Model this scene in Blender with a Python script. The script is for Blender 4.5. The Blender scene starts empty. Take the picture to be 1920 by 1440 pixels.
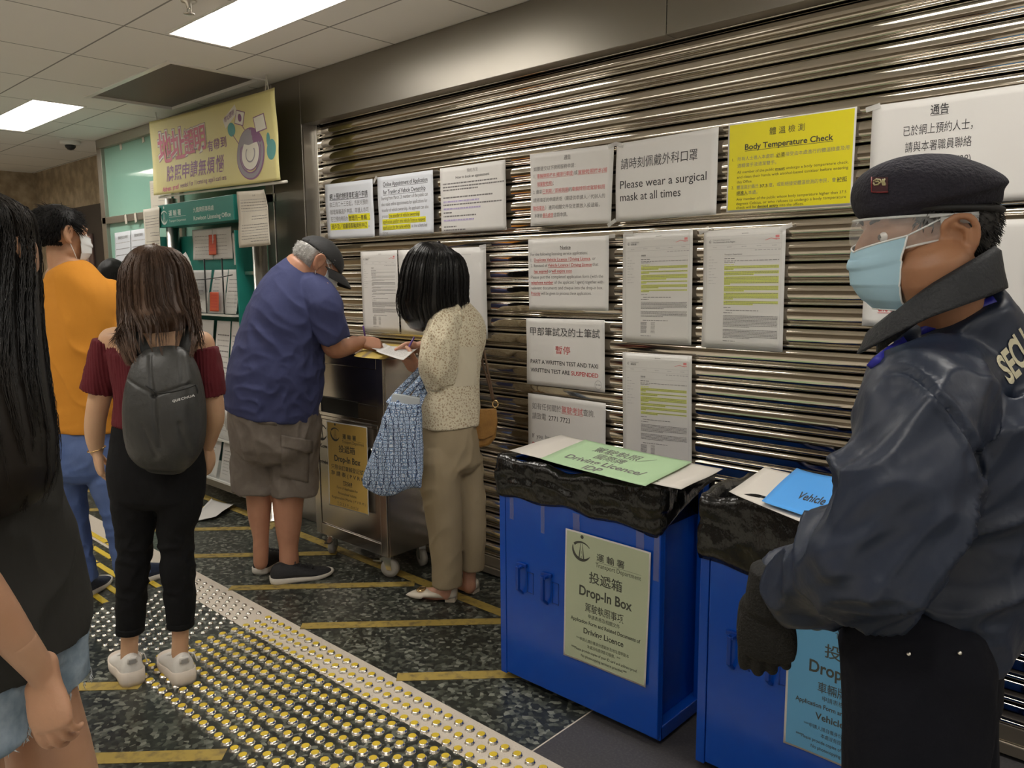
import bpy, bmesh, math, random
import numpy as np
from mathutils import Vector, Matrix, noise
random.seed(7); rng = np.random.default_rng(7)
sc = bpy.context.scene; col = sc.collection

# ---------------------------------------------------------------- camera, world, light, exposure
YAW, PIT, ROL = math.radians(42.72), math.radians(7.86), math.radians(-0.433)
FPX, HC = 1467.0, 1.48
fw = np.array([-math.sin(YAW)*math.cos(PIT), math.cos(YAW)*math.cos(PIT), -math.sin(PIT)])
r0 = np.array([math.cos(YAW), math.sin(YAW), 0.0]); u0 = np.cross(r0, fw)
rt = math.cos(ROL)*r0 + math.sin(ROL)*u0; up = -math.sin(ROL)*r0 + math.cos(ROL)*u0
CAM = np.array([0, 0, HC])
cd = bpy.data.cameras.new('camera'); cd.sensor_width = 36; cd.lens = FPX/1920*36; cd.clip_start = .02
co = bpy.data.objects.new('camera', cd); col.objects.link(co); sc.camera = co
m4 = Matrix.Identity(4)
for i in range(3):
    m4[i][0] = rt[i]; m4[i][1] = up[i]; m4[i][2] = -fw[i]; m4[i][3] = CAM[i]
co.matrix_world = m4
wd = bpy.data.worlds.new('world'); sc.world = wd; wd.use_nodes = True
wd.node_tree.nodes['Background'].inputs[0].default_value = (1, .95, .88, 1)
wd.node_tree.nodes['Background'].inputs[1].default_value = .5
sc.view_settings.view_transform = 'Standard'; sc.view_settings.look = 'None'
sc.view_settings.gamma = 1; sc.view_settings.exposure = 0.38
LAMP = 15.0          # strength of the ceiling diffusers

def ray(x, y): return fw + (x-960)/FPX*rt - (y-720)/FPX*up
def onY(x, y, Y): d = ray(x, y); return CAM + d*(Y/d[1])
def onZ(x, y, Z=0): d = ray(x, y); return CAM + d*((Z-HC)/d[2])
def onX(x, y, X): d = ray(x, y); return CAM + d*(X/d[0])
def dep(x, y, t): return CAM + ray(x, y)*t
def topx(p):
    d = np.asarray(p, float)-CAM; t = d@fw; return 960+FPX*(d@rt)/t, 720-FPX*(d@up)/t, t

# ---------------------------------------------------------------- materials
def mat(name, color, rough=.5, metal=0, bump=None, vary=None, **kw):
    m = bpy.data.materials.new(name); m.use_nodes = True; nt = m.node_tree; b = nt.nodes['Principled BSDF']
    b.inputs['Base Color'].default_value = (*color, 1); b.inputs['Roughness'].default_value = rough
    b.inputs['Metallic'].default_value = metal
    for k, v in kw.items():
        b.inputs[k].default_value = v
    if bump or vary:
        tc = nt.nodes.new('ShaderNodeNewGeometry') if not (bump and bump[-1] == 'obj') else nt.nodes.new('ShaderNodeTexCoord')
        src = tc.outputs['Position'] if tc.type == 'NEW_GEOMETRY' else tc.outputs['Object']
    if bump:
        scale, strength, stretch = bump[0], bump[1], bump[2] if len(bump) > 2 else (1, 1, 1)
        mp = nt.nodes.new('ShaderNodeMapping'); mp.inputs['Scale'].default_value = stretch
        nz = nt.nodes.new('ShaderNodeTexNoise'); nz.inputs['Scale'].default_value = scale; nz.inputs['Detail'].default_value = 4
        bp = nt.nodes.new('ShaderNodeBump'); bp.inputs['Strength'].default_value = strength; bp.inputs['Distance'].default_value = .01
        nt.links.new(src, mp.inputs[0]); nt.links.new(mp.outputs[0], nz.inputs[0])
        nt.links.new(nz.outputs[0], bp.inputs['Height']); nt.links.new(bp.outputs[0], b.inputs['Normal'])
    if vary:
        scale, c2, lo, hi = vary[:4]; st = vary[4] if len(vary) > 4 else (1, 1, 1)
        mp = nt.nodes.new('ShaderNodeMapping'); mp.inputs['Scale'].default_value = st
        nz = nt.nodes.new('ShaderNodeTexNoise'); nz.inputs['Scale'].default_value = scale; nz.inputs['Detail'].default_value = 5
        rp = nt.nodes.new('ShaderNodeValToRGB'); e = rp.color_ramp.elements
        e[0].position = lo; e[0].color = (*color, 1); e[1].position = hi; e[1].color = (*c2, 1)
        nt.links.new(src, mp.inputs[0]); nt.links.new(mp.outputs[0], nz.inputs[0])
        nt.links.new(nz.outputs[0], rp.inputs[0]); nt.links.new(rp.outputs[0], b.inputs['Base Color'])
    return m
def emit(name, color, s):
    m = bpy.data.materials.new(name); m.use_nodes = True; b = m.node_tree.nodes['Principled BSDF']
    b.inputs['Base Color'].default_value = (.8, .8, .8, 1)
    b.inputs['Emission Color'].default_value = (*color, 1); b.inputs['Emission Strength'].default_value = s
    return m
def granite():
    m = mat('dark_granite', (.02, .025, .022), .3); nt = m.node_tree; b = nt.nodes['Principled BSDF']; N = nt.nodes.new; L = nt.links.new
    g = N('ShaderNodeNewGeometry'); nz = N('ShaderNodeTexNoise'); nz.inputs['Scale'].default_value = 40
    mx = N('ShaderNodeMixRGB'); mx.inputs[0].default_value = .012
    L(g.outputs['Position'], nz.inputs[0]); L(g.outputs['Position'], mx.inputs[1]); L(nz.outputs['Color'], mx.inputs[2])
    v = N('ShaderNodeTexVoronoi'); v.inputs['Scale'].default_value = 66; L(mx.outputs[0], v.inputs['Vector'])
    bw = N('ShaderNodeSeparateColor'); L(v.outputs['Color'], bw.inputs[0])
    rp = N('ShaderNodeValToRGB'); rp.color_ramp.interpolation = 'LINEAR'; e = rp.color_ramp.elements
    e[0].position = 0; e[0].color = (.016, .018, .016, 1); e[1].position = 1; e[1].color = (.21, .22, .18, 1)
    for p, c in ((.45, (.027, .031, .026, 1)), (.62, (.05, .055, .044, 1)), (.85, (.10, .108, .088, 1))):
        q = e.new(p); q.color = c
    n2 = N('ShaderNodeTexNoise'); n2.inputs['Scale'].default_value = 3.5; L(g.outputs['Position'], n2.inputs[0])
    ad = N('ShaderNodeMath'); ad.operation = 'MULTIPLY_ADD'; ad.inputs[1].default_value = .35; ad.inputs[2].default_value = -.17
    L(n2.outputs[0], ad.inputs[0]); a2 = N('ShaderNodeMath'); a2.operation = 'ADD'; L(bw.outputs[0], a2.inputs[0]); L(ad.outputs[0], a2.inputs[1])
    L(a2.outputs[0], rp.inputs[0]); L(rp.outputs[0], b.inputs['Base Color'])
    # tile joints: a fine dark line on a 0.65 m grid
    return m
def ceiling_mat():
    m = mat('ceiling_tile', (.90, .875, .83), .8); nt = m.node_tree; b = nt.nodes['Principled BSDF']; N = nt.nodes.new; L = nt.links.new
    g = N('ShaderNodeNewGeometry'); s = N('ShaderNodeSeparateXYZ'); L(g.outputs['Position'], s.inputs[0])
    outs = []
    for ax, off in ((0, 3.80), (1, 8.204)):
        a = N('ShaderNodeMath'); a.operation = 'ADD'; a.inputs[1].default_value = off + 6.5*2; L(s.outputs[ax], a.inputs[0])
        w = N('ShaderNodeMath'); w.operation = 'MODULO'; w.inputs[1].default_value = .65; L(a.outputs[0], w.inputs[0])
        c = N('ShaderNodeMath'); c.operation = 'LESS_THAN'; c.inputs[1].default_value = .009; L(w.outputs[0], c.inputs[0]); outs.append(c)
    mxn = N('ShaderNodeMath'); mxn.operation = 'MAXIMUM'; L(outs[0].outputs[0], mxn.inputs[0]); L(outs[1].outputs[0], mxn.inputs[1])
    mx = N('ShaderNodeMixRGB'); mx.inputs[1].default_value = (.90, .875, .83, 1); mx.inputs[2].default_value = (.30, .29, .27, 1)
    L(mxn.outputs[0], mx.inputs[0]); L(mx.outputs[0], b.inputs['Base Color'])
    return m
M = {}
M['granite'] = granite(); M['ceil'] = ceiling_mat()
M['beige_stone'] = mat('beige_granite', (.62, .55, .465), .45, vary=(230, (.36, .31, .26), .60, .70))
M['bounce_floor'] = mat('pale_bounce_floor', (.66,.62,.54), .4)  # unseen stretch of floor, made pale to bounce light up to the ceiling
M['grey_tile'] = mat('grey_stone_tile', (.055, .052, .055), .45, vary=(120, (.085, .08, .08), .45, .7))
M['stone'] = mat('brown_stone', (.27,.205,.125), .35, vary=(9, (.46,.37,.25), .4, .65), bump=(30, .2))
M['steel'] = mat('polished_steel', (.60, .555, .49), .07, 1, bump=(3, .022, (.5, 1, 1)))
M['brushed'] = mat('brushed_steel', (.30, .28, .25), .40, 1, bump=(6, .02))
M['cabsteel'] = mat('cabinet_steel', (.50, .46, .41), .22, 1, bump=(4, .05))
M['pole'] = mat('pole_steel', (.66,.63,.58), .30, 1)
M['chrome'] = mat('chrome', (.8, .78, .74), .15, 1)
M['rail'] = mat('worn_rail', (.34, .30, .24), .4, .8)
M['mint'] = mat('mint_glass', (.27, .50, .41), .04, vary=(.8, (.25, .44, .36), .4, .7))
M['frame'] = mat('steel_frame', (.42, .39, .34), .35, .9)
M['paper'] = mat('white_paper', (.63, .615, .595), .6)
M['paperblue'] = mat('cool_white_paper', (.60, .625, .675), .6)
M['paperold'] = mat('cream_paper', (.58, .54, .46), .6)
M['plastic_sleeve'] = mat('sleeved_paper', (.57, .555, .53), .3)
M['ink'] = mat('black_ink', (.035, .033, .035), .6)
M['inkgrey'] = mat('grey_ink', (.17, .16, .16), .6)
M['inklight'] = mat('light_grey_ink', (.36, .35, .345), .6)
M['red'] = mat('red_ink', (.50, .045, .05), .6)
M['pinkred'] = mat('faded_red_ink', (.60, .19, .19), .6)
M['hilite'] = mat('yellow_highlight', (.66, .62, .01), .55)
M['hilim'] = mat('lime_highlight', (.55, .585, .12), .55)
M['yellowsheet'] = mat('yellow_notice', (.66, .59, .015), .3)
M['violet'] = mat('violet_ink', (.36, .30, .52), .6)
M['tape'] = mat('clear_tape', (.75, .74, .72), .12, Alpha=.35)
M['black'] = mat('black_plastic', (.012, .012, .013), .35)
M['dark'] = mat('dark_gap', (.012, .012, .011), .6)
M['door'] = mat('dark_door', (.022, .016, .013), .4)

# ---------------------------------------------------------------- geometry helpers
def clean(vs): return [tuple(float(c) for c in v) for v in vs]
def wm(o): return (wm(o.parent) if o.parent else Matrix.Identity(4)) @ o.matrix_basis
class MB:
    def __init__(s): s.v = []; s.f = []; s.m = []; s.sm = []
    def add(s, vs, fs, mi=0, smooth=False):
        o = len(s.v); s.v += [tuple(map(float, v)) for v in vs]
        for f in fs: s.f.append([i+o for i in f]); s.m.append(mi); s.sm.append(smooth)
    def quad(s, a, b, c, d, mi=0): s.add([a, b, c, d], [(0, 1, 2, 3)], mi)
    def box(s, lo, hi, mi=0):
        x0, y0, z0 = lo; x1, y1, z1 = hi
        s.add([(x0,y0,z0),(x1,y0,z0),(x1,y1,z0),(x0,y1,z0),(x0,y0,z1),(x1,y0,z1),(x1,y1,z1),(x0,y1,z1)],
              [(3,2,1,0),(4,5,6,7),(0,1,5,4),(1,2,6,5),(2,3,7,6),(3,0,4,7)], mi)
    def obox(s, c, ax, ay, az, mi=0):      # oriented box: centre and three half axes
        c, ax, ay, az = map(np.asarray, (c, ax, ay, az))
        s.add([c+sx*ax+sy*ay+sz*az for sz in (-1,1) for sx, sy in ((-1,-1),(1,-1),(1,1),(-1,1))],
              [(3,2,1,0),(4,5,6,7),(0,1,5,4),(1,2,6,5),(2,3,7,6),(3,0,4,7)], mi)
    def lathe(s, prof, c=(0,0,0), n=20, mi=0, smooth=True):   # prof: (r, z)
        vs = []; fs = []
        for r, z in prof:
            for i in range(n):
                a = 2*math.pi*i/n; vs.append((c[0]+r*math.cos(a), c[1]+r*math.sin(a), c[2]+z))
        for k in range(len(prof)-1):
            for i in range(n):
                j = (i+1) % n; fs.append((k*n+i, k*n+j, (k+1)*n+j, (k+1)*n+i))
        fs.append(tuple(range(n))[::-1]); fs.append(tuple((len(prof)-1)*n+i for i in range(n)))
        s.add(vs, fs, mi, smooth)
    def tube(s, pts, r, n=10, mi=0, smooth=True, flat=1.0, ref=None):
        pts = [np.asarray(p, float) for p in pts]; rs = r if hasattr(r, '__len__') else [r]*len(pts)
        vs = []; fs = []; prev = np.asarray(ref, float) if ref is not None else None
        for i, p in enumerate(pts):
            t = pts[min(i+1, len(pts)-1)]-pts[max(i-1, 0)]; t = t/(np.linalg.norm(t)+1e-9)
            if prev is None: prev = np.array([0,0,1.]) if abs(t[2]) < .9 else np.array([1.,0,0])
            a = prev-t*(prev@t); a /= np.linalg.norm(a)+1e-9; b = np.cross(t, a); prev = a
            for k in range(n):
                q = 2*math.pi*k/n; vs.append(p+rs[i]*(math.cos(q)*a+flat*math.sin(q)*b))
        for i in range(len(pts)-1):
            for k in range(n):
                j = (k+1) % n; fs.append((i*n+k, i*n+j, (i+1)*n+j, (i+1)*n+k))
        fs.append(tuple(range(n))[::-1]); fs.append(tuple((len(pts)-1)*n+k for k in range(n)))
        s.add(vs, fs, mi, smooth)
    def ribbon(s, pts, w, th, normals, mi=0, smooth=True):     # flat strap along pts; normals = face direction per point
        vs = []; fs = []; pts = [np.asarray(p, float) for p in pts]; n = len(pts)
        for i, p in enumerate(pts):
            t = pts[min(i+1, n-1)]-pts[max(i-1, 0)]; t /= np.linalg.norm(t)+1e-9
            nn = np.asarray(normals[i] if len(np.shape(normals)) > 1 else normals, float); nn = nn-t*(nn@t); nn /= np.linalg.norm(nn)+1e-9
            b = np.cross(t, nn); ww = w[i] if hasattr(w, '__len__') else w
            for sx, sy in ((-1,-1),(1,-1),(1,1),(-1,1)): vs.append(p+b*ww/2*sx+nn*th/2*sy)
        for i in range(n-1):
            for k in range(4):
                j = (k+1) % 4; fs.append((i*4+k, i*4+j, (i+1)*4+j, (i+1)*4+k))
        fs.append((3,2,1,0)); fs.append(tuple((n-1)*4+k for k in range(4)))
        s.add(vs, fs, mi, smooth)
    def prism(s, poly, d, mi=0, smooth=False):   # poly: 3-D points, d: extrusion vector
        n = len(poly); vs = [np.asarray(p, float) for p in poly]; vs = vs+[p+np.asarray(d) for p in vs]
        fs = [tuple(range(n))[::-1], tuple(range(n, 2*n))]+[(i, (i+1) % n, n+(i+1) % n, n+i) for i in range(n)]
        s.add(vs, fs, mi, smooth)
    def build(s, name, mats, parent=None, bevel=0, local=False, fixn=True):
        me = bpy.data.meshes.new(name); vs = s.v
        if parent is not None and not local:
            inv = wm(parent).inverted(); A = np.array(inv)
            P = np.asarray(vs, float); vs = (P@A[:3,:3].T+A[:3,3])
        me.from_pydata(clean(vs), [], s.f)
        for m_ in (mats if isinstance(mats, (list, tuple)) else [mats]): me.materials.append(m_)
        me.polygons.foreach_set('material_index', s.m); me.polygons.foreach_set('use_smooth', s.sm); me.update()
        if fixn:
            bm = bmesh.new(); bm.from_mesh(me); bmesh.ops.recalc_face_normals(bm, faces=bm.faces[:]); bm.to_mesh(me); bm.free()
        o = bpy.data.objects.new(name, me); col.objects.link(o)
        if parent is not None: o.parent = parent
        if bevel:
            b = o.modifiers.new('bevel', 'BEVEL'); b.width = bevel; b.segments = 2; b.limit_method = 'ANGLE'
        return o
def tag(o, label, cat, group=None):
    o['label'] = label; o['category'] = cat
    if group: o['group'] = group
    return o
def thing(name, label, cat, loc=(0,0,0), rotz=0, group=None):
    o = bpy.data.objects.new(name, None); col.objects.link(o); o.empty_display_size = .05
    o.matrix_world = Matrix.Translation(Vector([float(c) for c in loc])) @ Matrix.Rotation(rotz, 4, 'Z')
    return tag(o, label, cat, group)
def struct(o): o['kind'] = 'structure'; return o
DG = lambda: bpy.context.evaluated_depsgraph_get()
def spline(pts, n):
    """Catmull-Rom resample of rows of numbers, n samples per span."""
    P = np.asarray(pts, float); out = []
    for i in range(len(P)-1):
        p0, p1, p2, p3 = P[max(i-1,0)], P[i], P[i+1], P[min(i+2, len(P)-1)]
        for k in range(n):
            t = k/n; out.append(.5*((2*p1)+(-p0+p2)*t+(2*p0-5*p1+4*p2-p3)*t*t+(-p0+3*p1-3*p2+p3)*t**3))
    out.append(P[-1]); return np.array(out)
_tc = {}
def text_geo(s, bold=0.0):
    k = (s, bold)
    if k not in _tc:
        cu = bpy.data.curves.new('glyphs', 'FONT'); cu.body = s; cu.size = 1; cu.resolution_u = 3; cu.offset = bold
        o = bpy.data.objects.new('glyphs', cu); col.objects.link(o); e = o.evaluated_get(DG()); me = e.to_mesh()
        vs = np.array([v.co[:2] for v in me.vertices]).reshape(-1, 2); fs = [tuple(p.vertices) for p in me.polygons]
        e.to_mesh_clear(); bpy.data.objects.remove(o); bpy.data.curves.remove(cu)
        _tc[k] = (vs, fs)
    return _tc[k]
# ---------------------------------------------------------------- the setting
H = 2.609; YS = 2.66; YP = 2.57
b = MB()     # floor, one mesh: dark granite, beige border, smooth tile by the boxes, unseen pale zone added for bounce light
X0, X1, Y0, Y1 = -9.6, 7, -6, 3.0
def fq(x0, x1, y0, y1, mi): b.quad((x0,y0,0), (x1,y0,0), (x1,y1,0), (x0,y1,0), mi)
fq(X0, X1, Y0, .40, 3); fq(X0, X1, .40, 1.545, 0); fq(X0, X1, 1.545, 1.712, 1); fq(X0, -1.508, 1.712, Y1, 0)
fq(-1.508, -1.503, 1.712, Y1, 1); fq(-1.503, X1, 1.712, Y1, 2)
struct(b.build('floor', [M['granite'], M['beige_stone'], M['grey_tile'], M['bounce_floor']]))
# ceiling with openings for troffers and the air grille
LIGHTS = [(-3.75, 1.735), (-5.70-1.25, 1.735), (-1.15, 1.735), (-9.0, 1.3), (-8.9, -.3), (-6.3, -.3), (-3.7, -.3), (-1.1, -.3), (1.5, -.3), (1.5, 1.735),
          (-7.6, -2.9), (-5.0, -2.9), (-2.4, -2.9), (.2, -2.9)]  # far-left and camera-side lights are unseen, added to brighten the hall
LW, LD = 1.25, .30
GR = (-5.40, -4.22, 1.935, 2.50)
holes = [(x, x+LW, y, y+LD) for x, y in LIGHTS]+[GR]
xs = sorted({X0, X1}|{h[0] for h in holes}|{h[1] for h in holes}); ys = sorted({Y0, Y1}|{h[2] for h in holes}|{h[3] for h in holes})
b = MB()
for i in range(len(xs)-1):
    for j in range(len(ys)-1):
        cx, cy = (xs[i]+xs[i+1])/2, (ys[j]+ys[j+1])/2
        if any(h[0] < cx < h[1] and h[2] < cy < h[3] for h in holes): continue
        b.quad((xs[i],ys[j],H), (xs[i],ys[j+1],H), (xs[i+1],ys[j+1],H), (xs[i+1],ys[j],H))
struct(b.build('ceiling', [M['ceil']], fixn=False))
M['lamp'] = emit('lit_diffuser', (1, .955, .885), LAMP); M['troffer'] = mat('white_troffer', (.85, .84, .80), .3)
LN = ['long ceiling light nearest the yellow banner, above the queue', 'far ceiling light beyond the air grille at left']
for k, (x, y) in enumerate(LIGHTS):
    lab = LN[k] if k < 2 else 'unseen recessed white ceiling light outside the view, behind or beside the camera'
    t = thing('ceiling_light', lab, 'light', (x+LW/2, y+LD/2, H), 0, None if k < 2 else 'ceiling lights out of view')
    b = MB(); d = .07; e = .045
    for (a0, b0, a1, b1) in ((x,y,x+LW,y),(x+LW,y,x+LW,y+LD),(x+LW,y+LD,x,y+LD),(x,y+LD,x,y)):   # sloping reflector walls
        sx = lambda v: min(max(v, x+e), x+LW-e); sy = lambda v: min(max(v, y+.012), y+LD-.012)
        b.quad((a0,b0,H-.004), (a1,b1,H-.004), (sx(a1),sy(b1),H+d), (sx(a0),sy(b0),H+d))
    for (a0, b0, a1, b1) in ((x-.012,y-.012,x+LW+.012,y),(x-.012,y+LD,x+LW+.012,y+LD+.012),(x-.012,y,x,y+LD),(x+LW,y,x+LW+.012,y+LD)):
        b.box((a0,b0,H-.005), (a1,b1,H+.002))
    b.build('reflector_frame', [M['troffer']], t)
    b = MB(); b.quad((x+e,y+.012,H+d-.03), (x+e,y+LD-.012,H+d-.03), (x+LW-e,y+LD-.012,H+d-.03), (x+LW-e,y+.012,H+d-.03))
    b.build('diffuser', [M['lamp']], t, fixn=False)
    b = MB()
    for q in range(9):
        xx = x+e+(LW-2*e)*(q+.5)/9; b.box((xx-.002,y+.012,H+.012), (xx+.002,y+LD-.012,H+.038))
    b.build('louvre', [M['troffer']], t)
M['grille'] = mat('grille_metal', (.085, .072, .062), .6)
_nt = M['grille'].node_tree; _g = _nt.nodes.new('ShaderNodeNewGeometry'); _v = _nt.nodes.new('ShaderNodeTexVoronoi'); _v.inputs['Scale'].default_value = 75; _v.inputs['Randomness'].default_value = 0
_r = _nt.nodes.new('ShaderNodeValToRGB'); _r.color_ramp.elements[0].color = (.03,.026,.024,1); _r.color_ramp.elements[0].position = .3; _r.color_ramp.elements[1].color = (.17,.145,.125,1); _r.color_ramp.elements[1].position = .5
_nt.links.new(_g.outputs['Position'], _v.inputs['Vector']); _nt.links.new(_v.outputs['Distance'], _r.inputs[0]); _nt.links.new(_r.outputs[0], _nt.nodes['Principled BSDF'].inputs['Base Color'])
t = thing('air_grille', 'large dark perforated air grille in the ceiling above the yellow banner', 'vent', (-4.8, 2.2, H))
b = MB(); b.box((GR[0],GR[2],H+.012), (GR[1],GR[3],H+.03)); b.build('perforated_panel', [M['grille']], t)
b = MB(); w = .028
b.box((GR[0]-.004,GR[2]-.004,H-.006), (GR[1]+.004,GR[2]+w,H+.012)); b.box((GR[0]-.004,GR[3]-w,H-.006), (GR[1]+.004,GR[3]+.004,H+.012))
b.box((GR[0]-.004,GR[2]+w,H-.006), (GR[0]+w,GR[3]-w,H+.012)); b.box((GR[1]-w,GR[2]+w,H-.006), (GR[1]+.004,GR[3]-w,H+.012)); b.build('grille_frame', [M['troffer']], t)
# sprinkler and camera dome
t = thing('sprinkler', 'small metal sprinkler head hanging from the ceiling by the long light', 'sprinkler', (-3.265, 1.60, H))
b = MB(); b.lathe([(.03,-.002),(.03,-.008),(.012,-.012),(.010,-.03),(.006,-.035)], (-3.265,1.60,H), 16); b.build('escutcheon', [M['pole']], t)
b = MB(); b.lathe([(.022,-.052),(.022,-.055),(.008,-.057)], (-3.265,1.60,H), 16); b.tube([(-3.279,1.6,H-.03),(-3.281,1.6,H-.045),(-3.27,1.6,H-.055)], .0025); b.tube([(-3.251,1.6,H-.03),(-3.249,1.6,H-.045),(-3.26,1.6,H-.055)], .0025); b.build('deflector', [M['pole']], t)
t = thing('dome_camera', 'small white dome camera on the ceiling before the glass wall', 'camera', (-7.2, 2.44, H))
b = MB(); b.lathe([(.075,0),(.075,-.022),(.06,-.03),(.045,-.032)], (-7.2,2.44,H), 20); b.build('housing', [M['troffer']], t)
b = MB(); b.lathe([(.042,-.03),(.038,-.05),(.024,-.066),(.004,-.072)], (-7.2,2.44,H), 16); b.build('dome', [M['black']], t)

# walls
def wallbox(name, lo, hi, m_): b = MB(); b.box(lo, hi); return struct(b.build(name, [m_]))
wallbox('wall_far', (-9.62, 2.87, 0), (-7.0, 3.0, H), M['stone'])
wallbox('wall_left', (-9.74, -6, 0), (-9.6, 3.0, H), M['stone'])
wallbox('wall_opposite', (-9.6, -6.1, 0), (7, -6, H), mat('cream_wall', (.30, .26, .21), .6))
wallbox('wall_shutter', (-3.98, 2.74, 0), (1.9, 2.9, H), M['dark'])
wallbox('wall_right', (1.9, 2.6, 0), (7, 2.9, H), M['stone'])
# dark doorway in the far wall
b = MB(); b.box((-8.52,2.80,0), (-7.2,2.869,2.16)); struct(b.build('door_1', [M['door']]))
t = thing('door_poster', 'small pinkish poster on the dark door behind the man in orange', 'poster', (-8.05, 2.79, 1.7))
b = MB(); b.box((-8.20,2.786,1.50), (-7.87,2.798,1.90)); b.build('backing', [mat('poster_brown', (.10,.055,.045), .5)], t)
b = MB(); b.box((-8.17,2.782,1.80), (-7.90,2.786,1.88)); b.box((-8.12,2.782,1.53), (-7.98,2.786,1.76)); b.build('print', [mat('poster_pink', (.32,.20,.19), .5)], t)

# glass wall (mint panes in a steel frame) between the far wall and the pillar
GY = 2.60
b = MB()
for x in (-6.97, -5.60, -4.36): b.box((x-.045,GY-.03,0), (x+.045,GY+.05,H-.003))
b.box((-7.0,GY-.035,H-.075), (-4.28,GY+.05,H-.003)); b.box((-7.0,GY-.03,1.93), (-4.28,GY+.05,1.985)); b.box((-7.0,GY-.03,0), (-4.28,GY+.05,.12))
struct(b.build('window_1', [M['frame']], bevel=.004))
b = MB(); b.box((-6.93,GY,.12), (-4.36,GY+.012,H-.07)); struct(b.build('window_2', [M['mint']]))
b = MB(); b.box((-7.0,2.72,0), (-4.2,2.78,H)); struct(b.build('wall_office', [mat('office_wall', (.30,.36,.32), .7)]))
# steel pillar
b = MB(); b.box((-4.30,YP,0), (-3.985,2.86,H-.002)); struct(b.build('wall_pillar', [M['brushed']], bevel=.004))
# jamb, guide channel
b = MB(); b.box((-3.985,YP+.004,0), (-3.972,2.70,2.34)); struct(b.build('trim_1', [M['brushed']]))
b = MB(); b.box((-3.972,2.645,0), (-3.945,2.665,2.34)); b.box((-3.972,2.70,0), (-3.945,2.735,2.34)); struct(b.build('trim_2', [M['chrome']], bevel=.002))
# header fascia in two sheets with an open joint
for k, (x0, x1) in enumerate(((-3.985,-1.603), (-1.6,1.9))):
    b = MB(); b.box((x0,YP,2.34), (x1,2.575,H-.002)); b.box((x0,2.575,2.34), (x1,2.645,2.346)); struct(b.build('trim_%d' % (3+k), [M['brushed']], bevel=.002))
# roller shutter: one slat profile repeated up the opening
prof = []     # (y towards the room is smaller, z)
def P_(d, z): prof.append((d, z))
P_(.034,.0000); P_(.012,.0012)
for k in range(7): a = math.pi*k/6; prof.append((.010-.007*math.sin(a), .0015+.013*(1-math.cos(a))/2))     # bead
P_(.014,.0165)
for k in range(23):
    t_ = -math.cos(math.pi*k/22); prof.append((.0135-(.0042*(1-t_*t_)+.0098*math.sqrt(max(0, 1-abs(t_)**7))), .018+.0525*(1+t_)/2))       # broad, gently curved leaf with rolled edges
P_(.018,.0712); P_(.034,.0718)
b = MB(); SX0, SX1 = -3.958, 1.88; n = len(prof); k0 = 0
xs = np.linspace(SX0, SX1, 41)
z = .105
while z < 2.42:
    vs = [(x, YS+d, z+zz) for x in xs for d, zz in prof]
    b.add(vs, [(i*n+j, (i+1)*n+j, (i+1)*n+j+1, i*n+j+1) for i in range(len(xs)-1) for j in range(n-1)], 0, True); z += .0745
shut = thing('roller_shutter', 'closed polished steel roller shutter covered with taped paper notices', 'shutter', (-1, 2.68, 0))
b.build('slat_curtain', [M['steel']], shut)
b = MB(); b.box((SX0,YS-.004,.012), (SX1,YS+.034,.05), 0); b.box((SX0,YS+.004,.05), (SX1,YS+.03,.105), 0); b.build('bottom_rail', [M['rail']], shut, bevel=.004)

# floor tapes (diagonal yellow strips) ------------------------------------------------
M['ytape'] = mat('worn_yellow_tape', (.38, .275, .065), .5, vary=(28, (.19, .14, .055), .48, .70))
M['ybar'] = mat('yellow_inlay', (.70, .50, .035), .45, vary=(60, (.55, .40, .05), .55, .7))
def strip(a, b_, w, label, ends=None):
    a, b_ = np.array(a), np.array(b_); d = (b_-a)/np.linalg.norm(b_-a); nrm = np.array([-d[1], d[0]])*w/2
    m_ = MB(); q = [a-nrm, b_-nrm, b_+nrm, a+nrm]
    m_.prism([(p[0],p[1],.0006) for p in q], (0,0,.0012))
    tag(m_.build('floor_tape', [M['ytape']]), label, 'floor tape', 'yellow floor tape strips')
def dia(c, y0, y1, label): strip((c+y0, y0), (c+y1, y1), .058, label)
dia(-3.90, 1.718, 2.34, 'yellow floor tape running in under the near blue box, by its left front foot')
dia(-4.545, 1.718, 2.345, 'yellow floor tape just below the beige shoes of the lace-top woman')
dia(-5.165, 1.718, 2.345, 'yellow floor tape touching the soles of the man in navy')
dia(-5.81, 1.74, 2.345, 'yellow floor tape behind the heels of the man in navy')
dia(-6.46, 1.74, 2.345, 'yellow floor tape second beyond the heels of the man in navy')
dia(-7.09, 1.74, 2.345, 'yellow floor tape beside the sheet dropped on the floor')
dia(-7.75, 1.74, 2.3, 'yellow floor tape farthest off, under the hand of the backpack woman')
strip((-6.6, 2.385), (-1.6, 2.385), .058, 'long yellow floor tape along the foot of the shutter, crossing under the steel cabinet')
dia(-3.262, .20, 1.052, 'broad yellow floor tape nearest the viewer, bottom left, cut to a point')
dia(-3.89, .20, 1.052, 'yellow floor tape running under the white shoes of the backpack woman')
dia(-4.54, .20, 1.052, 'short bit of yellow floor tape at the left edge of the small steel studs')

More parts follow.
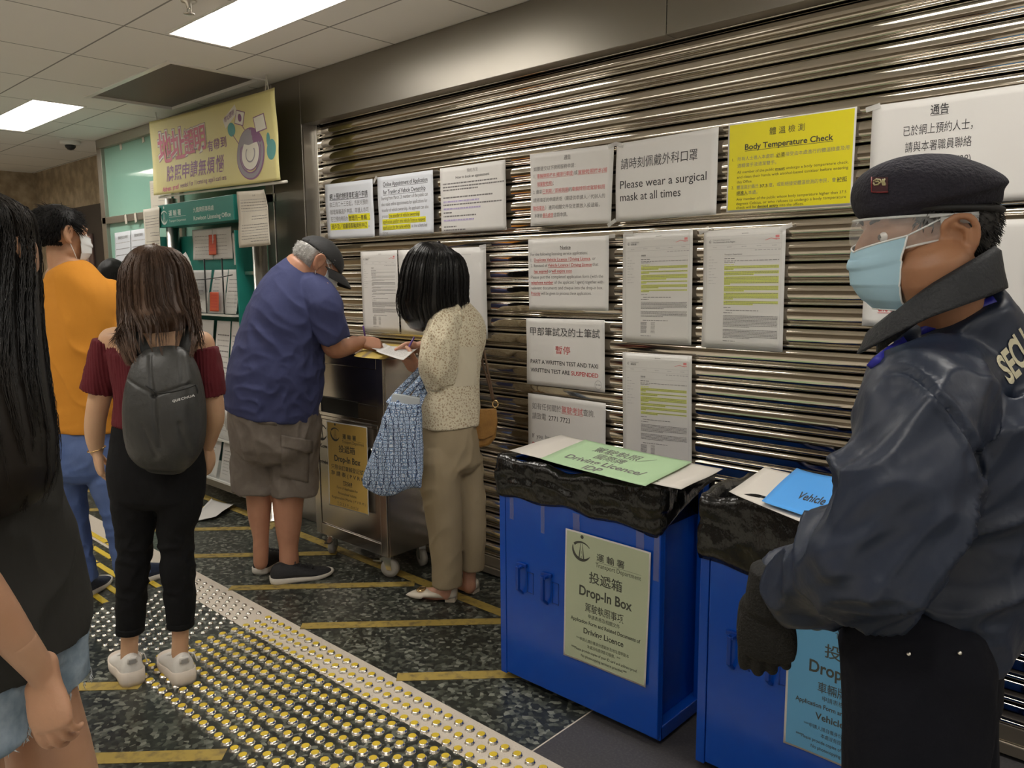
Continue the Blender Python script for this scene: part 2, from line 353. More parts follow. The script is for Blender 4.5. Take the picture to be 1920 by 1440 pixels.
# tactile studs ------------------------------------------------------------------------
M['stud'] = mat('stud_steel', (.78, .75, .70), .22, 1)
def stud_big():
    r = thing('tactile_stud', 'x', 'stud')
    q = MB(); q.lathe([(.0185,.0005),(.0175,.003),(.0145,.0078),(.0125,.0085)], n=12, smooth=False); q.build('steel_rim', [M['stud']], r, local=True)
    q = MB(); q.lathe([(.0128,.0078),(.0128,.0092),(.0118,.0096)], n=14, smooth=False); q.build('yellow_cap', [M['ybar']], r, local=True)
    return r
def inframe(x, y, m_=12):
    p = topx((x, y, .006)); return -m_ < p[0] < 1920+m_ and p[1] < 1440+m_
big = [(-3.0+.0527*i, 1.662-.05245*j) for i in range(46) for j in range(12)]
big = [p for p in big if inframe(*p)]; big.sort(key=lambda p: topx((*p, 0))[2])
first = stud_big(); kids = list(first.children)
def place(src, kids, x, y, label, group, used):
    if not used: o = src
    else:
        o = src.copy(); col.objects.link(o)
        for c in kids: d = c.copy(); col.objects.link(d); d.parent = o
    o.location = (x, y, 0); o['label'] = label; o['group'] = group; return o
nb = 0
for x, y in big[:300]:
    be = y > 1.55
    place(first, kids, x, y, 'yellow-capped steel stud on the beige stone border' if be else 'yellow-capped steel stud on the dark granite floor',
          'yellow-capped studs on the beige border' if be else 'yellow-capped studs on the dark granite', nb); nb += 1
rest = big[300:]+[(-3.0+.0527*i, 1.662-.05245*j) for i in range(70) for j in range(12) if not inframe(-3.0+.0527*i, 1.662-.05245*j)]
if len(rest):
    q = MB()
    for x, y in rest:
        q.lathe([(.0185,.0005),(.0175,.003),(.0145,.0078),(.0125,.0085)], (x,y,0), 12, 0, False); q.lathe([(.0128,.0078),(.0128,.0092),(.0118,.0096)], (x,y,0), 14, 1, False)
    o = tag(q.build('tactile_stud', [M['stud'], M['ybar']]), 'remaining yellow-capped studs farthest back in the field', 'studs'); o['kind'] = 'stuff'
q = MB(); q.lathe([(.0125,.0005),(.0115,.003),(.0085,.0075),(.0065,.0085)], n=12); small = q.build('steel_stud', [M['stud']], local=True); tag(small, 'x', 'stud')
ns = 0
for j in range(19):
    y = 1.662-.0320*j
    for i in range(10):
        x = -3.078-.0637*i-(0 if j % 2 == 0 else .0318)
        if x < -3.66 or not inframe(x, y): continue
        be = y > 1.55
        place(small, [], x, y, 'small plain steel stud on the beige stone border' if be else 'small plain steel stud on the dark granite floor',
              'small studs on the beige border' if be else 'small studs on the dark granite', ns); ns += 1
q = MB(); q.box((-.135,-.014,.0005), (.135,.014,.0055)); gb = thing('guidance_bar', 'x', 'floor bar'); q.build('yellow_inlay', [M['ybar']], gb, local=True, bevel=.001)
for sx in (-.1393, .1393): q = MB(); q.box((sx-.0037,-.015,.0004), (sx+.0037,.015,.0062)); q.build('steel_end', [M['stud']], gb, local=True)
nb = 0; kids = list(gb.children)
for j in range(7):
    for i in range(6):
        x = -3.70-.143-.292*i; y = 1.575-.0815*j
        if x < -4.9 or not inframe(x, y): continue
        place(gb, kids, x, y, 'yellow-inlaid steel guidance bar in the floor by the shoes of the man in orange', 'guidance bars', nb); nb += 1
# ---------------------------------------------------------------- printed sheets
class Sheet:
    """A printed sheet: everything is laid out in (u, v), u to the right, v down, 0..1 on the sheet's own face,
    then mapped onto the sheet's four corners with its own gentle curl."""
    def __init__(s, corners, normal, curl=.003, th=.0005, seed=0, n=14):
        s.c = [np.asarray(c, float) for c in corners]; s.n = np.asarray(normal, float); s.n /= np.linalg.norm(s.n)
        s.W = np.linalg.norm(s.c[1]-s.c[0]); s.Hh = np.linalg.norm(s.c[3]-s.c[0]); s.curl = curl; s.seed = seed; s.th = th
        s.mb = MB(); s.mats = []; s.paper(n)
    def mi(s, m):
        if m not in s.mats: s.mats.append(m)
        return s.mats.index(m)
    def warp(s, u, v):
        a = noise.noise(Vector((u*1.6+s.seed*7.3, v*1.6, s.seed*3.1))); e = (abs(u-.5)*2)**6
        return s.curl*(.9+1.1*a+.8*e)
    def at(s, u, v, l=0.0):
        a, b, c, d = s.c
        return a*(1-u)*(1-v)+b*u*(1-v)+c*u*v+d*(1-u)*v+s.n*(s.warp(u, v)+l)
    def paper(s, n):
        vs = [s.at(i/n, j/n, k) for k in (0, -s.th) for j in range(n+1) for i in range(n+1)]; m = (n+1)**2; q = n+1
        fs = [(j*q+i, (j+1)*q+i, (j+1)*q+i+1, j*q+i+1) for j in range(n) for i in range(n)]
        fs += [(m+j*q+i, m+j*q+i+1, m+(j+1)*q+i+1, m+(j+1)*q+i) for j in range(n) for i in range(n)]
        for i in range(n):
            fs += [(i, i+1, m+i+1, m+i), (n*q+i+1, n*q+i, m+n*q+i, m+n*q+i+1), ((i+1)*q, i*q, m+i*q, m+(i+1)*q), (i*q+n, (i+1)*q+n, m+(i+1)*q+n, m+i*q+n)]
        s.mats.append(None); s.mb.add(vs, fs, 0, True)
    def rect(s, u0, v0, u1, v1, m, l=.00025, n=None):
        nu = max(1, int((u1-u0)*12)); nv = max(1, int((v1-v0)*12)); q = nu+1
        vs = [s.at(u0+(u1-u0)*i/nu, v0+(v1-v0)*j/nv, l) for j in range(nv+1) for i in range(nu+1)]
        s.mb.add(vs, [(j*q+i, (j+1)*q+i, (j+1)*q+i+1, j*q+i+1) for j in range(nv) for i in range(nu)], s.mi(m))
    def poly(s, pts, m, l=.0006):      # convex-ish polygon in (u, v)
        s.mb.add([s.at(u, v, l) for u, v in pts], [tuple(range(len(pts)))], s.mi(m))
    def text(s, t, u0, v, size, m, u1=None, align='l', bold=0, under=None, l=.0006, slope=0.0):
        """size: cap-to-descender text size as a fraction of the sheet height; v: baseline; u1: fit to this right edge"""
        vs, fs = text_geo(t, bold)
        if len(vs) == 0: return
        x0, x1 = vs[:, 0].min(), vs[:, 0].max(); k = size*s.Hh/s.W
        if u1 is not None: k = (u1-u0)/(x1-x0)
        w = (x1-x0)*k
        if u1 is None: u0 = u0-w/2 if align == 'c' else u0-w if align == 'r' else u0
        s.mb.add([s.at(u0+(x-x0)*k, v-y*size+slope*(x-x0)*k, l) for x, y in vs], fs, s.mi(m))
        if under:
            s.rect(u0, v+size*.13, u0+w, v+size*.13+size*under, m, .0005)
        return u0, u0+w
    def greek(s, u0, u1, v, h, m, seed=0, word=(.02, .06), gap=.008, l=.0005):     # a line too small to read: word-long strokes
        r = random.Random(seed*131+int(v*1e4)); u = u0
        while u < u1-.006:
            w = min(r.uniform(*word), u1-u); s.rect(u, v, u+w, v+h, m, l); u += w+gap
    def para(s, u0, u1, v, lines, pitch, h, m, last=.6, seed=0, **k):
        for i in range(lines): s.greek(u0, u1 if i < lines-1 else u0+(u1-u0)*last, v+i*pitch, h, m, seed+i, **k)
    def finish(s, name, base, label, cat='notice', group=None, parent=None):
        s.mats[0] = base; o = s.mb.build(name, [M[x] for x in s.mats], parent, fixn=False)
        if parent is None: tag(o, label, cat, group)
        return o
PY = 2.652
def wall_sheet(px4, seed, curl=.004): return Sheet([onY(x, y, PY) for x, y in px4], (0, -1, 0), curl, seed=seed)
LOGO = None
def logo(s, u, v, w, m):
    """round emblem with a road tapering to the horizon, a sweep above and a dot"""
    h = w*s.W/s.Hh
    def arc(r0_, r1_, a0, a1, n=16, f=lambda t: 1, cx=0, cy=0, sy=1):
        o_ = [(cx+r0_*math.cos(a0+(a1-a0)*i/n), cy+sy*r0_*math.sin(a0+(a1-a0)*i/n)) for i in range(n+1)]
        i_ = [(cx+(r0_-(r0_-r1_)*f(i/n))*math.cos(a0+(a1-a0)*i/n), cy+sy*(r0_-(r0_-r1_)*f(i/n))*math.sin(a0+(a1-a0)*i/n)) for i in range(n+1)]
        for i in range(n): s.poly([(u+w*x, v+h*y) for x, y in (o_[i], o_[i+1], i_[i+1], i_[i])], m)
    arc(.5, .36, math.radians(200), math.radians(20), 20, lambda t: math.sin(math.pi*min(1, t*1.0+.02))**.6)      # lower bowl
    arc(.62, .5, math.radians(228), math.radians(318), 14, lambda t: 1-t*.7, cx=-.02, cy=.22)                       # sweep above
    for a in (((-.17,.46),(-.10,.46),(-.035,-.3),(-.055,-.3)), ((.17,.46),(.10,.46),(.03,-.3),(.05,-.3)), ((-.012,.40),(.012,.40),(.01,.25),(-.01,.25)), ((-.01,.15),(.01,.15),(.007,.03),(-.007,.03))):
        s.poly([(u+w*x, v+h*y) for x, y in a], m)
    s.poly([(u+w*(.085*math.cos(q)+.02), v+h*(-.60+.085*math.sin(q))) for q in np.linspace(0, 2*math.pi, 14)[:-1]], m)

# 1 and 2: online appointment (Chinese / English)
s = wall_sheet([(613,346.6),(702.5,335.5),(706.4,444.7),(618.8,448.4)], 1, .008)
s.text('網上預約辦理車輛過戶申請', .08, .28, .12, 'ink', .88, bold=.01, under=.07)
s.text('由三月二十三日起，市民可預約', .08, .415, .10, 'inkgrey', .88); s.text('辦理車輛過戶申請，申請人亦可', .08, .55, .10, 'inkgrey', .88)
s.rect(.45, .575, .90, .70, 'hilite'); s.text('在已預約時段內', .08, .68, .10, 'inkgrey', .44); s.text('辦理同一車輛的', .46, .68, .10, 'ink', .89, bold=.008)
s.rect(.06, .715, .85, .84, 'hilite'); s.text('過戶及／或續領車輛牌照申請', .08, .815, .10, 'ink', .83, bold=.008); s.text('。', .86, .815, .10, 'inkgrey')
s.finish('paper_notice', 'paperblue', 'white notice in Chinese with two yellow-highlighted lines, leftmost of the top row')
s = wall_sheet([(710.6,332.8),(813.8,318.5),(816.6,437.2),(714,442.8)], 2, .006)
s.text('Online Appointment of Application', .10, .17, .105, 'ink', .90, bold=.006, under=.05); s.text('for Tranfer of Vehicle Ownership', .10, .30, .105, 'ink', .86, bold=.006, under=.05)
for i, (q, w) in enumerate((('Starting from March 23, members of the public can', .90), ('also make online appointments for applications for', .89), ('transfer of vehicle ownership. An applicant can also', .91))): s.text(q, .06, .395+.10*i, .085, 'inkgrey', w)
s.text('process', .06, .695, .085, 'inkgrey', .17); s.rect(.18, .63, .76, .71, 'hilite'); s.text('one transfer of vehicle ownership', .19, .695, .085, 'ink', .75, bold=.005, under=.05)
s.rect(.06, .72, .86, .81, 'hilite'); s.text('application and/or one vehicle licence renewal', .07, .79, .085, 'ink', .85, bold=.005, under=.05)
s.rect(.06, .82, .59, .905, 'hilite'); s.text('application for the same vehicle', .07, .885, .085, 'ink', .58, bold=.005, under=.05); s.text('at the scheduled', .61, .885, .085, 'inkgrey', .88); s.text('time.', .06, .975, .08, 'inkgrey')
s.finish('paper_notice', 'paperblue', 'white English notice headed Online Appointment of Application with yellow highlighting')
# 3: how to book
s = wall_sheet([(826.9,316.3),(950.3,299.4),(951.6,431),(830.3,437.8)], 3, .004)
s.text('預約方法', .5, .10, .06, 'inkgrey', align='c'); s.text('How to book an appointment', .5, .185, .06, 'ink', align='c', bold=.004)
for i, (v, u1, m_) in enumerate(((.24,.88,'inkgrey'),(.29,.98,'inkgrey'),(.335,.58,'inkgrey'),(.45,.80,'inkgrey'),(.51,.60,'violet'),(.56,.94,'inkgrey'),(.62,.62,'violet'),(.68,.18,'inkgrey'),(.735,.55,'inkgrey'),(.795,.52,'violet'),(.895,.24,'inkgrey'),(.945,.38,'inkgrey'))):
    s.greek(.04, u1, v, .020, m_, i, (.012, .05), .006)
    if m_ == 'violet': s.rect(.04, v+.026, u1, v+.030, 'violet')
s.finish('paper_notice', 'paper', 'white notice headed How to book an appointment, with small violet link lines')
# 4: red and black Chinese notice
s = wall_sheet([(997.3,290),(1153,270),(1148,418.7),(997.8,424.6)], 4, .006)
s.text('通告', .46, .115, .062, 'inkgrey', align='c', bold=.006, under=.06)
s.text('如要遞交以下牌照服務申請：', .04, .235, .064, 'inkgrey', .56)
s.text('1.', .04, .335, .064, 'inkgrey'); s.text('車輛牌照複本(補領行車證)', .08, .335, .064, 'pinkred', .54, bold=.008, under=.06); s.text('或', .55, .335, .064, 'inkgrey'); s.text('駕駛執照複本(補', .595, .335, .064, 'pinkred', .93, bold=.008, under=.06)
s.text('領駕駛執照)', .08, .445, .064, 'pinkred', .28, bold=.008, under=.06); s.text('；', .285, .445, .064, 'inkgrey')
s.text('2. 續領', .03, .55, .064, 'inkgrey', .14); s.text('已到期／即將到期', .15, .55, .064, 'pinkred', .485, bold=.006, under=.06); s.text('的', .49, .55, .064, 'inkgrey'); s.text('車輛牌照或駕駛執照', .53, .55, .064, 'pinkred', .915, bold=.004)
s.text('請將填妥的申請表格（需提供申請人／代辦人的', .03, .665, .064, 'inkgrey', .92); s.text('聯絡電話', .03, .775, .064, 'pinkred', .18, bold=.008, under=.06); s.text('）連同相關文件及支票放入投遞箱，', .19, .775, .064, 'inkgrey', .86)
s.text('本署會', .05, .88, .064, 'inkgrey', .15); s.text('優先處理', .155, .88, .064, 'pinkred', .295, bold=.008, under=.06); s.text('這類申請。', .30, .88, .064, 'inkgrey', .48)
s.finish('paper_notice', 'paper', 'white Chinese notice with faded red underlined phrases, left of the surgical mask notice')
# 5: surgical mask
s = wall_sheet([(1158.3,270),(1349.5,238.3),(1345,402.5),(1157,415.4)], 5, .005)
s.text('請時刻佩戴外科口罩', .05, .33, .15, 'ink', .81); s.text('Please wear a surgical', .045, .585, .145, 'ink', .90, bold=.003); s.text('mask at all times', .045, .745, .145, 'ink', .66, bold=.003)
s.finish('paper_notice', 'paper', 'white notice reading Please wear a surgical mask at all times')
# 6: yellow temperature notice
s = wall_sheet([(1367.7,234.3),(1608,200),(1598,385),(1363,399)], 6, .003)
s.rect(.012, .012, .985, .975, 'yellowsheet', .0002)
s.text('體 溫 檢 測', .345, .165, .085, 'ink', .62, l=.0008); s.text('Body Temperature Check', .145, .305, .088, 'ink', .84, bold=.02, under=.06, l=.0008)
s.text('1.', .04, .42, .046, 'ink'); s.text('所有人士進入本處前，', .085, .42, .05, 'inkgrey', .40); s.text('必須', .405, .42, .052, 'ink', .475, bold=.01, under=.06); s.text('接受由本處進行的體溫檢查及用', .48, .42, .05, 'inkgrey', .96)
s.text('酒精搓手液清潔雙手。', .085, .495, .05, 'inkgrey', .41)
s.text('All member of the public', .085, .565, .043, 'ink', .395); s.text('must', .405, .565, .043, 'ink', .48, bold=.02, under=.07); s.text('undergo a body temperature check,', .49, .565, .043, 'ink', .96)
s.text('and clean their hands with alcohol-based sanitiser before entering', .085, .62, .043, 'ink', .96); s.text('this Office.', .085, .675, .043, 'ink', .215)
s.text('2.', .04, .735, .046, 'ink'); s.text('體溫高於攝氏', .085, .74, .05, 'inkgrey', .27); s.text('37.5', .28, .74, .046, 'ink', .345, bold=.02); s.text('度，或拒絕接受體溫檢測的市民，會', .355, .74, .05, 'inkgrey', .875); s.text('被拒', .88, .74, .05, 'ink', .955, bold=.012, under=.06)
s.text('絕進入', .085, .805, .05, 'ink', .18, bold=.012, under=.06); s.text('本處。', .185, .805, .05, 'inkgrey')
s.text('Any member of the public whose body temperature higher than 37.5', .085, .87, .043, 'ink', .955); s.text('degrees Celsius, or who refuses to undergo a body temperature', .085, .92, .043, 'ink', .955)
s.text('check will be', .085, .965, .043, 'ink', .255); s.text('denied entry', .265, .965, .043, 'ink', .44, bold=.02, under=.07); s.text('into the offices.', .45, .965, .043, 'ink', .64)
s.finish('paper_notice', 'paper', 'bright yellow Body Temperature Check notice with a white edge')
# 7: notice right of the guard's beret
a = onY(1638, 199, PY); w7, h7 = .455, .318
s = Sheet([a, a+[w7,0,0], a+[w7,0,-h7], a+[0,0,-h7]], (0,-1,0), .004, seed=7)
s.text('通告', .365, .15, .10, 'ink', .475, bold=.012, under=.04); s.text('已於網上預約人士，', .205, .32, .105, 'ink', .62); s.text('請與本署職員聯絡', .222, .475, .105, 'ink', .62); s.text('(電話：2150 7728)', .222, .625, .10, 'ink', .622)
s.text('For persons who made appointment online,', .06, .80, .07, 'ink', .80); s.text('please contact our staff for assistance.', .06, .93, .07, 'ink', .695)
s.finish('paper_notice', 'paper', 'white notice with a phone number, partly hidden by the security guard beret')
# 16: notice behind the guard's neck
a = onY(1627, 424, PY)
s = Sheet([a, a+[w7,0,0], a+[w7,0,-h7], a+[0,0,-h7]], (0,-1,0), .004, seed=8)
s.text('Notice', .5, .17, .11, 'ink', align='c', bold=.01, under=.05)
s.text('Please present a hard copy of', .10, .71, .105, 'red', .66, bold=.02, under=.05); s.text('the form before you wish', .10, .85, .105, 'red', .635, bold=.02, under=.05)
s.finish('paper_notice', 'paper', 'white notice with bold red lines, mostly hidden behind the guard neck and mask')
# 8: English notice
s = wall_sheet([(993,449),(1144.9,441.3),(1144,583),(995.4,580.7)], 9, .006)
s.text('Notice', .47, .155, .066, 'ink', align='c', bold=.01, under=.06)
s.text('For the following licensing service applications:', .03, .235, .062, 'inkgrey', .74)
s.text('1.', .03, .315, .062, 'inkgrey'); s.text('Duplicate Vehicle Licence / Driving Licence', .075, .315, .062, 'red', .77, bold=.006, under=.07); s.text(', or', .775, .315, .062, 'inkgrey')
s.text('2. Renewal of', .03, .395, .062, 'inkgrey', .24); s.text('Vehicle Licence / Driving Licence', .25, .395, .062, 'red', .79, bold=.006, under=.07); s.text('that', .80, .395, .062, 'inkgrey')
s.text('has expired', .07, .475, .062, 'red', .245, bold=.006, under=.07); s.text('or', .255, .475, .062, 'inkgrey'); s.text('will expire soon', .295, .475, .062, 'red', .545, bold=.006, under=.07)
for v, q in ((.555,'Please put the completed application form (with the'),(.71,'relevant documents and cheque into the drop-in box.')): s.text(q, .03, v, .062, 'inkgrey', .93)
s.text('telephone number', .03, .632, .062, 'red', .31, bold=.006, under=.07); s.text('of the applicant / agent) together with', .325, .632, .062, 'inkgrey', .93)
s.text('Priority', .03, .785, .062, 'red', .145, bold=.006, under=.07); s.text('will be given to process these applications.', .155, .785, .062, 'inkgrey', .79)
s.finish('paper_notice', 'paper', 'white English sheet headed Notice with red underlined licence lines')
# 11: tests suspended
s = wall_sheet([(990,596),(1136.7,600),(1136.7,736),(991.7,719.3)], 11, .006)
s.text('甲部筆試及的士筆試', .05, .245, .135, 'ink', .94, bold=.004); s.text('暫停', .38, .50, .125, 'red', .57); s.text('PART A WRITTEN TEST AND TAXI', .05, .675, .085, 'ink', .915, bold=.012)
s.text('WRITTEN TEST ARE', .05, .805, .085, 'ink', .555, bold=.012); s.text('SUSPENDED', .575, .805, .085, 'red', .915, bold=.012)
for q in range(18): s.poly([(.915+.045*k*math.cos(2*math.pi*(q+d)/18), .905+.065*k*math.sin(2*math.pi*(q+d)/18)) for k, d in ((1,0),(1,1),(.88,1),(.88,0))], 'inklight')
s.greek(.885, .945, .895, .018, 'inklight')
s.finish('paper_notice', 'paper', 'white notice saying the written tests are SUSPENDED in red')
# 13: driving test enquiries
s = wall_sheet([(991.7,736.7),(1137.3,756),(1137.5,898),(993,872)], 13, .004)
s.text('如有任何關於', .055, .20, .10, 'inkgrey', .44); s.text('駕駛考試', .445, .20, .10, 'pinkred', .715, bold=.008, under=.05); s.text('查詢,', .72, .20, .10, 'inkgrey', .86)
s.text('請致電', .055, .335, .10, 'inkgrey', .24); s.text('2771 7723', .275, .335, .095, 'ink', .555); s.text('If  you  have  any  enquiries  regarding', .055, .60, .085, 'ink', .92); s.text('Driving Test', .055, .72, .085, 'red', .32, bold=.01, under=.05); s.text(', please call 2771 7723.', .33, .72, .085, 'ink', .90)
s.finish('paper_notice', 'paper', 'white notice about driving test enquiries, its foot hidden by the near blue box')
# web-page printouts with lime highlighting
def printout(px4, seed, base, label, eng, hi=True):
    s = wall_sheet(px4, seed, .004)
    for r_ in ((.04,.055,.955,.0565),(.04,.965,.955,.9665),(.04,.055,.042,.9665),(.953,.055,.955,.9665)): s.rect(*r_, 'inklight')
    s.greek(.48, .56, .035, .006, 'inklight', 1, (.01,.02), .004)
    logo(s, .085, .095, .030, 'ink'); s.text('Transport Department', .12, .088, .014, 'inkgrey', .34 if eng else .24, bold=.004); s.text('運輸署' if not eng else 'The Government of the Region', .12, .108, .018, 'ink', .40 if eng else .20)
    s.poly([(.76,.10),(.83,.085),(.90,.098),(.90,.102),(.83,.09),(.76,.104)], 'pinkred'); s.rect(.88, .065, .925, .085, 'pinkred'); s.greek(.87, .93, .092, .007, 'pinkred', 3, (.008,.014), .003)
    s.rect(.04, .128, .955, .1295, 'inklight'); s.rect(.04, .162, .955, .1635, 'inklight')
    for u in (.12, .30, .48, .66, .84): s.greek(u, u+.06, .142, .005, 'inklight', int(u*9), (.01,.02), .004)
    s.greek(.64, .95, .175, .006, 'inklight', 5, (.02,.05), .012)
    for i in range(10): s.greek(.07, .10+.02*((i*7) % 5), .22+.025*i, .004, 'inklight', i)
    s.text('Transport Department' if eng else '運輸署', .27, .212, .017, 'inkgrey', bold=.006); s.rect(.27, .222, .93, .2235, 'inklight')
    s.greek(.27, .40, .238, .006, 'inkgrey'); s.para(.27, .93, .258, 2, .011, .0045, 'inkgrey', .2, 4); s.greek(.27, .40, .288, .006, 'hilim' if hi else 'inkgrey')
    v = .305
    for k, nl in enumerate((3, 2, 4, 2, 3, 2) if not eng else (3, 3, 6, 4, 5, 3)):
        for i in range(nl):
            last = i == nl-1; e = .27+.66*((.12, .38, .18, .55)[(k+seed) % 4] if last else 1)
            if hi: s.rect(.27, v-.004, e, v+.0085, 'hilim')
            s.greek(.275+(.02 if i == 0 else 0), e-.005, v, .0042, 'inkgrey', k*10+i, (.008,.03), .004); v += .0115
        v += .010
    s.greek(.27, .36, v+.006, .005, 'inkgrey'); s.greek(.30, .70, v+.03, .005, 'inkgrey', 2); s.greek(.27, .38, v+.05, .005, 'inkgrey'); v += .075
    for k, nl in enumerate((6, 5) if not eng else (9, 7)):
        s.para(.27, .93, v, nl, .0115, .005, 'inkgrey', .5, k*20+seed, word=(.006,.03), gap=.004); v += nl*.0115+.014
    if not eng:
        s.greek(.30, .66, v+.01, .005, 'inkgrey'); v += .03
        for i in range(9): s.greek(.27, .36, v+i*.0115, .006, 'inkgrey', i, (.006,.02), .003); s.greek(.42, .48, v+i*.0115, .005, 'inkgrey', i, (.006,.01), .004)
    s.greek(.27, .42, .93, .005, 'inkgrey'); s.finish('printed_sheet', base, label)
printout([(1170,439),(1301.3,429.7),(1298,647.5),(1168.7,640.8)], 9, 'plastic_sleeve', 'printed web page with lime highlighting, upper left of the three highlighted printouts', False)
printout([(1321.7,433.3),(1475,423.7),(1468.3,660),(1317.5,650.8)], 10, 'plastic_sleeve', 'printed web page with lime highlighting, below the yellow notice, rightmost of the three highlighted printouts', True)
printout([(1169.3,660),(1298.6,666.7),(1298,885),(1170,868)], 12, 'plastic_sleeve', 'printed web page with lime highlighting, lowest of the three, standing behind the box lid', False)
printout([(677.8,472),(746.3,469),(751.5,625),(684,621)], 14, 'paper', 'plain printed page between the man in navy and the lace-top woman', False, False)
s = wall_sheet([(748,469.4),(911.8,462.3),(916,635.3),(754,626)], 15, .003)
s.rect(.12, .075, .84, .079, 'inklight'); s.greek(.05, .14, .12, .012, 'inkgrey')
for i in range(11): s.rect(.645, .11+.016*i, .672, .1125+.016*i, 'inkgrey'); s.rect(.645, .11+.016*i, .647, .126+.016*i, 'inkgrey'); s.rect(.67, .11+.016*i, .672, .126+.016*i, 'inkgrey')
s.rect(.66, .255, .76, .257, 'inklight')
for i in range(7): s.rect(.05, .74+.02*i, .40, .742+.02*i, 'inkgrey')
for i in range(10): s.greek(.05, .38, .50+.02*i, .006, 'inklight', i, (.008,.02), .004)
s.finish('printed_sheet', 'paper', 'large white sheet on the shutter right behind the lace-top woman head')
# bits of clear tape
for k, (x, y, a_) in enumerate(((1148,272,.2),(1161,271,-.3),(1145,443,.1),(1178,438,0),(1320,432,.4),(1474,425,.3),(1147,418,.5),(703,337,.8),(905,462,.1),(1637,202,.2))):
    p = onY(x, y, PY-.009); b = MB(); ca, sa = math.cos(a_), math.sin(a_)
    b.obox(p, (.022*ca,0,.022*sa), (0,.0002,0), (-.008*sa,0,.008*ca)); tag(b.build('clear_tape', [M['tape']]), 'short strip of clear tape fixing a sheet corner to the shutter', 'tape', 'clear tape strips')
# ---------------------------------------------------------------- blue drop-in boxes
M['blue'] = mat('blue_enamel', (.002,.066,.44), .22, vary=(9, (.006,.080,.46), .55, .8), bump=(2.5, .02))
M['bluedark'] = mat('blue_enamel_edge', (.004, .045, .30), .3)
M['bag'] = mat('black_bin_bag', (.006,.006,.006), .20, bump=(30, .7, (1, 1, .5)))
M['card'] = mat('white_card', (.60,.565,.52), .7); M['greensheet'] = mat('pale_green_paper', (.40,.58,.35), .6)
M['greensign'] = mat('sage_sign', (.46,.52,.37), .5); M['bluesign'] = mat('sky_blue_sign', (.12,.37,.63), .5); M['bluesheet'] = mat('blue_paper', (.07, .33, .80), .5)
M['amber'] = mat('amber_sign', (.60, .40, .10), .5); M['signink'] = mat('sign_ink', (.06, .065, .055), .6)
FB = 1.985
def drop_box(x0, x1, name_bits, yb=2.29, h=.83):
    lab, = name_bits
    t = thing('drop_box', lab, 'drop box', ((x0+x1)/2, (FB+yb)/2, 0))
    b = MB(); e = .02
    b.box((x0,FB+.02,.014), (x0+e,yb,h)); b.box((x1-e,yb-.05,.014), (x1,yb,h)); b.box((x0,yb-e,.014), (x1,yb,h)); b.box((x0,FB+.02,.014), (x1,yb,.06))
    b.box((x1-.05,FB+.02,.06), (x1-.035,yb-.02,h)); b.box((x0,FB+.02,h-.03), (x1,FB+.04,h)); b.box((x1-.04,FB+.02,h-.03), (x1,yb,h)); b.box((x1-.05,FB+.018,.014), (x1,FB+.03,h))
    for q in ((x0+.02,FB+.04),(x1-.08,FB+.04),(x0+.02,yb-.1),(x1-.08,yb-.1)): b.box((q[0],q[1],0), (q[0]+.06,q[1]+.05,.016))
    b.build('body', [M['blue']], t, bevel=.003)
    b = MB(); b.box((x0+.033,FB-.002,.03), (x1,FB+.02,h-.035)); b.box((x0,FB,.02), (x0+.029,FB+.02,h)); b.build('door', [M['blue']], t, bevel=.003)
    for hx, hz in ((x0+.115, .47), (x0+.23, .463)):
        k = MB(); k.box((hx-.022,FB-.012,hz-.012), (hx+.022,FB-.002,hz)); k.box((hx-.009,FB-.030,hz-.016), (hx+.009,FB-.002,hz-.006))
        k.box((hx-.007,FB-.034,hz-.09), (hx+.005,FB-.022,hz-.006)); k.prism([(hx-.007,FB-.034,hz-.09),(hx-.007,FB-.022,hz-.09),(hx-.007,FB-.004,hz-.108),(hx-.007,FB-.004,hz-.116)], (.012,0,0))
        hd = k.build('handle', [M['bluedark']], t, bevel=.0015)
        k = MB()
        for (a, c, d_, e_) in ((.02,-.03,.05,-.027),(.02,-.105,.05,-.102),(.02,-.105,.023,-.027),(.047,-.105,.05,-.027)): k.box((hx+a,FB-.0035,hz+c), (hx+d_,FB-.001,hz+e_))
        k.build('recess_rim', [M['bluedark']], hd)
    return t
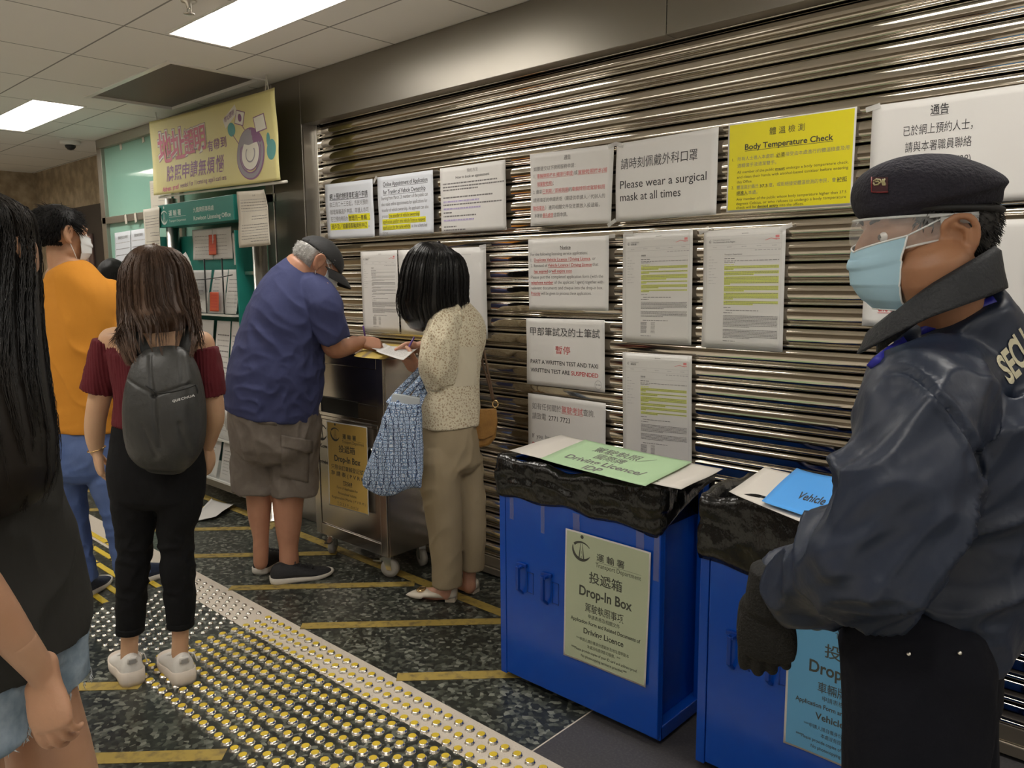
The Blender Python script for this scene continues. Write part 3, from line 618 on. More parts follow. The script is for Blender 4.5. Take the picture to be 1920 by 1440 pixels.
def liner(x0, x1, yb, h, label, drop_front, drop_side, seed, lip=.035):
    """black bag folded over the rim: rings of points running round the box, from inside over the rim and down outside"""
    per = []; nx, ny = 54, 26
    for i in range(nx): per.append((x0+(x1-x0)*i/nx, FB, 0, -1, i/nx, 'f'))
    for i in range(ny): per.append((x1, FB+(yb-FB)*i/ny, 1, 0, i/ny, 'r'))
    for i in range(nx): per.append((x1-(x1-x0)*i/nx, yb, 0, 1, i/nx, 'b'))
    for i in range(ny): per.append((x0, yb-(yb-FB)*i/ny, -1, 0, i/ny, 'l'))
    n = len(per); rows = []
    for lv in range(15):
        row = []
        for k, (x, y, ox, oy, t_, sd) in enumerate(per):
            nz = noise.noise(Vector((x*9+seed, y*9, lv*.35))); n2 = noise.noise(Vector((x*26, y*26+seed, lv*.55))); n3 = noise.noise(Vector((x*6+seed*3, y*6, 4)))
            D = drop_front+.02*n3 if sd in 'fl' else drop_side(t_)+.012*n3 if sd == 'r' else .05
            hh = h+lip*(.75+.9*n3)
            if lv == 0: z = h-.12; off = -.035
            elif lv == 1: z = h-.01; off = -.03+.006*n2
            elif lv == 2: z = hh; off = -.012+.008*n2
            elif lv == 3: z = hh+.004; off = .004+.006*n2
            else:
                q = (lv-3)/11; z = hh-(hh-(h-D))*q; off = .010+.011*nz+.007*n2+.010*math.sin(math.pi*q)+(-.004 if lv == 14 else 0)
                off = max(off, .0035)
            row.append((x+ox*off, y+oy*off, z+.004*n2*(lv > 3)))
        rows.append(row)
    b = MB(); b.add([p for r_ in rows for p in r_], [(j*n+i, j*n+(i+1) % n, (j+1)*n+(i+1) % n, (j+1)*n+i) for j in range(14) for i in range(n)], 0, True)
    o = tag(b.build('bin_liner', [M['bag']]), label, 'bin liner'); md = o.modifiers.new('thick', 'SOLIDIFY'); md.thickness = .0008; md.offset = -1
    return o
BX = (-1.90, -1.222); CX = (-1.088, -.41)
drop_box(*BX, ('blue metal drop-in box with a pale green sign, nearer the middle of the shutter',))
drop_box(*CX, ('blue metal drop-in box with a sky blue sign, partly behind the security guard',))
liner(*BX, 2.29, .815, 'black plastic liner folded over the rim of the box with the green sign', .115, lambda t_: .105*(1-t_)**1.2+.0, 1)
liner(*CX, 2.29, .815, 'crumpled black plastic liner over the rim of the box with the blue sign', .155, lambda t_: .12*(1-t_), 5, .05)
# remains of sticky tape under the liner
M['tapemark'] = mat('peeling_tape', (.36,.36,.42), .25, Alpha=.28)
b = MB()
for x, z0, z1, w in ((-1.845,.62,.70,.02),(-1.70,.60,.71,.018),(-1.56,.64,.70,.03),(-1.31,.56,.70,.03),(-1.245,.55,.72,.02)):
    b.add([(x+w*i/4+.004*noise.noise(Vector((x*40,i,j))), FB-.0032-.0003*i, z0+(z1-z0)*j/4) for j in range(5) for i in range(5)], [(j*5+i,j*5+i+1,(j+1)*5+i+1,(j+1)*5+i) for j in range(4) for i in range(4)])
o = tag(b.build('tape_residue', [M['tapemark']], fixn=False), 'peeling strips of clear tape below the liner on the green-signed box', 'tape'); o['kind'] = 'stuff'
def flat(px4, z, seed, curl=.004, ref=None): return Sheet([onZ(x, y, z) for x, y in px4], (0,0,1), curl, th=.0008, seed=seed)
# cards lying on the two boxes
s = flat([(1052,818),(1355,883),(1277,922),(955,848)], .858, 21, .004); s.th = .004; s.finish('card_lid', 'card', 'white cardboard lid lying on the box with the green sign', 'card')
s = flat([(1097,827),(1298,868),(1210,914),(1013,862)], .8655, 22, .003)
s.text('駕駛執照／', .22, .34, .22, 'inkgrey', .76, bold=.004); s.text('國際牌', .33, .56, .20, 'inkgrey', .60, bold=.004); s.text('Driving Licence/', .13, .76, .20, 'inkgrey', .86, bold=.02); s.text('IDP', .40, .96, .20, 'inkgrey', .56, bold=.02)
s.finish('printed_sheet', 'greensheet', 'pale green sheet reading Driving Licence IDP on the white card lid', 'sheet')
s = flat([(1434,879),(1640,925),(1575,1010),(1367,926)], .872, 23, .004); s.finish('card_lid', 'card', 'white cardboard lid on the box with the blue sign, beside the guard arm', 'card')
s = flat([(1494,884),(1645,912),(1585,995),(1428,946)], .8795, 24, .006)
s.text('Vehicle Licence', .30, .72, .24, 'ink', 1.0, bold=.02); s.finish('printed_sheet', 'bluesheet', 'bright blue sheet lying on the card lid beside the guard elbow', 'sheet')
def drop_sign(corners, normal, base, ch, en, label, seed, curl=.003):
    s = Sheet(corners, normal, curl, seed=seed); s.rect(.018, .012, .982, .988, base, .0002)
    logo(s, .20, .135, .23, 'signink'); s.text('運 輸 署', .385, .175, .062, 'signink', .71, bold=.012); s.rect(.385, .188, .90, .190, 'signink'); s.text('Transport Department', .375, .228, .048, 'signink', .90)
    return s
s = drop_sign([onY(x, y, FB-.006) for x, y in ((1062.5,989.5),(1222,1035.5),(1212,1288),(1058.5,1226.5))], (0,-1,0), 'greensign', 0, 0, '', 31)
s.text('投遞箱', .30, .355, .092, 'signink', .69, bold=.01); s.text('Drop-In Box', .185, .475, .105, 'signink', .81, bold=.022); s.text('駕駛執照事項', .26, .585, .072, 'signink', .72, bold=.006)
s.text('申請表格及相關文件', .30, .637, .036, 'signink', .68); s.text('Application Form and Related Documents of', .085, .69, .04, 'signink', .92, bold=.02); s.text('Driving Licence', .25, .765, .06, 'signink', .73, bold=.02)
s.text('***申請人請自備身份證副本及地址證明副本', .16, .83, .03, 'signink', .80); s.text('本處沒有提供影印服務。***', .30, .872, .03, 'signink', .70); s.text('***Please provide copies of your ID card and address proof.', .10, .915, .03, 'signink', .90, bold=.01); s.text('No photocopying service is provided.***', .225, .957, .03, 'signink', .78, bold=.01)
s.finish('box_sign', 'paper', 'pale green Drop-In Box sign for Driving Licence on the blue metal door', 'sign')
p0 = np.array([-.745, FB-.006, .641]); wv = np.array([.333,0,0]); hv = np.array([0,0,-.447]); p0 = np.array([-.815, FB-.006, .645])
s = drop_sign([p0, p0+wv, p0+wv+hv, p0+hv], (0,-1,0), 'bluesign', 0, 0, '', 32)
s.text('投遞箱', .30, .355, .092, 'signink', .69, bold=.01); s.text('Drop-In Box', .185, .475, .105, 'signink', .81, bold=.022); s.text('車輛牌照事項', .26, .585, .072, 'signink', .72, bold=.006)
s.text('申請表格及相關文件', .30, .637, .036, 'signink', .68); s.text('Application Form and Related Documents of', .085, .69, .04, 'signink', .92, bold=.02); s.text('Vehicle Licence', .25, .765, .06, 'signink', .73, bold=.02)
s.text('***申請人請自備身份證副本及地址證明副本', .16, .83, .03, 'signink', .80); s.text('本處沒有提供影印服務。***', .30, .872, .03, 'signink', .70); s.text('***Please provide copies of your ID card and address proof.', .10, .915, .03, 'signink', .90, bold=.01); s.text('No photocopying service is provided.***', .225, .957, .03, 'signink', .78, bold=.01)
s.finish('box_sign', 'paper', 'sky blue Drop-In Box sign behind the guard gloved hand', 'sign')

# ---------------------------------------------------------------- steel drop-in cabinet on castors
ax0, ax1, ay0, ay1, az0, az1 = -3.535, -2.925, 2.27, 2.60, .125, 1.095
t = thing('drop_cabinet', 'tall stainless steel drop-in cabinet on castors between the two people writing', 'cabinet', ((ax0+ax1)/2, (ay0+ay1)/2, 0))
b = MB(); b.box((ax0,ay0+.012,az0), (ax1,ay1,az1)); b.box((ax0-.004,ay0-.012,az1), (ax1+.004,ay1+.004,az1+.018)); b.build('carcass', [M['cabsteel']], t, bevel=.004)
b = MB(); f = .05
b.box((ax0,ay0,az0), (ax0+f,ay0+.012,az1)); b.box((ax1-f,ay0,az0), (ax1,ay0+.012,az1)); b.box((ax0+f,ay0,az1-.05), (ax1-f,ay0+.012,az1)); b.box((ax0+f,ay0,az0), (ax1-f,ay0+.012,az0+.06)); b.box((ax0+f,ay0,.755), (ax1-f,ay0+.012,.77)); b.build('face_frame', [M['cabsteel']], t, bevel=.002)
b = MB(); b.box((ax0+f+.003,ay0+.004,az0+.064), (ax1-f-.003,ay0+.014,.752)); dr = b.build('door', [M['cabsteel']], t, bevel=.002)
zs0, zs1 = .79, .865
b = MB(); b.box((ax0+f+.003,ay0+.006,.773), (ax1-f-.003,ay0+.014,zs0)); b.box((ax0+f+.003,ay0+.006,zs1), (ax1-f-.003,ay0+.014,az1-.052)); b.box((ax0+f+.003,ay0+.006,zs0), (ax0+f+.03,ay0+.014,zs1)); b.box((ax1-f-.16,ay0+.006,zs0), (ax1-f-.003,ay0+.014,zs1)); b.build('upper_panel', [M['cabsteel']], t, bevel=.0015)
b = MB(); b.box((ax0+f+.03,ay0+.0105,zs0), (ax1-f-.16,ay0+.0125,zs1)); b.box((ax0+f+.025,ay0-.006,zs1), (ax1-f-.155,ay0+.006,zs1+.007)); b.build('slot', [M['dark']], t)
hx, hz = ax1-f-.055, .60
b = MB(); b.tube([(hx+.03*math.cos(a), ay0-.006, hz+.058*math.sin(a)) for a in np.linspace(0, 2*math.pi, 25)], .006, 8); hd = b.build('handle', [M['chrome']], dr)
b = MB(); b.add([(hx+.024*math.cos(a), ay0+.0035, hz+.052*math.sin(a)) for a in np.linspace(0, 2*math.pi, 21)[:-1]], [tuple(range(20))]); b.build('handle_recess', [M['black']], t)
b = MB(); b.lathe([(.004,0),(.004,.003)], n=10); o = b.build('rivet', [M['chrome']], t, local=True); o.rotation_euler = (math.pi/2,0,0); o.location = (ax1-f/2-(ax0+ax1)/2, ay0-(ay0+ay1)/2, .74)
# lettering etched on the steel door, most of it under the sign
s = Sheet([(ax0+.02,ay0+.0035,.75),(ax1-.02,ay0+.0035,.75),(ax1-.02,ay0+.0035,.20),(ax0+.02,ay0+.0035,.20)], (0,-1,0), 0, seed=3)
s.mb = MB(); s.mats = [None]
logo(s, .10, .12, .17, 'ink'); s.text('Kowloon Licensing Office', .06, .275, .05, 'ink', .86, bold=.01); s.text('Driving / Vehicle Licensing Office', .02, .43, .05, 'ink', .93, bold=.01); s.text('Drop-in-box', .28, .68, .062, 'ink', .70, bold=.012)
s.finish('etched_lettering', 'ink', '', parent=dr)
s = drop_sign([onY(x, y, ay0-.004) for x, y in ((614.6,788.6),(691.4,800.6),(695.6,966),(620.6,946))], (0,-1,0), 'amber', 0, 0, '', 33, .006)
s.text('投遞箱', .28, .335, .09, 'signink', .68, bold=.01); s.text('Drop-In Box', .16, .455, .10, 'signink', .81, bold=.022); s.text('只限自訂車輛登記號碼', .07, .55, .062, 'signink', .97, bold=.004); s.text('申 請 表 ( P V R M )', .06, .625, .062, 'signink', .97, bold=.01)
s.text('TD569', .36, .715, .058, 'signink', .60, bold=.015, under=.06); s.text('Form of Application for', .20, .775, .042, 'signink', .74); s.text('Personalised Vehicle', .23, .84, .042, 'signink', .70); s.text('Registration Marks ( P V R M )', .07, .90, .042, 'signink', .92); s.text('T D 5 6 9   o n l y', .20, .965, .042, 'signink', .74, under=.06)
s.finish('box_sign', 'paper', 'amber Drop-In Box sign on the stainless steel cabinet', 'sign')
for k, (wx, wy, rz) in enumerate(((ax1-.075,ay0+.05,.5), (ax0+.06,ay0+.05,2.2), (ax1-.075,ay1-.06,-.3), (ax0+.06,ay1-.06,.9))):
    r_ = .046; d = np.array([math.cos(rz), math.sin(rz), 0]); nn = np.array([-d[1], d[0], 0]); c = np.array([wx,wy,r_])+d*.018
    b = MB(); ring = lambda r, o: [tuple(c+nn*o+d*r*math.cos(a)+np.array([0,0,r*math.sin(a)])) for a in np.linspace(0, 2*math.pi, 25)[:-1]]
    b.box((wx-.035,wy-.035,az0-.006), (wx+.035,wy+.035,az0)); b.obox(np.array([wx,wy,.098])+d*.008, d*.02, nn*.016, (0,0,.012))
    for sg in (-1, 1): b.prism([c+nn*sg*.0155+d*.012+[0,0,-.008], c+nn*sg*.0155-d*.012+[0,0,-.008], np.array([wx,wy,.105])-d*.02+nn*sg*.0155, np.array([wx,wy,.105])+d*.026+nn*sg*.0155], nn*sg*.002)
    cs = b.build('castor', [M['chrome']], t)
    b = MB(); A = ring(r_, -.012); B = ring(r_, .012); A2 = ring(r_*.55, -.0135); B2 = ring(r_*.55, .0135); n = 24
    b.add(A2+A+B+B2, [(j*n+i, j*n+(i+1) % n, (j+1)*n+(i+1) % n, (j+1)*n+i) for j in range(3) for i in range(n)]+[tuple(range(n))[::-1], tuple(3*n+i for i in range(n))], 0, True)
    b.build('wheel', [mat('castor_rubber', (.40,.38,.34), .5) if k == 0 else bpy.data.materials['castor_rubber']], cs)
    if k < 2:
        b = MB(); b.obox(np.array([wx,wy,.082])-d*.045, d*.022, nn*.016, (0,0,.004)); b.obox(np.array([wx,wy,.09])-d*.02, d*.012, nn*.012, (0,0,.008)); b.build('brake_pedal', [M['chrome']], cs)
# things on the cabinet
M['manila'] = mat('yellow_manila', (.56, .41, .10), .6); M['browntape'] = mat('brown_tape', (.30, .24, .13), .3)
ZT = az1+.02
s = flat([(705.7,638),(782,648),(722,674.5),(663.7,669)], ZT, 41, .003); s.rect(.22, .0, .33, 1.0, 'browntape', .0006)
s.finish('manila_envelope', 'manila', 'large yellow-brown envelope with a strip of brown tape on top of the steel cabinet', 'envelope')
for k, (q, zz, lab) in enumerate((([(721,648),(764,656),(744,675),(689,653)], .012, 'white form lying on the yellow-brown envelope, tip towards the man in navy'),
                                  ([(728,652),(789,654),(757,680),(705,663)], .024, 'white form held in the left hand of the lace-top woman'))):
    s = flat(q, ZT+zz, 42+k, .006)
    for i in range(9): s.greek(.1, .9, .1+.09*i, .02, 'inklight', i+k*10, (.03,.12), .02)
    s.finish('paper_form', 'paper', lab, 'form')
# paper dropped on the floor
for q, lab, sd in (([(397,939),(440,949.5),(408,973),(362,978)], 'white sheet of paper lying on the floor left of the man in navy', 44), ([(432,919),(449,923.5),(440,926),(423,922)], 'thin slip of white paper on the floor under the leaflet stand', 45)):
    s = flat(q, .006 if sd == 44 else .003, sd, .012 if sd == 44 else .004); s.finish('loose_sheet', 'paper', lab, 'sheet')

# ---------------------------------------------------------------- leaflet stand
M['teal'] = mat('teal_enamel', (.010, .20, .165), .45); M['tealside'] = M['teal']; M['white_ink'] = mat('white_lettering', (.62, .68, .64), .5)
M['acrylic'] = mat('clear_acrylic', (.8, .82, .8), .08, Alpha=.22); M['redcard'] = mat('orange_red_card', (.55, .085, .03), .5)
LX0, LX1, LY0, LY1 = -5.49, -4.455, 2.385, 2.505
t = thing('leaflet_stand', 'teal leaflet stand of the licensing office held between two steel poles', 'stand', (-4.9, 2.44, 0))
hb = MB(); hb.box((LX0,LY0,1.825), (LX1,LY1,1.975)); hp = hb.build('header_panel', [M['teal']], t, bevel=.003)
s = Sheet([(LX0,LY0-.0008,1.975),(LX1,LY0-.0008,1.975),(LX1,LY0-.0008,1.825),(LX0,LY0-.0008,1.825)], (0,-1,0), 0, seed=1); s.mb = MB(); s.mats = [None]
logo(s, .085, .54, .10, 'white_ink'); s.text('運 輸 署', .155, .52, .28, 'white_ink', .33, bold=.01); s.text('Transport Department', .155, .80, .15, 'white_ink', .395); s.rect(.155, .58, .395, .595, 'white_ink'); s.text('九龍牌照事務處', .50, .50, .23, 'white_ink', .765, bold=.006); s.text('Kowloon Licensing Office', .50, .84, .25, 'white_ink', .965, bold=.012)
s.finish('header_lettering', 'white_ink', '', parent=hp)
b = MB(); b.box((LX0,LY1-.012,.16), (LX1,LY1,1.765)); b.build('back_board', [M['teal']], t)
for x in (LX0, LX1-.012): b = MB(); b.box((x,LY0,.16), (x+.012,LY1-.012,1.765)); b.build('side_panel', [M['teal']], t, bevel=.002)
zsh = [1.245, .80, .44, .16]
for k, z in enumerate(zsh): b = MB(); b.box((LX0+.012,LY0-.03,z), (LX1-.012,LY1-.012,z+.012)); b.build('shelf', [mat('pale_shelf', (.62,.62,.58), .4) if k == 0 else bpy.data.materials['pale_shelf']], t)
b = MB(); b.box((LX0+.012,LY0+.02,.70), (LX1-.012,LY0+.03,.80)); b.build('valance', [M['black']], t)
b = MB(); b.box((LX0,LY0-.02,.11), (LX1,LY1,.16)); b.build('base_rail', [M['frame']], t, bevel=.003)
for x in (-5.42, -4.285): b = MB(); b.lathe([(.09,0),(.09,.012),(.042,.014),(.042,2.02 if x < -5 else 1.965)], (x,2.445,0), 24); b.build('pole', [M['pole']], t)
b = MB()
for z in (1.9, 1.5, .5): b.box((-5.42,2.43,z), (LX0+.01,2.46,z+.02)) if False else b.box((LX1-.003,2.435,z), (-4.32,2.455,z+.02))
b.build('bracket', [M['pole']], t)
for k, x in enumerate((-5.15, -4.83, -4.60)):      # wire and rods in front of the leaflets
    b = MB(); b.tube([(x,LY0-.02,1.26), (x+.004,LY0-.02,1.60)], .005, 8); b.build('divider_rod', [M['black']], t)
b = MB(); b.tube([(x, LY0-.028-.02*math.sin((x-LX0)/(LX1-LX0)*math.pi), 1.47+.03*((x-LX0)/(LX1-LX0)-.5)**2*4) for x in np.linspace(LX0+.01, LX1-.004, 13)], .003, 6); b.build('retaining_wire', [M['black']], t)
def pocket_sheet(x, z, w, h, tilt, label, base='paper', seed=0, rows=8, head=None, y=None):
    y = LY0+.045 if y is None else y
    s = Sheet([(x,y,z+h),(x+w,y,z+h),(x+w,y-tilt,z),(x,y-tilt,z)], (0,-1,.1), .006, seed=seed)
    if head: s.text(head, .10, .14, .09, 'inkgrey', bold=.006)
    for i in range(rows): s.greek(.1, .9-.2*((i*3+seed) % 3), .22+.70*i/rows, .018, 'inklight' if i % 3 else 'inkgrey', i+seed*17, (.05,.16), .02)
    s.finish('leaflet', base, label, 'leaflet', 'leaflets in the teal stand')
kk = 0
for x, w, lab in ((-5.20,.27,'white leaflet at the upper left of the teal stand'), (-4.92,.25,'white leaflet in the middle of the top of the teal stand'), (-4.66,.18,'white leaflet at the upper right of the teal stand')):
    pocket_sheet(x, 1.60-.04*(kk == 2), w, .20, 0, lab, 'plastic_sleeve', kk, 6, None, LY1-.018); kk += 1
for z, h in ((1.262, .27), (.82, .39), (.455, .33), (.175, .24)):
    for x in (-5.42, -5.12, -4.81, -4.615):
        w = .145 if x > -4.7 else .27 if x < -4.85 else .18
        pocket_sheet(x, z, w, h, .05, 'white printed leaflet in a pocket of the teal stand, %s' % ('top shelf' if z > 1.2 else 'second shelf' if z > .8 else 'third shelf' if z > .4 else 'bottom shelf')+(', far left' if x < -5.3 else ', left of centre' if x < -5 else ', right of centre' if x < -4.7 else ', beside the right-hand panel'), 'paper', kk, 8); kk += 1
b = MB(); b.box((-5.0,LY0-.018,.455), (-4.75,LY0-.012,.70)); 
for z in (1.262, .455, .175):
    for x in (-5.47, -4.95): b = MB(); b.box((x,LY0-.022,z), (x+.48,LY0-.018,z+.13)); b.build('acrylic_lip', [M['acrylic']], t)
for (x, z, w, h, y, lab) in ((-4.97,1.63,.10,.13,LY1-.026,'orange-red square card at the top of the teal stand'), (-4.75,1.275,.115,.12,LY0-.03,'orange-red folded card on the top shelf of the teal stand')):
    s = Sheet([(x,y,z+h),(x+w,y,z+h),(x+w,y-.006,z),(x,y-.006,z)], (0,-1,0), .002, seed=int(x*100)); 
    for i in range(5): s.greek(.15, .85, .15+.15*i, .04, 'red', i)
    s.finish('red_card', 'redcard', lab, 'card')
for k, (x, z, dx, h) in enumerate(((-4.99,1.37,.15,.26), (-4.62,.53,.12,.20))):      # fanned leaflets drooping from the pockets
    q = MB()
    for i in range(5): q.ribbon([(x+.02*i, LY0-.01-.012*i, z), (x+.03*i-.02, LY0-.035-.014*i, z+h*.55), (x-.08+.045*i, LY0-.05-.012*i, z+h*(.98-.06*i))], .11, .0008, (0,-1,.2))
    tag(q.build('fanned_leaflet', [M['paper']]), 'curled bundle of white leaflets drooping over the %s of the teal stand' % ('top shelf' if k == 0 else 'third shelf'), 'leaflet')
# papers fixed to the poles and the glass
def free_sheet(px4, Y, seed, base, label, curl=.01, rows=16, head=None):
    s = Sheet([onY(x, y, Y) for x, y in px4], (0,-1,0), curl, seed=seed)
    if head: s.text(head, .5, .10, .05, 'inkgrey', align='c')
    for i in range(rows):
        if i in (5, 8): continue
        s.greek(.07+.3*(i in (6, 7, 15)), .93, .15+.8*i/rows, .010, 'inkgrey' if i % 4 else 'inklight', i+seed, (.03,.09), .012)
    return s.finish('paper_notice', base, label)
free_sheet([(454,360),(503,355.5),(519.5,459),(458,465)], 2.385, 51, 'paperold', 'cream notice fixed round the right-hand steel pole of the leaflet stand', .018, 16, 'A A')
free_sheet([(272.5,393),(303,388),(304,482),(276,484)], 2.39, 52, 'paperold', 'cream notice fixed to the left-hand pole of the leaflet stand', .010, 14)
free_sheet([(282,340),(322,333),(324,398),(285,402)], 2.592, 53, 'paperold', 'cream notice on the glass wall below the left end of the banner', .004, 12)
free_sheet([(216,437),(245.6,432),(248,560),(219.5,566)], 2.590, 54, 'paperblue', 'bluish white sheet on the glass wall beside the steel frame', .003, 9, '車輛登記及牌照')
free_sheet([(246.5,432),(274,428),(277,556),(248.8,560)], 2.590, 55, 'paperblue', 'bluish white sheet on the glass wall, right-hand of the pair', .003, 9, '駕駛執照事務')
free_sheet([(316.5,427.5),(337,425),(338,446.5),(318,448)], 2.585, 56, 'paperblue', 'small bluish white sheet seen under the teal header panel', .002, 3)
for k, (x, y) in enumerate(((226,272),(268,258),(236,411),(254,408))):
    p = onY(x, y, 2.565 if k > 1 else 2.597); b = MB(); b.obox(p, (.018,0,.004), (0,.0015,0), (-.006,0,.035)); tag(b.build('paper_scrap', [M['paperold']]), ['cream scrap of tape high on the glass wall, left one','cream scrap of tape high on the glass wall, nearer the banner','white scrap on the steel rail of the glass wall, left one','white scrap on the steel rail of the glass wall, right one'][k], 'scrap')

# ---------------------------------------------------------------- banner
M['banner'] = mat('pale_yellow_banner', (.66, .60, .27), .55); M['bpink'] = mat('banner_pink', (.58, .16, .24), .6); M['bpurple'] = mat('banner_purple', (.25, .12, .24), .6); M['bwhite'] = mat('banner_white', (.72, .70, .62), .6); M['bteal'] = mat('banner_teal', (.10, .33, .32), .6); M['bgrey'] = mat('banner_grey', (.30, .28, .31), .6)
t = thing('banner', 'pale yellow fabric banner with pink and purple Chinese lettering hung before the glass wall', 'banner', (-4.8, 2.44, 2.3))
s = Sheet([onY(x, y, 2.44) for x, y in ((290,230),(526,166),(535.5,338),(298,367))], (0,-1,0), .02, seed=61, n=26)
for i, (ch, x, y, sz) in enumerate((('地',.055,.555,.44),('址',.17,.54,.42),('證',.285,.50,.33),('明',.375,.475,.33))):
    for m_, bd, l in (('bpurple',.085,.001),('bwhite',.065,.0016),('bpink',.018,.0024)): s.text(ch, x-bd*.10, y, sz, m_, x+(.115 if i < 2 else .088)+bd*.10, bold=bd, l=l, slope=-.10)
for i, ch in enumerate('有帶到'): s.text(ch, .475+.052*i, .525-.008*i, .14, 'bpurple', .521+.052*i, bold=.014, l=.001)
for i, ch in enumerate('牌照申請無煩惱'): s.text(ch, .115+.071*i, .815-.004*i, .22, 'bpurple', .178+.071*i, bold=.016, l=.001)
ph = 'Address proof needed for licensing applications'
for i, c_ in enumerate(ph): s.text(c_, .075+.0117*i, .965-.0011*i-.012*math.sin(i/46*math.pi), .085, 'bpink' if i < 13 else 'bpurple', bold=.03 if i < 13 else .004, l=.001)
def ring(cu, cv, ru, rv, ri, m_, l, a0=0, a1=2*math.pi, n=40):
    for i in range(n):
        a, c = a0+(a1-a0)*i/n, a0+(a1-a0)*(i+1)/n
        s.poly([(cu+ru*math.cos(a), cv+rv*math.sin(a)), (cu+ru*math.cos(c), cv+rv*math.sin(c)), (cu+ru*ri*math.cos(c), cv+rv*ri*math.sin(c)), (cu+ru*ri*math.cos(a), cv+rv*ri*math.sin(a))], m_, l)
CU, CV = .800, .655
ring(CU, CV, .099, .300, 0, 'bpurple', .001); ring(CU-.003, CV-.004, .093, .285, 0, 'bgrey', .0014); ring(CU, CV, .076, .225, .93, 'bpurple', .0020); ring(CU, CV, .066, .195, 0, 'bpurple', .0024); ring(CU, CV, .061, .182, 0, 'bwhite', .0030)
ring(CU, CV, .034, .100, .0, 'bgrey', .0036); ring(CU, CV, .028, .084, 0, 'bwhite', .0042)
ring(.948, .65, .034, .115, 0, 'bteal', .0012); ring(.925, .53, .013, .075, 0, 'bteal', .0012); ring(.672, .335, .028, .080, 0, 'bteal', .0012)
def card(cu, cv, w, h, a, l=.0018):
    R_ = lambda x, y: (cu+x*math.cos(a)-y*math.sin(a)*.45, cv+(x*math.sin(a)*2.2+y*math.cos(a)))
    s.poly([R_(-w,-h), R_(w,-h), R_(w,h), R_(-w,h)], 'bpurple', l); s.poly([R_(-w*.88,-h*.88), R_(w*.88,-h*.88), R_(w*.88,h*.88), R_(-w*.88,h*.88)], 'bwhite', l+.0008)
card(.742, .225, .032, .080, .35); ring(.744, .225, .013, .045, 0, 'bpurple', .003); card(.878, .335, .040, .090, -.12); ring(.880, .36, .02, .05, .6, 'bpurple', .003, math.pi, 2*math.pi, 12)
s.poly([(.615,.20),(.715,.06),(.730,.16),(.630,.31)], 'bwhite', .0012); s.text('地址證明', .628, .235, .07, 'bpurple', .705, bold=.01, l=.002, slope=-.85)
for a, c in (((.742,.30),(.765,.37)), ((.868,.42),(.845,.47)), ((.672,.39),(.715,.52))): s.poly([a, (a[0]+.005,a[1]), (c[0]+.005,c[1]), c], 'bpurple', .0012)
s.finish('fabric', 'banner', '', parent=t)
c0, c1, c2, c3 = s.c
b = MB(); b.tube([c3+[0,0,-.008], c2+[.012,0,-.008]], .008, 10); b.build('bottom_rod', [M['bwhite']], t)
b = MB()
for q, ex in ((c0+.03*(c1-c0), -.02), (c0+.90*(c1-c0), .02), (c0+.93*(c1-c0), -.03)): b.tube([q+[0,-.004,-.01], q+[ex*.5,0,.03], [q[0]+ex,q[1],H-.002]], .003, 6)
b.build('string', [M['bwhite']], t)
# ---------------------------------------------------------------- people: shared tools
hf = np.array([-math.sin(YAW), math.cos(YAW), 0.]); rh = np.array([math.cos(YAW), math.sin(YAW), 0.]); Zv = np.array([0,0,1.])
def hp(x, y, d): r_ = ray(x, y); return CAM+r_*(d/(r_@hf))
def unit(v): v = np.asarray(v, float); return v/(np.linalg.norm(v)+1e-12)
def vnoise(P, seed=0):
    P = np.asarray(P, float)+seed*17.13; i = np.floor(P).astype(np.int64); f = P-i; f = f*f*(3-2*f)
    def h(a, b, c):
        n = (a*73856093) ^ (b*19349663) ^ (c*83492791); n = (n ^ (n >> 13))*1274126177; n = n ^ (n >> 16); return (n & 0xffff)/65535.
    r = 0
    for dx in (0, 1):
        for dy in (0, 1):
            for dz in (0, 1):
                w = (f[:,0] if dx else 1-f[:,0])*(f[:,1] if dy else 1-f[:,1])*(f[:,2] if dz else 1-f[:,2]); r = r+w*h(i[:,0]+dx, i[:,1]+dy, i[:,2]+dz)
    return r
def chain_eval(ch, sub=5):
    C = np.array([list(p)+[a, b] for p, a, b in ch], float); return spline(C, sub)
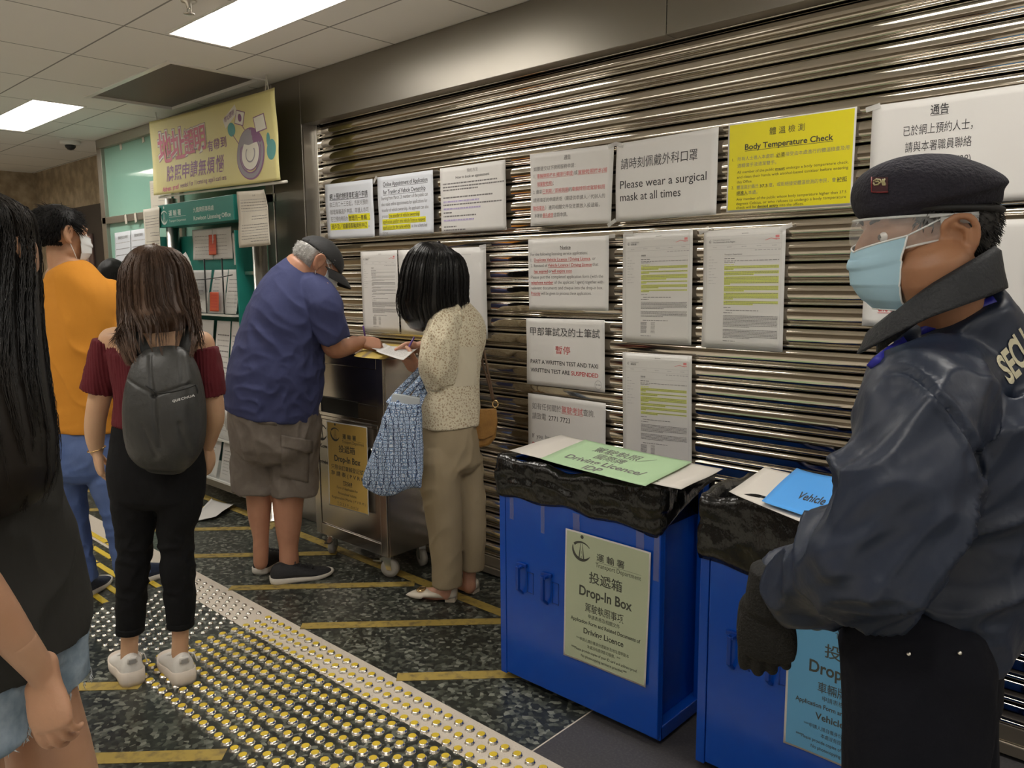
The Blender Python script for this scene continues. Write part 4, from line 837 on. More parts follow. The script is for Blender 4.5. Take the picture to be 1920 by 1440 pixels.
def loft(ch, R, n=22, cap=(1, 1), sub=5, ex=2.2):
    """closed tube; ch = [(pos, a, b)...]: a = half width along R, b = half depth across it"""
    S = chain_eval(ch, sub); P = S[:, :3]; rows = []; m = len(P); R = np.asarray(R, float)
    for i in range(m):
        t = unit(P[min(i+1, m-1)]-P[max(i-1, 0)]); e1 = R-t*(R@t)
        if np.linalg.norm(e1) < .15: e1 = np.cross(t, Zv) if abs(t[2]) < .9 else np.cross(t, rh)
        e1 = unit(e1); e2 = np.cross(t, e1); rows.append((P[i], S[i, 3], S[i, 4], e1, e2, t))
    def ring_(c, a, b, e1, e2):
        o = []
        for k in range(n):
            q = 2*math.pi*k/n; cq, sq = math.cos(q), math.sin(q)
            o.append(c+e1*a*math.copysign(abs(cq)**(2/ex), cq)+e2*b*math.copysign(abs(sq)**(2/ex), sq))
        return o
    rings = []
    if cap[0]:
        c, a, b, e1, e2, t = rows[0]; h = min(a, b)*cap[0]
        for q in (.25, .6, .85): rings.append(ring_(c-t*h*math.sqrt(1-q*q), a*q, b*q, e1, e2))
    for c, a, b, e1, e2, t in rows: rings.append(ring_(c, a, b, e1, e2))
    if cap[1]:
        c, a, b, e1, e2, t = rows[-1]; h = min(a, b)*cap[1]
        for q in (.85, .6, .25): rings.append(ring_(c+t*h*math.sqrt(1-q*q), a*q, b*q, e1, e2))
    vs = [p for r_ in rings for p in r_]; k = len(rings)
    fs = [(i*n+j, i*n+(j+1) % n, (i+1)*n+(j+1) % n, (i+1)*n+j) for i in range(k-1) for j in range(n)]+[tuple(range(n))[::-1], tuple((k-1)*n+j for j in range(n))]
    return vs, fs
def ball(c, r, ax=None, n=16):
    """ellipsoid: r = (rx, ry, rz) along the rows of ax"""
    ax = np.eye(3) if ax is None else np.asarray(ax); r = (r,)*3 if not hasattr(r, '__len__') else r; vs = []; m = n//2
    for i in range(1, m):
        th = math.pi*i/m
        for k in range(n):
            q = 2*math.pi*k/n; vs.append(np.asarray(c)+ax[0]*r[0]*math.sin(th)*math.cos(q)+ax[1]*r[1]*math.sin(th)*math.sin(q)+ax[2]*r[2]*math.cos(th))
    vs += [np.asarray(c)+ax[2]*r[2], np.asarray(c)-ax[2]*r[2]]; a, b = len(vs)-2, len(vs)-1
    fs = [(i*n+k, i*n+(k+1) % n, (i+1)*n+(k+1) % n, (i+1)*n+k) for i in range(m-2) for k in range(n)]
    fs += [(a, (k+1) % n, k) for k in range(n)]+[(b, (m-2)*n+k, (m-2)*n+(k+1) % n) for k in range(n)]
    return vs, fs
def limb(pts, rs, n=14, cap=(1, 1), sub=5):
    return loft([(p, r, r) for p, r in zip(pts, rs)], np.array([.31, .22, .1]), n, cap, sub, 2)
def remesh(parts, vox=.006, smooth=4, fac=.5):
    me = bpy.data.meshes.new('tmp'); vs = []; fs = []
    for v, f in parts: o = len(vs); vs += clean(v); fs += [tuple(i+o for i in q) for q in f]
    me.from_pydata(vs, [], fs); me.update()
    bm = bmesh.new(); bm.from_mesh(me); bmesh.ops.recalc_face_normals(bm, faces=bm.faces[:]); bm.to_mesh(me); bm.free()
    ob = bpy.data.objects.new('tmp', me); col.objects.link(ob)
    m_ = ob.modifiers.new('r', 'REMESH'); m_.mode = 'VOXEL'; m_.voxel_size = vox
    if smooth: s_ = ob.modifiers.new('s', 'SMOOTH'); s_.factor = fac; s_.iterations = smooth
    e = ob.evaluated_get(DG()); em = e.to_mesh(); n = len(em.vertices)
    V = np.empty(n*3); em.vertices.foreach_get('co', V); N = np.empty(n*3); em.vertices.foreach_get('normal', N)
    F = [tuple(p.vertices) for p in em.polygons]; e.to_mesh_clear(); bpy.data.objects.remove(ob); bpy.data.meshes.remove(me)
    return V.reshape(-1, 3), N.reshape(-1, 3), F
def fold(V, N, d, fl, fs_, amp, seed=0, mask=None, pw=1.5):
    """ridged cloth folds running along direction d"""
    d = unit(d); p = unit(np.cross(d, [.3, .5, .81])); q = np.cross(d, p)
    W = np.stack([V@d*fl, V@p*fs_, V@q*fs_], 1); W = W+.6*np.stack([vnoise(V*9, seed+5), vnoise(V*9, seed+6), vnoise(V*9, seed+7)], 1)
    h = (1-np.abs(2*vnoise(W, seed)-1))**pw-.45
    if mask is not None: h = h*(mask(V) if callable(mask) else mask)
    return V+N*(amp*h)[:, None]
def gauss(V, c, r): return np.exp(-((V-np.asarray(c))**2).sum(1)/(2*r*r))
def cloth(name, parts, m_, parent, vox=.006, smooth=4, folds=(), post=None):
    V, N, F = remesh(parts, vox, smooth)
    for f in folds: V = fold(V, N, *f[:4], **f[4]) if len(f) > 4 else fold(V, N, *f)
    if post is not None: V = post(V, N)
    b = MB(); b.v = [tuple(v) for v in V]; b.f = [list(f) for f in F]; b.m = [0]*len(F); b.sm = [True]*len(F)
    return b.build(name, [m_], parent, fixn=False)
def raw(name, geos, m_, parent):
    b = MB()
    for v, f in geos: b.add(v, f, 0, True)
    return b.build(name, [m_], parent)
def skin_mat(name, c, c2): return mat(name, c, .5, vary=(14, c2, .35, .7), bump=(120, .06), **{'Subsurface Weight': .06})
def cloth_mat(name, c, rough=.85, weave=900, st=.25, folds=.35, vary=None):
    return mat(name, c, rough, bump=(26, folds, (1, 1, .6)), vary=vary, **{'Specular IOR Level': .25})
def person(label, pos): return thing('person', label, 'person', (pos[0], pos[1], 0))
def head_geo(c, F, U, s=1.0, ear=1.0, earf=0.0, earu=-.004):
    """c: middle of the head; returns closed shapes for cranium, jaw, nose, lips, brow and ears"""
    F, U = unit(F), unit(U); R = unit(np.cross(F, U)); U = np.cross(R, F); A = np.array([R, F, U]); g = []
    L = lambda r, f, u: c+s*(R*r+F*f+U*u)
    B = lambda r, f, u, rr: g.append(ball(L(r, f, u), tuple(s*q for q in rr), A, 18))
    B(0, -.012, .028, (.074, .096, .086)); B(0, .030, -.002, (.064, .066, .085)); B(0, .040, -.058, (.050, .050, .050)); B(0, .062, -.088, (.026, .026, .020))
    B(0, .010, -.062, (.060, .045, .045)); B(0, .078, .030, (.052, .016, .014)); B(-.034, .075, -.022, (.022, .018, .018)); B(.034, .075, -.022, (.022, .018, .018))
    g.append(loft([(L(0,.088,.022), .007*s, .006*s), (L(0,.100,-.002), .009*s, .009*s), (L(0,.102,-.020), .012*s, .010*s), (L(0,.094,-.028), .014*s, .008*s)], R, 12))
    B(0, .092, -.050, (.024, .010, .006)); B(0, .090, -.060, (.021, .010, .007))
    for sg in (-1, 1):
        e = lambda f, u, o: L(sg*(.073+o*ear), f*ear+earf, u*ear+earu)
        pts = [e(.008,.012,.004), e(.010,.030,.010), e(-.004,.040,.016), e(-.020,.036,.021), e(-.028,.016,.022), e(-.022,-.008,.018), e(-.008,-.024,.010), e(.004,-.026,.004)]
        g.append(limb(pts, [.0052*s*ear]*5+[.0056*s*ear, .0075*s*ear, .006*s], 10)); g.append(ball(e(-.008,.008,.006), (.006*s*ear, .024*s*ear, .033*s*ear), A, 14)); g.append(ball(e(.004,-.004,.007), (.005*s, .006*s, .008*s), A, 10))
        g.append(limb([e(-.002,.028,.014), e(-.014,.022,.018), e(-.018,.004,.018), e(-.010,-.010,.015)], [.0036*s*ear]*4, 8))
    return g
def eyes(parent, c, F, U, s=1.0):
    F, U = unit(F), unit(U); R = unit(np.cross(F, U)); A = np.array([R, F, U])
    for sg in (-1, 1):
        p = c+s*(R*sg*.031+F*.074+U*.006); b = MB(); v, f = ball(p, .0125*s, A, 14); b.add(v, f, 0, True); v, f = ball(p+F*.0068*s, .0070*s, A, 12); b.add(v, f, 1, True)
        b.build('eye', [M['eyewhite'], M['iris']], parent)
        b = MB(); b.tube([c+s*(R*sg*.014+F*.093+U*.030), c+s*(R*sg*.032+F*.090+U*.036), c+s*(R*sg*.048+F*.076+U*.030)], [.003*s, .0045*s, .002*s], 8, flat=.6); b.build('eyebrow', [M['hair_black']], parent)
M['eyewhite'] = mat('eye_white', (.75,.73,.70), .2); M['iris'] = mat('iris', (.02,.012,.008), .1); M['hair_black'] = mat('black_hair', (.011,.010,.010), .6, **{'Specular IOR Level': .25})
def hand_geo(w, D, Nn, T, s=1.0, curl=.35, thumb=.5, spread=.10, curls=None, ad=0.0):
    """w wrist, D towards the fingers, Nn out of the back of the hand, T towards the thumb side"""
    D = unit(D); T = unit(T-D*(T@D)); Nn = unit(Nn-D*(Nn@D)-T*(Nn@T)); g = []
    L = lambda d, t, n: w+s*(D*d+T*t+Nn*n)
    g.append(loft([(L(-.03,0,0), .027*s, .021*s), (L(.0,0,0), .028*s, .019*s), (L(.03,.002,0), .037*s, .017*s), (L(.065,0,.001), .042*s, .0155*s), (L(.088,-.001,.0), .040*s, .012*s)], T, 18, (1,1), 4, 2.6))
    fl = [(.030, .076, .0092), (.0105, .084, .0095), (-.0095, .078, .0090), (-.0285, .060, .0080)]
    for i, (t, ln, r) in enumerate(fl):
        cu = curls[i] if curls else curl*(1+.12*i); p = L(.084-.004*abs(i-1.2), t, .001); d = unit(D+T*spread*(1.2-i)*.6); pts = [p-d*.016*s, p]; a = cu*.8
        for k, fr in enumerate((.42, .32, .26)):
            dd = d*math.cos(a)-Nn*math.sin(a); p = p+dd*ln*fr*s; pts.append(p); a += cu
        g.append(limb(pts, [r*s, r*1.03*s, r*.98*s, r*.92*s, r*.72*s], 12))
    b0 = L(.018, .026, -.004); d1 = unit(D*(.62+.3*ad)+T*.75*(1-.75*ad)-Nn*.35*(1+thumb)); p1 = b0+d1*.042*s; d2 = unit(D*.9+T*.42*(1-thumb)*(1-ad)-Nn*.55*(.6+thumb)*(1-.5*ad)); p2 = p1+d2*.034*s; p3 = p2+unit(d2+D*.3-T*.2*(thumb+ad))*.026*s
    g.append(limb([L(.004,.012,-.002), b0, p1, p2, p3], [.016*s, .0165*s, .0112*s, .0100*s, .0078*s], 12))
    return g
def body(name, big, hands, m_, parent, vox=.0055, smooth=5):
    V, N, F = remesh(big, vox, smooth); V = list(map(tuple, V)); F = [list(f) for f in F]
    for h in hands:
        V2, N2, F2 = remesh(h, .0024, 3); o = len(V); V += [tuple(v) for v in V2]; F += [[i+o for i in f] for f in F2]
    b = MB(); b.v = V; b.f = F; b.m = [0]*len(F); b.sm = [True]*len(F)
    return b.build(name, [m_], parent, fixn=False)
def shoe(parent, heel, dirv, L, W, Hh, upper, sole, st=.022, hb=1.0, toe=1.0, extra=None, name='shoe'):
    """upper and sole built over an outline from heel to toe; heel: floor point of the back of the heel"""
    d = unit([dirv[0], dirv[1], 0]); s_ = np.array([-d[1], d[0], 0]); h0 = np.array([heel[0], heel[1], 0.])
    K = np.array([(0,.30,.62*hb),(.04,.62,.86*hb),(.12,.76,1.0*hb),(.25,.78,.98),(.38,.80,.90),(.52,.90,.74),(.68,1.0,.56),(.82,.94,.44*toe),(.92,.76,.36*toe),(.975,.50,.28*toe),(1,.22,.18*toe)]); K = spline(K, 3)
    b = MB(); n = 13; vs = []
    for q, w, h in K:
        for k in range(n):
            a = math.pi*k/(n-1); y = math.cos(a); z = math.sin(a)**.75
            vs.append(h0+d*q*L+s_*y*w*W/2*(1-.12*z*z)+Zv*(st*.75+z*(h*Hh-st*.75)))
    m = len(K); fs = [(i*n+k, i*n+k+1, (i+1)*n+k+1, (i+1)*n+k) for i in range(m-1) for k in range(n-1)]+[tuple(range(n)), tuple((m-1)*n+k for k in range(n))[::-1], tuple(i*n for i in range(m))+tuple(i*n+n-1 for i in range(m-1, -1, -1))]
    b.add(vs, fs, 0, True); o = b.build(name, [upper], parent)
    b = MB(); out = [(q, w*1.07) for q, w, h in K]; lev = ((0, .96, 0), (.3, 1.0, 0), (1, 1.0, 1), (1.02, .95, 1)); vs = []
    for lv, sc_, _ in lev:
        for sg in (1, -1):
            for q, w in (out if sg > 0 else out[::-1]):
                lift = .012*max(0, q-.75)/.25*(1 if lv < .5 else .6)+.05*0; vs.append(h0+d*((q-.5)*L*(1.03 if sc_ == 1 else 1.0)+.5*L)+s_*sg*w*W/2*sc_+Zv*(.0008+lift*(1-lv*.2)+lv*st*(1.25-.45*min(1, q*1.6) if hb >= 1 else 1)))
    c_ = 2*m; fs = [(j*c_+i, j*c_+(i+1) % c_, (j+1)*c_+(i+1) % c_, (j+1)*c_+i) for j in range(3) for i in range(c_)]+[tuple(range(c_))[::-1], tuple(3*c_+i for i in range(c_))]
    b.add(vs, fs, 0, True); b.build('sole', [sole], o)
    return o, h0, d, s_
def strand_mesh(name, paths, rad, m_, parent, taper=True, nsd=3):
    b = MB()
    for p in paths:
        k = len(p); b.tube(p, [rad*(1 if not taper else (1-.75*(i/(k-1))**3)) for i in range(k)], nsd, 0, True, .55)
    return b.build(name, [m_], parent, fixn=False)
def hair(name, ch, R, m_, parent, arc=(0, 2*math.pi), n=420, rad=.0022, rag=.05, wave=.006, seed=1, inner=.93, tipdir=None, clump=22, lenf=None, sub=6, shell=1.0):
    """locks that follow a lofted outline from the crown to the ends, over a solid inner mass"""
    r_ = np.random.default_rng(seed); S = chain_eval(ch, sub); P = S[:, :3]; m = len(P); fr = []; R = np.asarray(R, float)
    for i in range(m):
        t = unit(P[min(i+1, m-1)]-P[max(i-1, 0)]); e1 = unit(R-t*(R@t)); fr.append((e1, np.cross(t, e1)))
    paths = []; ca = np.sort(r_.uniform(arc[0], arc[1], clump)); cl = r_.uniform(-1, 1, clump); co_ = r_.uniform(.90, 1.06, clump); cp = r_.uniform(0, 6.28, clump)
    for k in range(n):
        q = r_.uniform(*arc); j = int(np.argmin(abs(ca-q))); dep_ = (co_[j]-.10*r_.random()**2); end = 1-rag*(.5+.5*cl[j])*1.2-rag*r_.random()**2
        if lenf: end *= lenf(q)
        cnt = max(6, int(m*.75)); pp = []; qe = q+(ca[j]-q)*.5
        for i in range(cnt):
            u = end*i/(cnt-1); x = u*(m-1); a = min(int(x), m-2); f = x-a; c = P[a]*(1-f)+P[a+1]*f; aa = S[a, 3]*(1-f)+S[a+1, 3]*f; bb = S[a, 4]*(1-f)+S[a+1, 4]*f
            g = q+(qe-q)*u; e1 = unit(fr[a][0]*(1-f)+fr[a+1][0]*f); e2 = unit(fr[a][1]*(1-f)+fr[a+1][1]*f); dd = 1+(dep_-1)*min(1, u*2.2)
            p = c+dd*(e1*aa*math.cos(g)+e2*bb*math.sin(g))
            p = p+(e1*math.sin(cp[j]+u*9)+e2*math.cos(cp[j]*1.7+u*8))*wave*max(0, u-.35)*2+r_.normal(0, .0009, 3)
            if tipdir is not None and u > .7: p = p+np.asarray(tipdir(g))*(u-.7)/.3
            pp.append(p)
        paths.append(pp)
    b = MB(); v, f = loft([(p, a*inner, b_*inner) for p, a, b_ in ch][:max(4, int(round((len(ch)-1)*shell)))], R, 30, (1, .6), 5, 2.05); b.add(v, f, 0, True)
    for p in paths:
        k = len(p); b.tube(p, [rad*(.9 if i < k*.6 else .9*(1-.8*((i-k*.6)/(k*.4))**2)) for i in range(k)], 3, 0, True, .5)
    return b.build(name, [m_], parent, fixn=False)
def mask_patch(c, F, U, s, half=66, top=-.004, bot=-.108, push=.004):
    """pleated surgical mask wrapped on the lower face; returns (geo, left edge pts, right edge pts)"""
    F, U = unit(F), unit(U); R = unit(np.cross(F, U)); nu, nv = 22, 36; rows = []
    for j in range(nv+1):
        v = j/nv; u_ = top+(bot-top)*v; row = []
        fz = .112-.012*abs(v-.30)*2-.050*max(0, v-.62)**1.4*2.2; lat = .074-.012*v-.016*max(0, v-.6)
        for i in range(nu+1):
            a = (i/nu-.5)*2*math.radians(half+8-6*v); e = abs(i/nu-.5)*2
            pl = .0042*(((v-.12)*4.0) % 1 if .12 < v < .87 else .3)*(1-e*.55)
            zz = u_+.012*e*e*(1 if v < .5 else -.2)-(.010*(1-e)**2 if v < .2 else 0)
            row.append(c+s*(R*math.sin(a)*lat*1.02+F*(math.cos(a)*(fz-.012)+.010+push+pl)+U*zz))
        rows.append(row)
    vs = [p for r_ in rows for p in r_]; q = nu+1; o = len(vs); vs += [p-F*.0015 for p in vs]
    fs = [(j*q+i, j*q+i+1, (j+1)*q+i+1, (j+1)*q+i) for j in range(nv) for i in range(nu)]; fs += [tuple(k+o for k in f[::-1]) for f in fs]
    return (vs, fs), [r_[0] for r_ in rows], [r_[-1] for r_ in rows], rows
def put_mask(parent, c, F, U, s=1.0, m_=None, earside=(1, -1), **k):
    g, l, r_, rows = mask_patch(c, F, U, s, **k); F, U = unit(F), unit(U); R = unit(np.cross(F, U))
    b = MB(); b.add(*g, 0, True); o = b.build('face_mask', [m_], parent)
    b = MB(); b.tube(rows[0], .0016*s, 6); b.tube(rows[-1], .0014*s, 6); b.tube(l, .0016*s, 6); b.tube(r_, .0016*s, 6); b.build('mask_edge', [M['mask_white']], o)
    for sg, ed in ((-1, l), (1, r_)):
        et, eb = c+s*(R*sg*.079+F*.004+U*.034), c+s*(R*sg*.079+F*-.006+U*-.022); b = MB()
        b.tube([ed[0], (ed[0]+et)/2+R*sg*.004*s, et, c+s*(R*sg*.082-F*.012+U*.030)], .0014*s, 6); b.tube([ed[-1], (ed[-1]+eb)/2+R*sg*.003*s, eb], .0014*s, 6); b.build('ear_loop', [M['mask_white']], o)
    return o
M['mask_blue'] = mat('mask_blue', (.36, .56, .68), .8); M['mask_white'] = mat('mask_white', (.72, .74, .74), .7)
def short_hair(parent, c, F, U, s, m_, front=.05, low=-.045, grow=.010, seed=3, n=900, name='hair', ln=.024, earf=0.0, topcut=9):
    """cropped hair: a shell over the cranium with short bristles"""
    F, U = unit(F), unit(U); R = unit(np.cross(F, U)); A = np.array([R, F, U]); cc = c+s*(-F*.012+U*.028); rr = np.array([.074, .096, .086])*s
    r_ = np.random.default_rng(seed); b = MB(); nu, nv = 40, 22; vs = []; keep = []
    def inside(lr, lf, lu):      # region of the scalp, head coordinates (metres / s)
        if lf > front-.25*max(0, .06-lu): return False
        if lu > topcut: return False
        if -.034+earf < lf < .014+earf and lu < .036 and abs(lr) > .050: return False
        lowz = low if lf < -.02 else (.018 if lf > .012 else low+(.018-low)*(lf+.02)/.032*1.0)
        return lu > lowz
    for j in range(nv+1):
        th = math.pi*(.0+.80*j/nv)
        for i in range(nu):
            q = 2*math.pi*i/nu; d = R*math.sin(th)*math.cos(q)*rr[0]+F*math.sin(th)*math.sin(q)*rr[1]+U*math.cos(th)*rr[2]
            p = cc+d; nn = unit(d/np.repeat(1, 3)); w = 1+.25*noise.noise(Vector(p*60))+.35*noise.noise(Vector(p*28))*min(1, ln/.03); loc = p-c; ok = inside(loc@R/s, loc@F/s, loc@U/s)
            tz = max(.15, min(1, (loc@U/s-low)/.05)); vs.append(p+nn*(grow*s*w*tz if ok else -.004*s)); keep.append(ok)
    fs = [(j*nu+i, j*nu+(i+1) % nu, (j+1)*nu+(i+1) % nu, (j+1)*nu+i) for j in range(nv) for i in range(nu)]; fs = [f for f in fs if sum(keep[k] for k in f) >= 2]
    b.add(vs, fs, 0, True)
    for k in range(n):
        th = math.acos(1-1.75*r_.random()); q = 2*math.pi*r_.random(); d = R*math.sin(th)*math.cos(q)*rr[0]+F*math.sin(th)*math.sin(q)*rr[1]+U*math.cos(th)*rr[2]; p = cc+d; loc = p-c
        if not inside(loc@R/s, loc@F/s, loc@U/s): continue
        nn = unit(d); tz = max(.25, min(1, (loc@U/s-low)/.06)); fl = unit(-U*.9+F*.25*(1 if loc@F > 0 else -1)+nn*.55+r_.normal(0, .25, 3)); q0 = p+nn*grow*s*.5*tz
        b.tube([q0, q0+fl*ln*.5*s*tz+nn*.003*s, q0+fl*ln*s*tz+nn*.002*s], [.0012*s, .0010*s, .0003*s], 3, 0, True)
    return b.build(name, [m_], parent, fixn=False)
# ---------------------------------------------------------------- the people
from mathutils.bvhtree import BVHTree
def setup(d0):
    U_ = d0/FPX
    P_ = lambda x, y, dd=0.: hp(x, y, d0+dd)
    N_ = lambda x, y, a, b, dd=0.: (P_(x, y, dd), a*U_, b*U_)
    return P_, N_, U_
def Lr(N_, pts): return [N_(*p) for p in pts]
def decal(name, glyph_list, bvh, m_, parent, cast, off=.0016):
    """glyph_list: [(char, origin, xdir, ydir, size, bold)] dropped along cast onto a surface"""
    b = MB()
    for ch_, o, xd, yd, size, bold in glyph_list:
        vs, fs = text_geo(ch_, bold)
        if not len(vs): continue
        mx = vs[:, 0].mean(); pts = []; bad = False
        for x, y in vs:
            p = o+xd*(x-mx)*size+yd*y*size; hit = bvh.ray_cast(Vector(p-cast*.6), Vector(cast), 1.6)
            if hit[0] is None: bad = True; break
            pts.append(np.array(hit[0])-cast*off)
        if not bad: b.add(pts, fs)
    return b.build(name, [m_], parent, fixn=False)
def bvh_of(o): return BVHTree.FromPolygons([tuple(wm(o) @ v.co) for v in o.data.vertices], [tuple(p.vertices) for p in o.data.polygons])

# ======== woman with the backpack
def backpack_woman():
    P, N, U = setup(2.74); F, R = hf, rh
    M['skin_fair'] = skin_mat('fair_skin', (.60,.37,.225), (.56,.33,.20))
    t = person('young woman seen from behind in a burgundy off-shoulder top with a dark backpack', P(292, 1270)*[1,1,0])
    hc = P(291, 532, .02)
    g = [loft(Lr(N, [(292,900,50,38),(293,870,70,46),(292,800,68,44),(291,740,66,46),(292,690,74,48),(292,650,80,44),(292,622,60,34)]), R), loft(Lr(N, [(292,650,40,34),(292,615,29,28),(291,575,27,28,.01)]), R)]
    g += [limb([P(214,640), P(200,690), P(181,775), P(178,815,.01), P(181,846,.02)], [.050,.043,.037,.034,.024]), limb([P(374,648), P(389,700), P(401,775,.03), P(396,806,.08), P(388,838,.13)], [.050,.042,.038,.034,.025])]
    g += [limb([P(214,640), P(245,640), P(290,632)], [.052,.055,.05]), limb([P(374,646), P(340,645), P(290,632)], [.052,.055,.05])]
    for pts in ([(256,930,30),(251,1060,20),(245,1130,18),(243,1200,16.5),(242,1235,16)], [(332,930,30),(334,1060,20),(338,1130,18),(338,1190,16),(337,1225,16)]): g.append(limb([P(x,y) for x,y,_ in pts], [q*U for *_,q in pts]))
    g += head_geo(hc, F, Zv, 1.0)
    hl = hand_geo(P(181,846,.02), -Zv*.95+R*.12, -R*.8-F*.45, F*.7-R*.5, .93, .55, .3); hr = hand_geo(P(388,838,.13), -Zv*.9+F*.3, R, F, .93, .4)
    b_ = body('body', g, [hl, hr], M['skin_fair'], t); eyes(t, hc, F, Zv)
    put_mask(t, hc, F, Zv, 1.0, M['mask_blue'])
    # trousers
    M['black_denim'] = cloth_mat('black_denim', (.0055,.0055,.0065), .9)
    tr = [loft(Lr(N, [(292,796,79,50),(293,840,86,56),(294,885,92,62),(295,930,88,58)]), R, 26, (.05,.4)), loft(Lr(N, [(258,905,45,50),(254,950,43,44),(253,1000,33.5,36),(250.5,1059,29,33),(247,1120,27.5,30),(244.5,1177,25,27)]), R, 20, (1,.05)), loft(Lr(N, [(332,905,45,50),(337,950,40,44),(328.5,1000,32,36),(334,1059,30,33),(338,1120,28.5,30),(338.5,1166,24.5,27)]), R, 20, (1,.05))]
    cloth('trousers', tr, M['black_denim'], t, .007, 3, [((1,.2,.1), 7, 26, .007, {'seed': 4, 'mask': lambda V: .3+gauss(V, P(251,1055), .10)+gauss(V, P(334,1055), .10)})])
    for x, y, a in ((244.3,1172,25.5),(338.5,1161,25.2)):
        raw('cuff', [loft([(P(x,y), a*U, (a+2)*U), (P(x,y+12), a*U, (a+2)*U)], R, 22, (0,0), 3)], M['black_denim'], t)
    # ribbed top
    M['burgundy'] = mat('burgundy_rib_knit', (.105,.006,.012), .9, bump=(30, .3)); nt = M['burgundy'].node_tree
    tp = [loft(Lr(N, [(292,797,77,52),(291,740,74,52),(292,690,84,54),(292,664,92,52)]), R, 26, (.05,.05)), loft(Lr(N, [(203,640,27,28),(193,690,28,29),(183,733,28.5,30)]), R, 20, (.05,.05)), loft(Lr(N, [(381,655,26,28),(391,700,26,29),(397,739,25,30,.01)]), R, 20, (.05,.05)), loft(Lr(N, [(203,650,22,22),(240,670,30,40),(292,680,34,50),(345,676,30,40),(381,664,22,22)]), Zv, 18)]
    def ribs(V, N_):
        x = np.degrees(np.arctan2((V-P(292,700))@F+.02, (V-P(292,700))@R)); u = V@R*150; return V+N_*(.0017*np.sin(u*2*np.pi/1.6))[:, None]
    cloth('top', tp, M['burgundy'], t, .0045, 2, [(-Zv, 8, 30, .006, {'seed': 9})], ribs)
    # shoes
    M['white_trainer'] = mat('white_trainer', (.70,.67,.63), .6, bump=(60,.15)); M['cream_sole'] = mat('cream_sole', (.66,.58,.50), .6); M['grey_patch'] = mat('grey_patch', (.33,.32,.31), .5)
    for (hx, hy), (tx, ty), (kx, ky) in (((243,1285),(222,1240),(243,1235)), ((347,1261),(322,1223),(338,1225))):
        a, c = onZ(hx, hy), onZ(tx, ty); o, h0, d, s_ = shoe(t, P(kx, ky)-unit((c-a)*[1,1,0])*.060, c-a, .250, .108, .112, M['white_trainer'], M['cream_sole'], .044, 1.05)
        q = MB(); q.tube([h0+d*.004+Zv*.100+s_*q_ for q_ in np.linspace(-.017,.017,5)], .012, 8, flat=.35); q.build('heel_tab', [M['white_trainer']], o)
        q = MB(); q.obox(h0+d*-.0035+Zv*.098, s_*.012, d*.002, Zv*.008); q.build('heel_patch', [M['grey_patch']], o)
        q = MB()
        for k in range(4): q.tube([h0+d*(.10+.025*k)+s_*(-.03)+Zv*(.088-.012*k), h0+d*(.108+.025*k)+Zv*(.098-.013*k), h0+d*(.10+.025*k)+s_*.03+Zv*(.088-.012*k)], .003, 6)
        q.tube([h0+d*.10-s_*.02+Zv*.09, h0+d*.09-s_*.055+Zv*.075, h0+d*.07-s_*.06+Zv*.05], .0025, 6); q.build('laces', [M['white_trainer']], o)
    # jewellery
    M['gold'] = mat('gold', (.75,.52,.25), .25, 1); M['jade'] = mat('jade', (.25,.48,.30), .3)
    b = MB(); c0 = P(181,842,.02); b.tube([c0+R*.030*math.cos(a)+F*.026*math.sin(a)+Zv*.008*math.sin(a+1) for a in np.linspace(0,2*math.pi,25)], .0022, 6); b.build('bracelet', [M['gold']], t)
    b = MB(); c0 = P(391,818,.10); b.tube([c0+R*.031*math.cos(a)+F*.028*math.sin(a) for a in np.linspace(0,2*math.pi,25)], .005, 8); b.build('bangle', [M['jade']], t)
    # hair
    M['brown_hair'] = mat('brown_hair', (.062,.031,.017), .42, vary=(16, (.13,.072,.043), .45, .75, (1,1,.15)))
    _n = M['brown_hair'].node_tree; _g = _n.nodes.new('ShaderNodeNewGeometry'); _s = _n.nodes.new('ShaderNodeSeparateXYZ'); _m = _n.nodes.new('ShaderNodeMapRange'); _m.inputs[1].default_value = 1.30; _m.inputs[2].default_value = 1.06; _x = _n.nodes.new('ShaderNodeMixRGB'); _x.inputs[2].default_value = (.27,.16,.105,1)
    _b = _n.nodes['Principled BSDF']; _old = _b.inputs['Base Color'].links[0].from_socket; _n.links.new(_g.outputs['Position'], _s.inputs[0]); _n.links.new(_s.outputs[2], _m.inputs[0]); _n.links.new(_m.outputs[0], _x.inputs[0]); _n.links.new(_old, _x.inputs[1]); _n.links.new(_x.outputs[0], _b.inputs['Base Color'])
    ch = Lr(N, [(290,461,6,8,.01),(290,465,28,30,.01),(291,478,46,46,.01),(293,500,58,55,.01),(294,530,64,58,.0),(296,565,68,55,-.01),(298,600,70,50,-.03),(299,628,67,44,-.07),(302,654,58,34,-.13),(305,684,44,24,-.175)])
    tip = lambda g_: R*(math.cos(g_)*.02)+F*.0
    hair('hair', ch, R, M['brown_hair'], t, (0, 2*math.pi), 2300, .0015, .17, .007, 5, .93, tip, 150, shell=.74)
    r_ = np.random.default_rng(3)
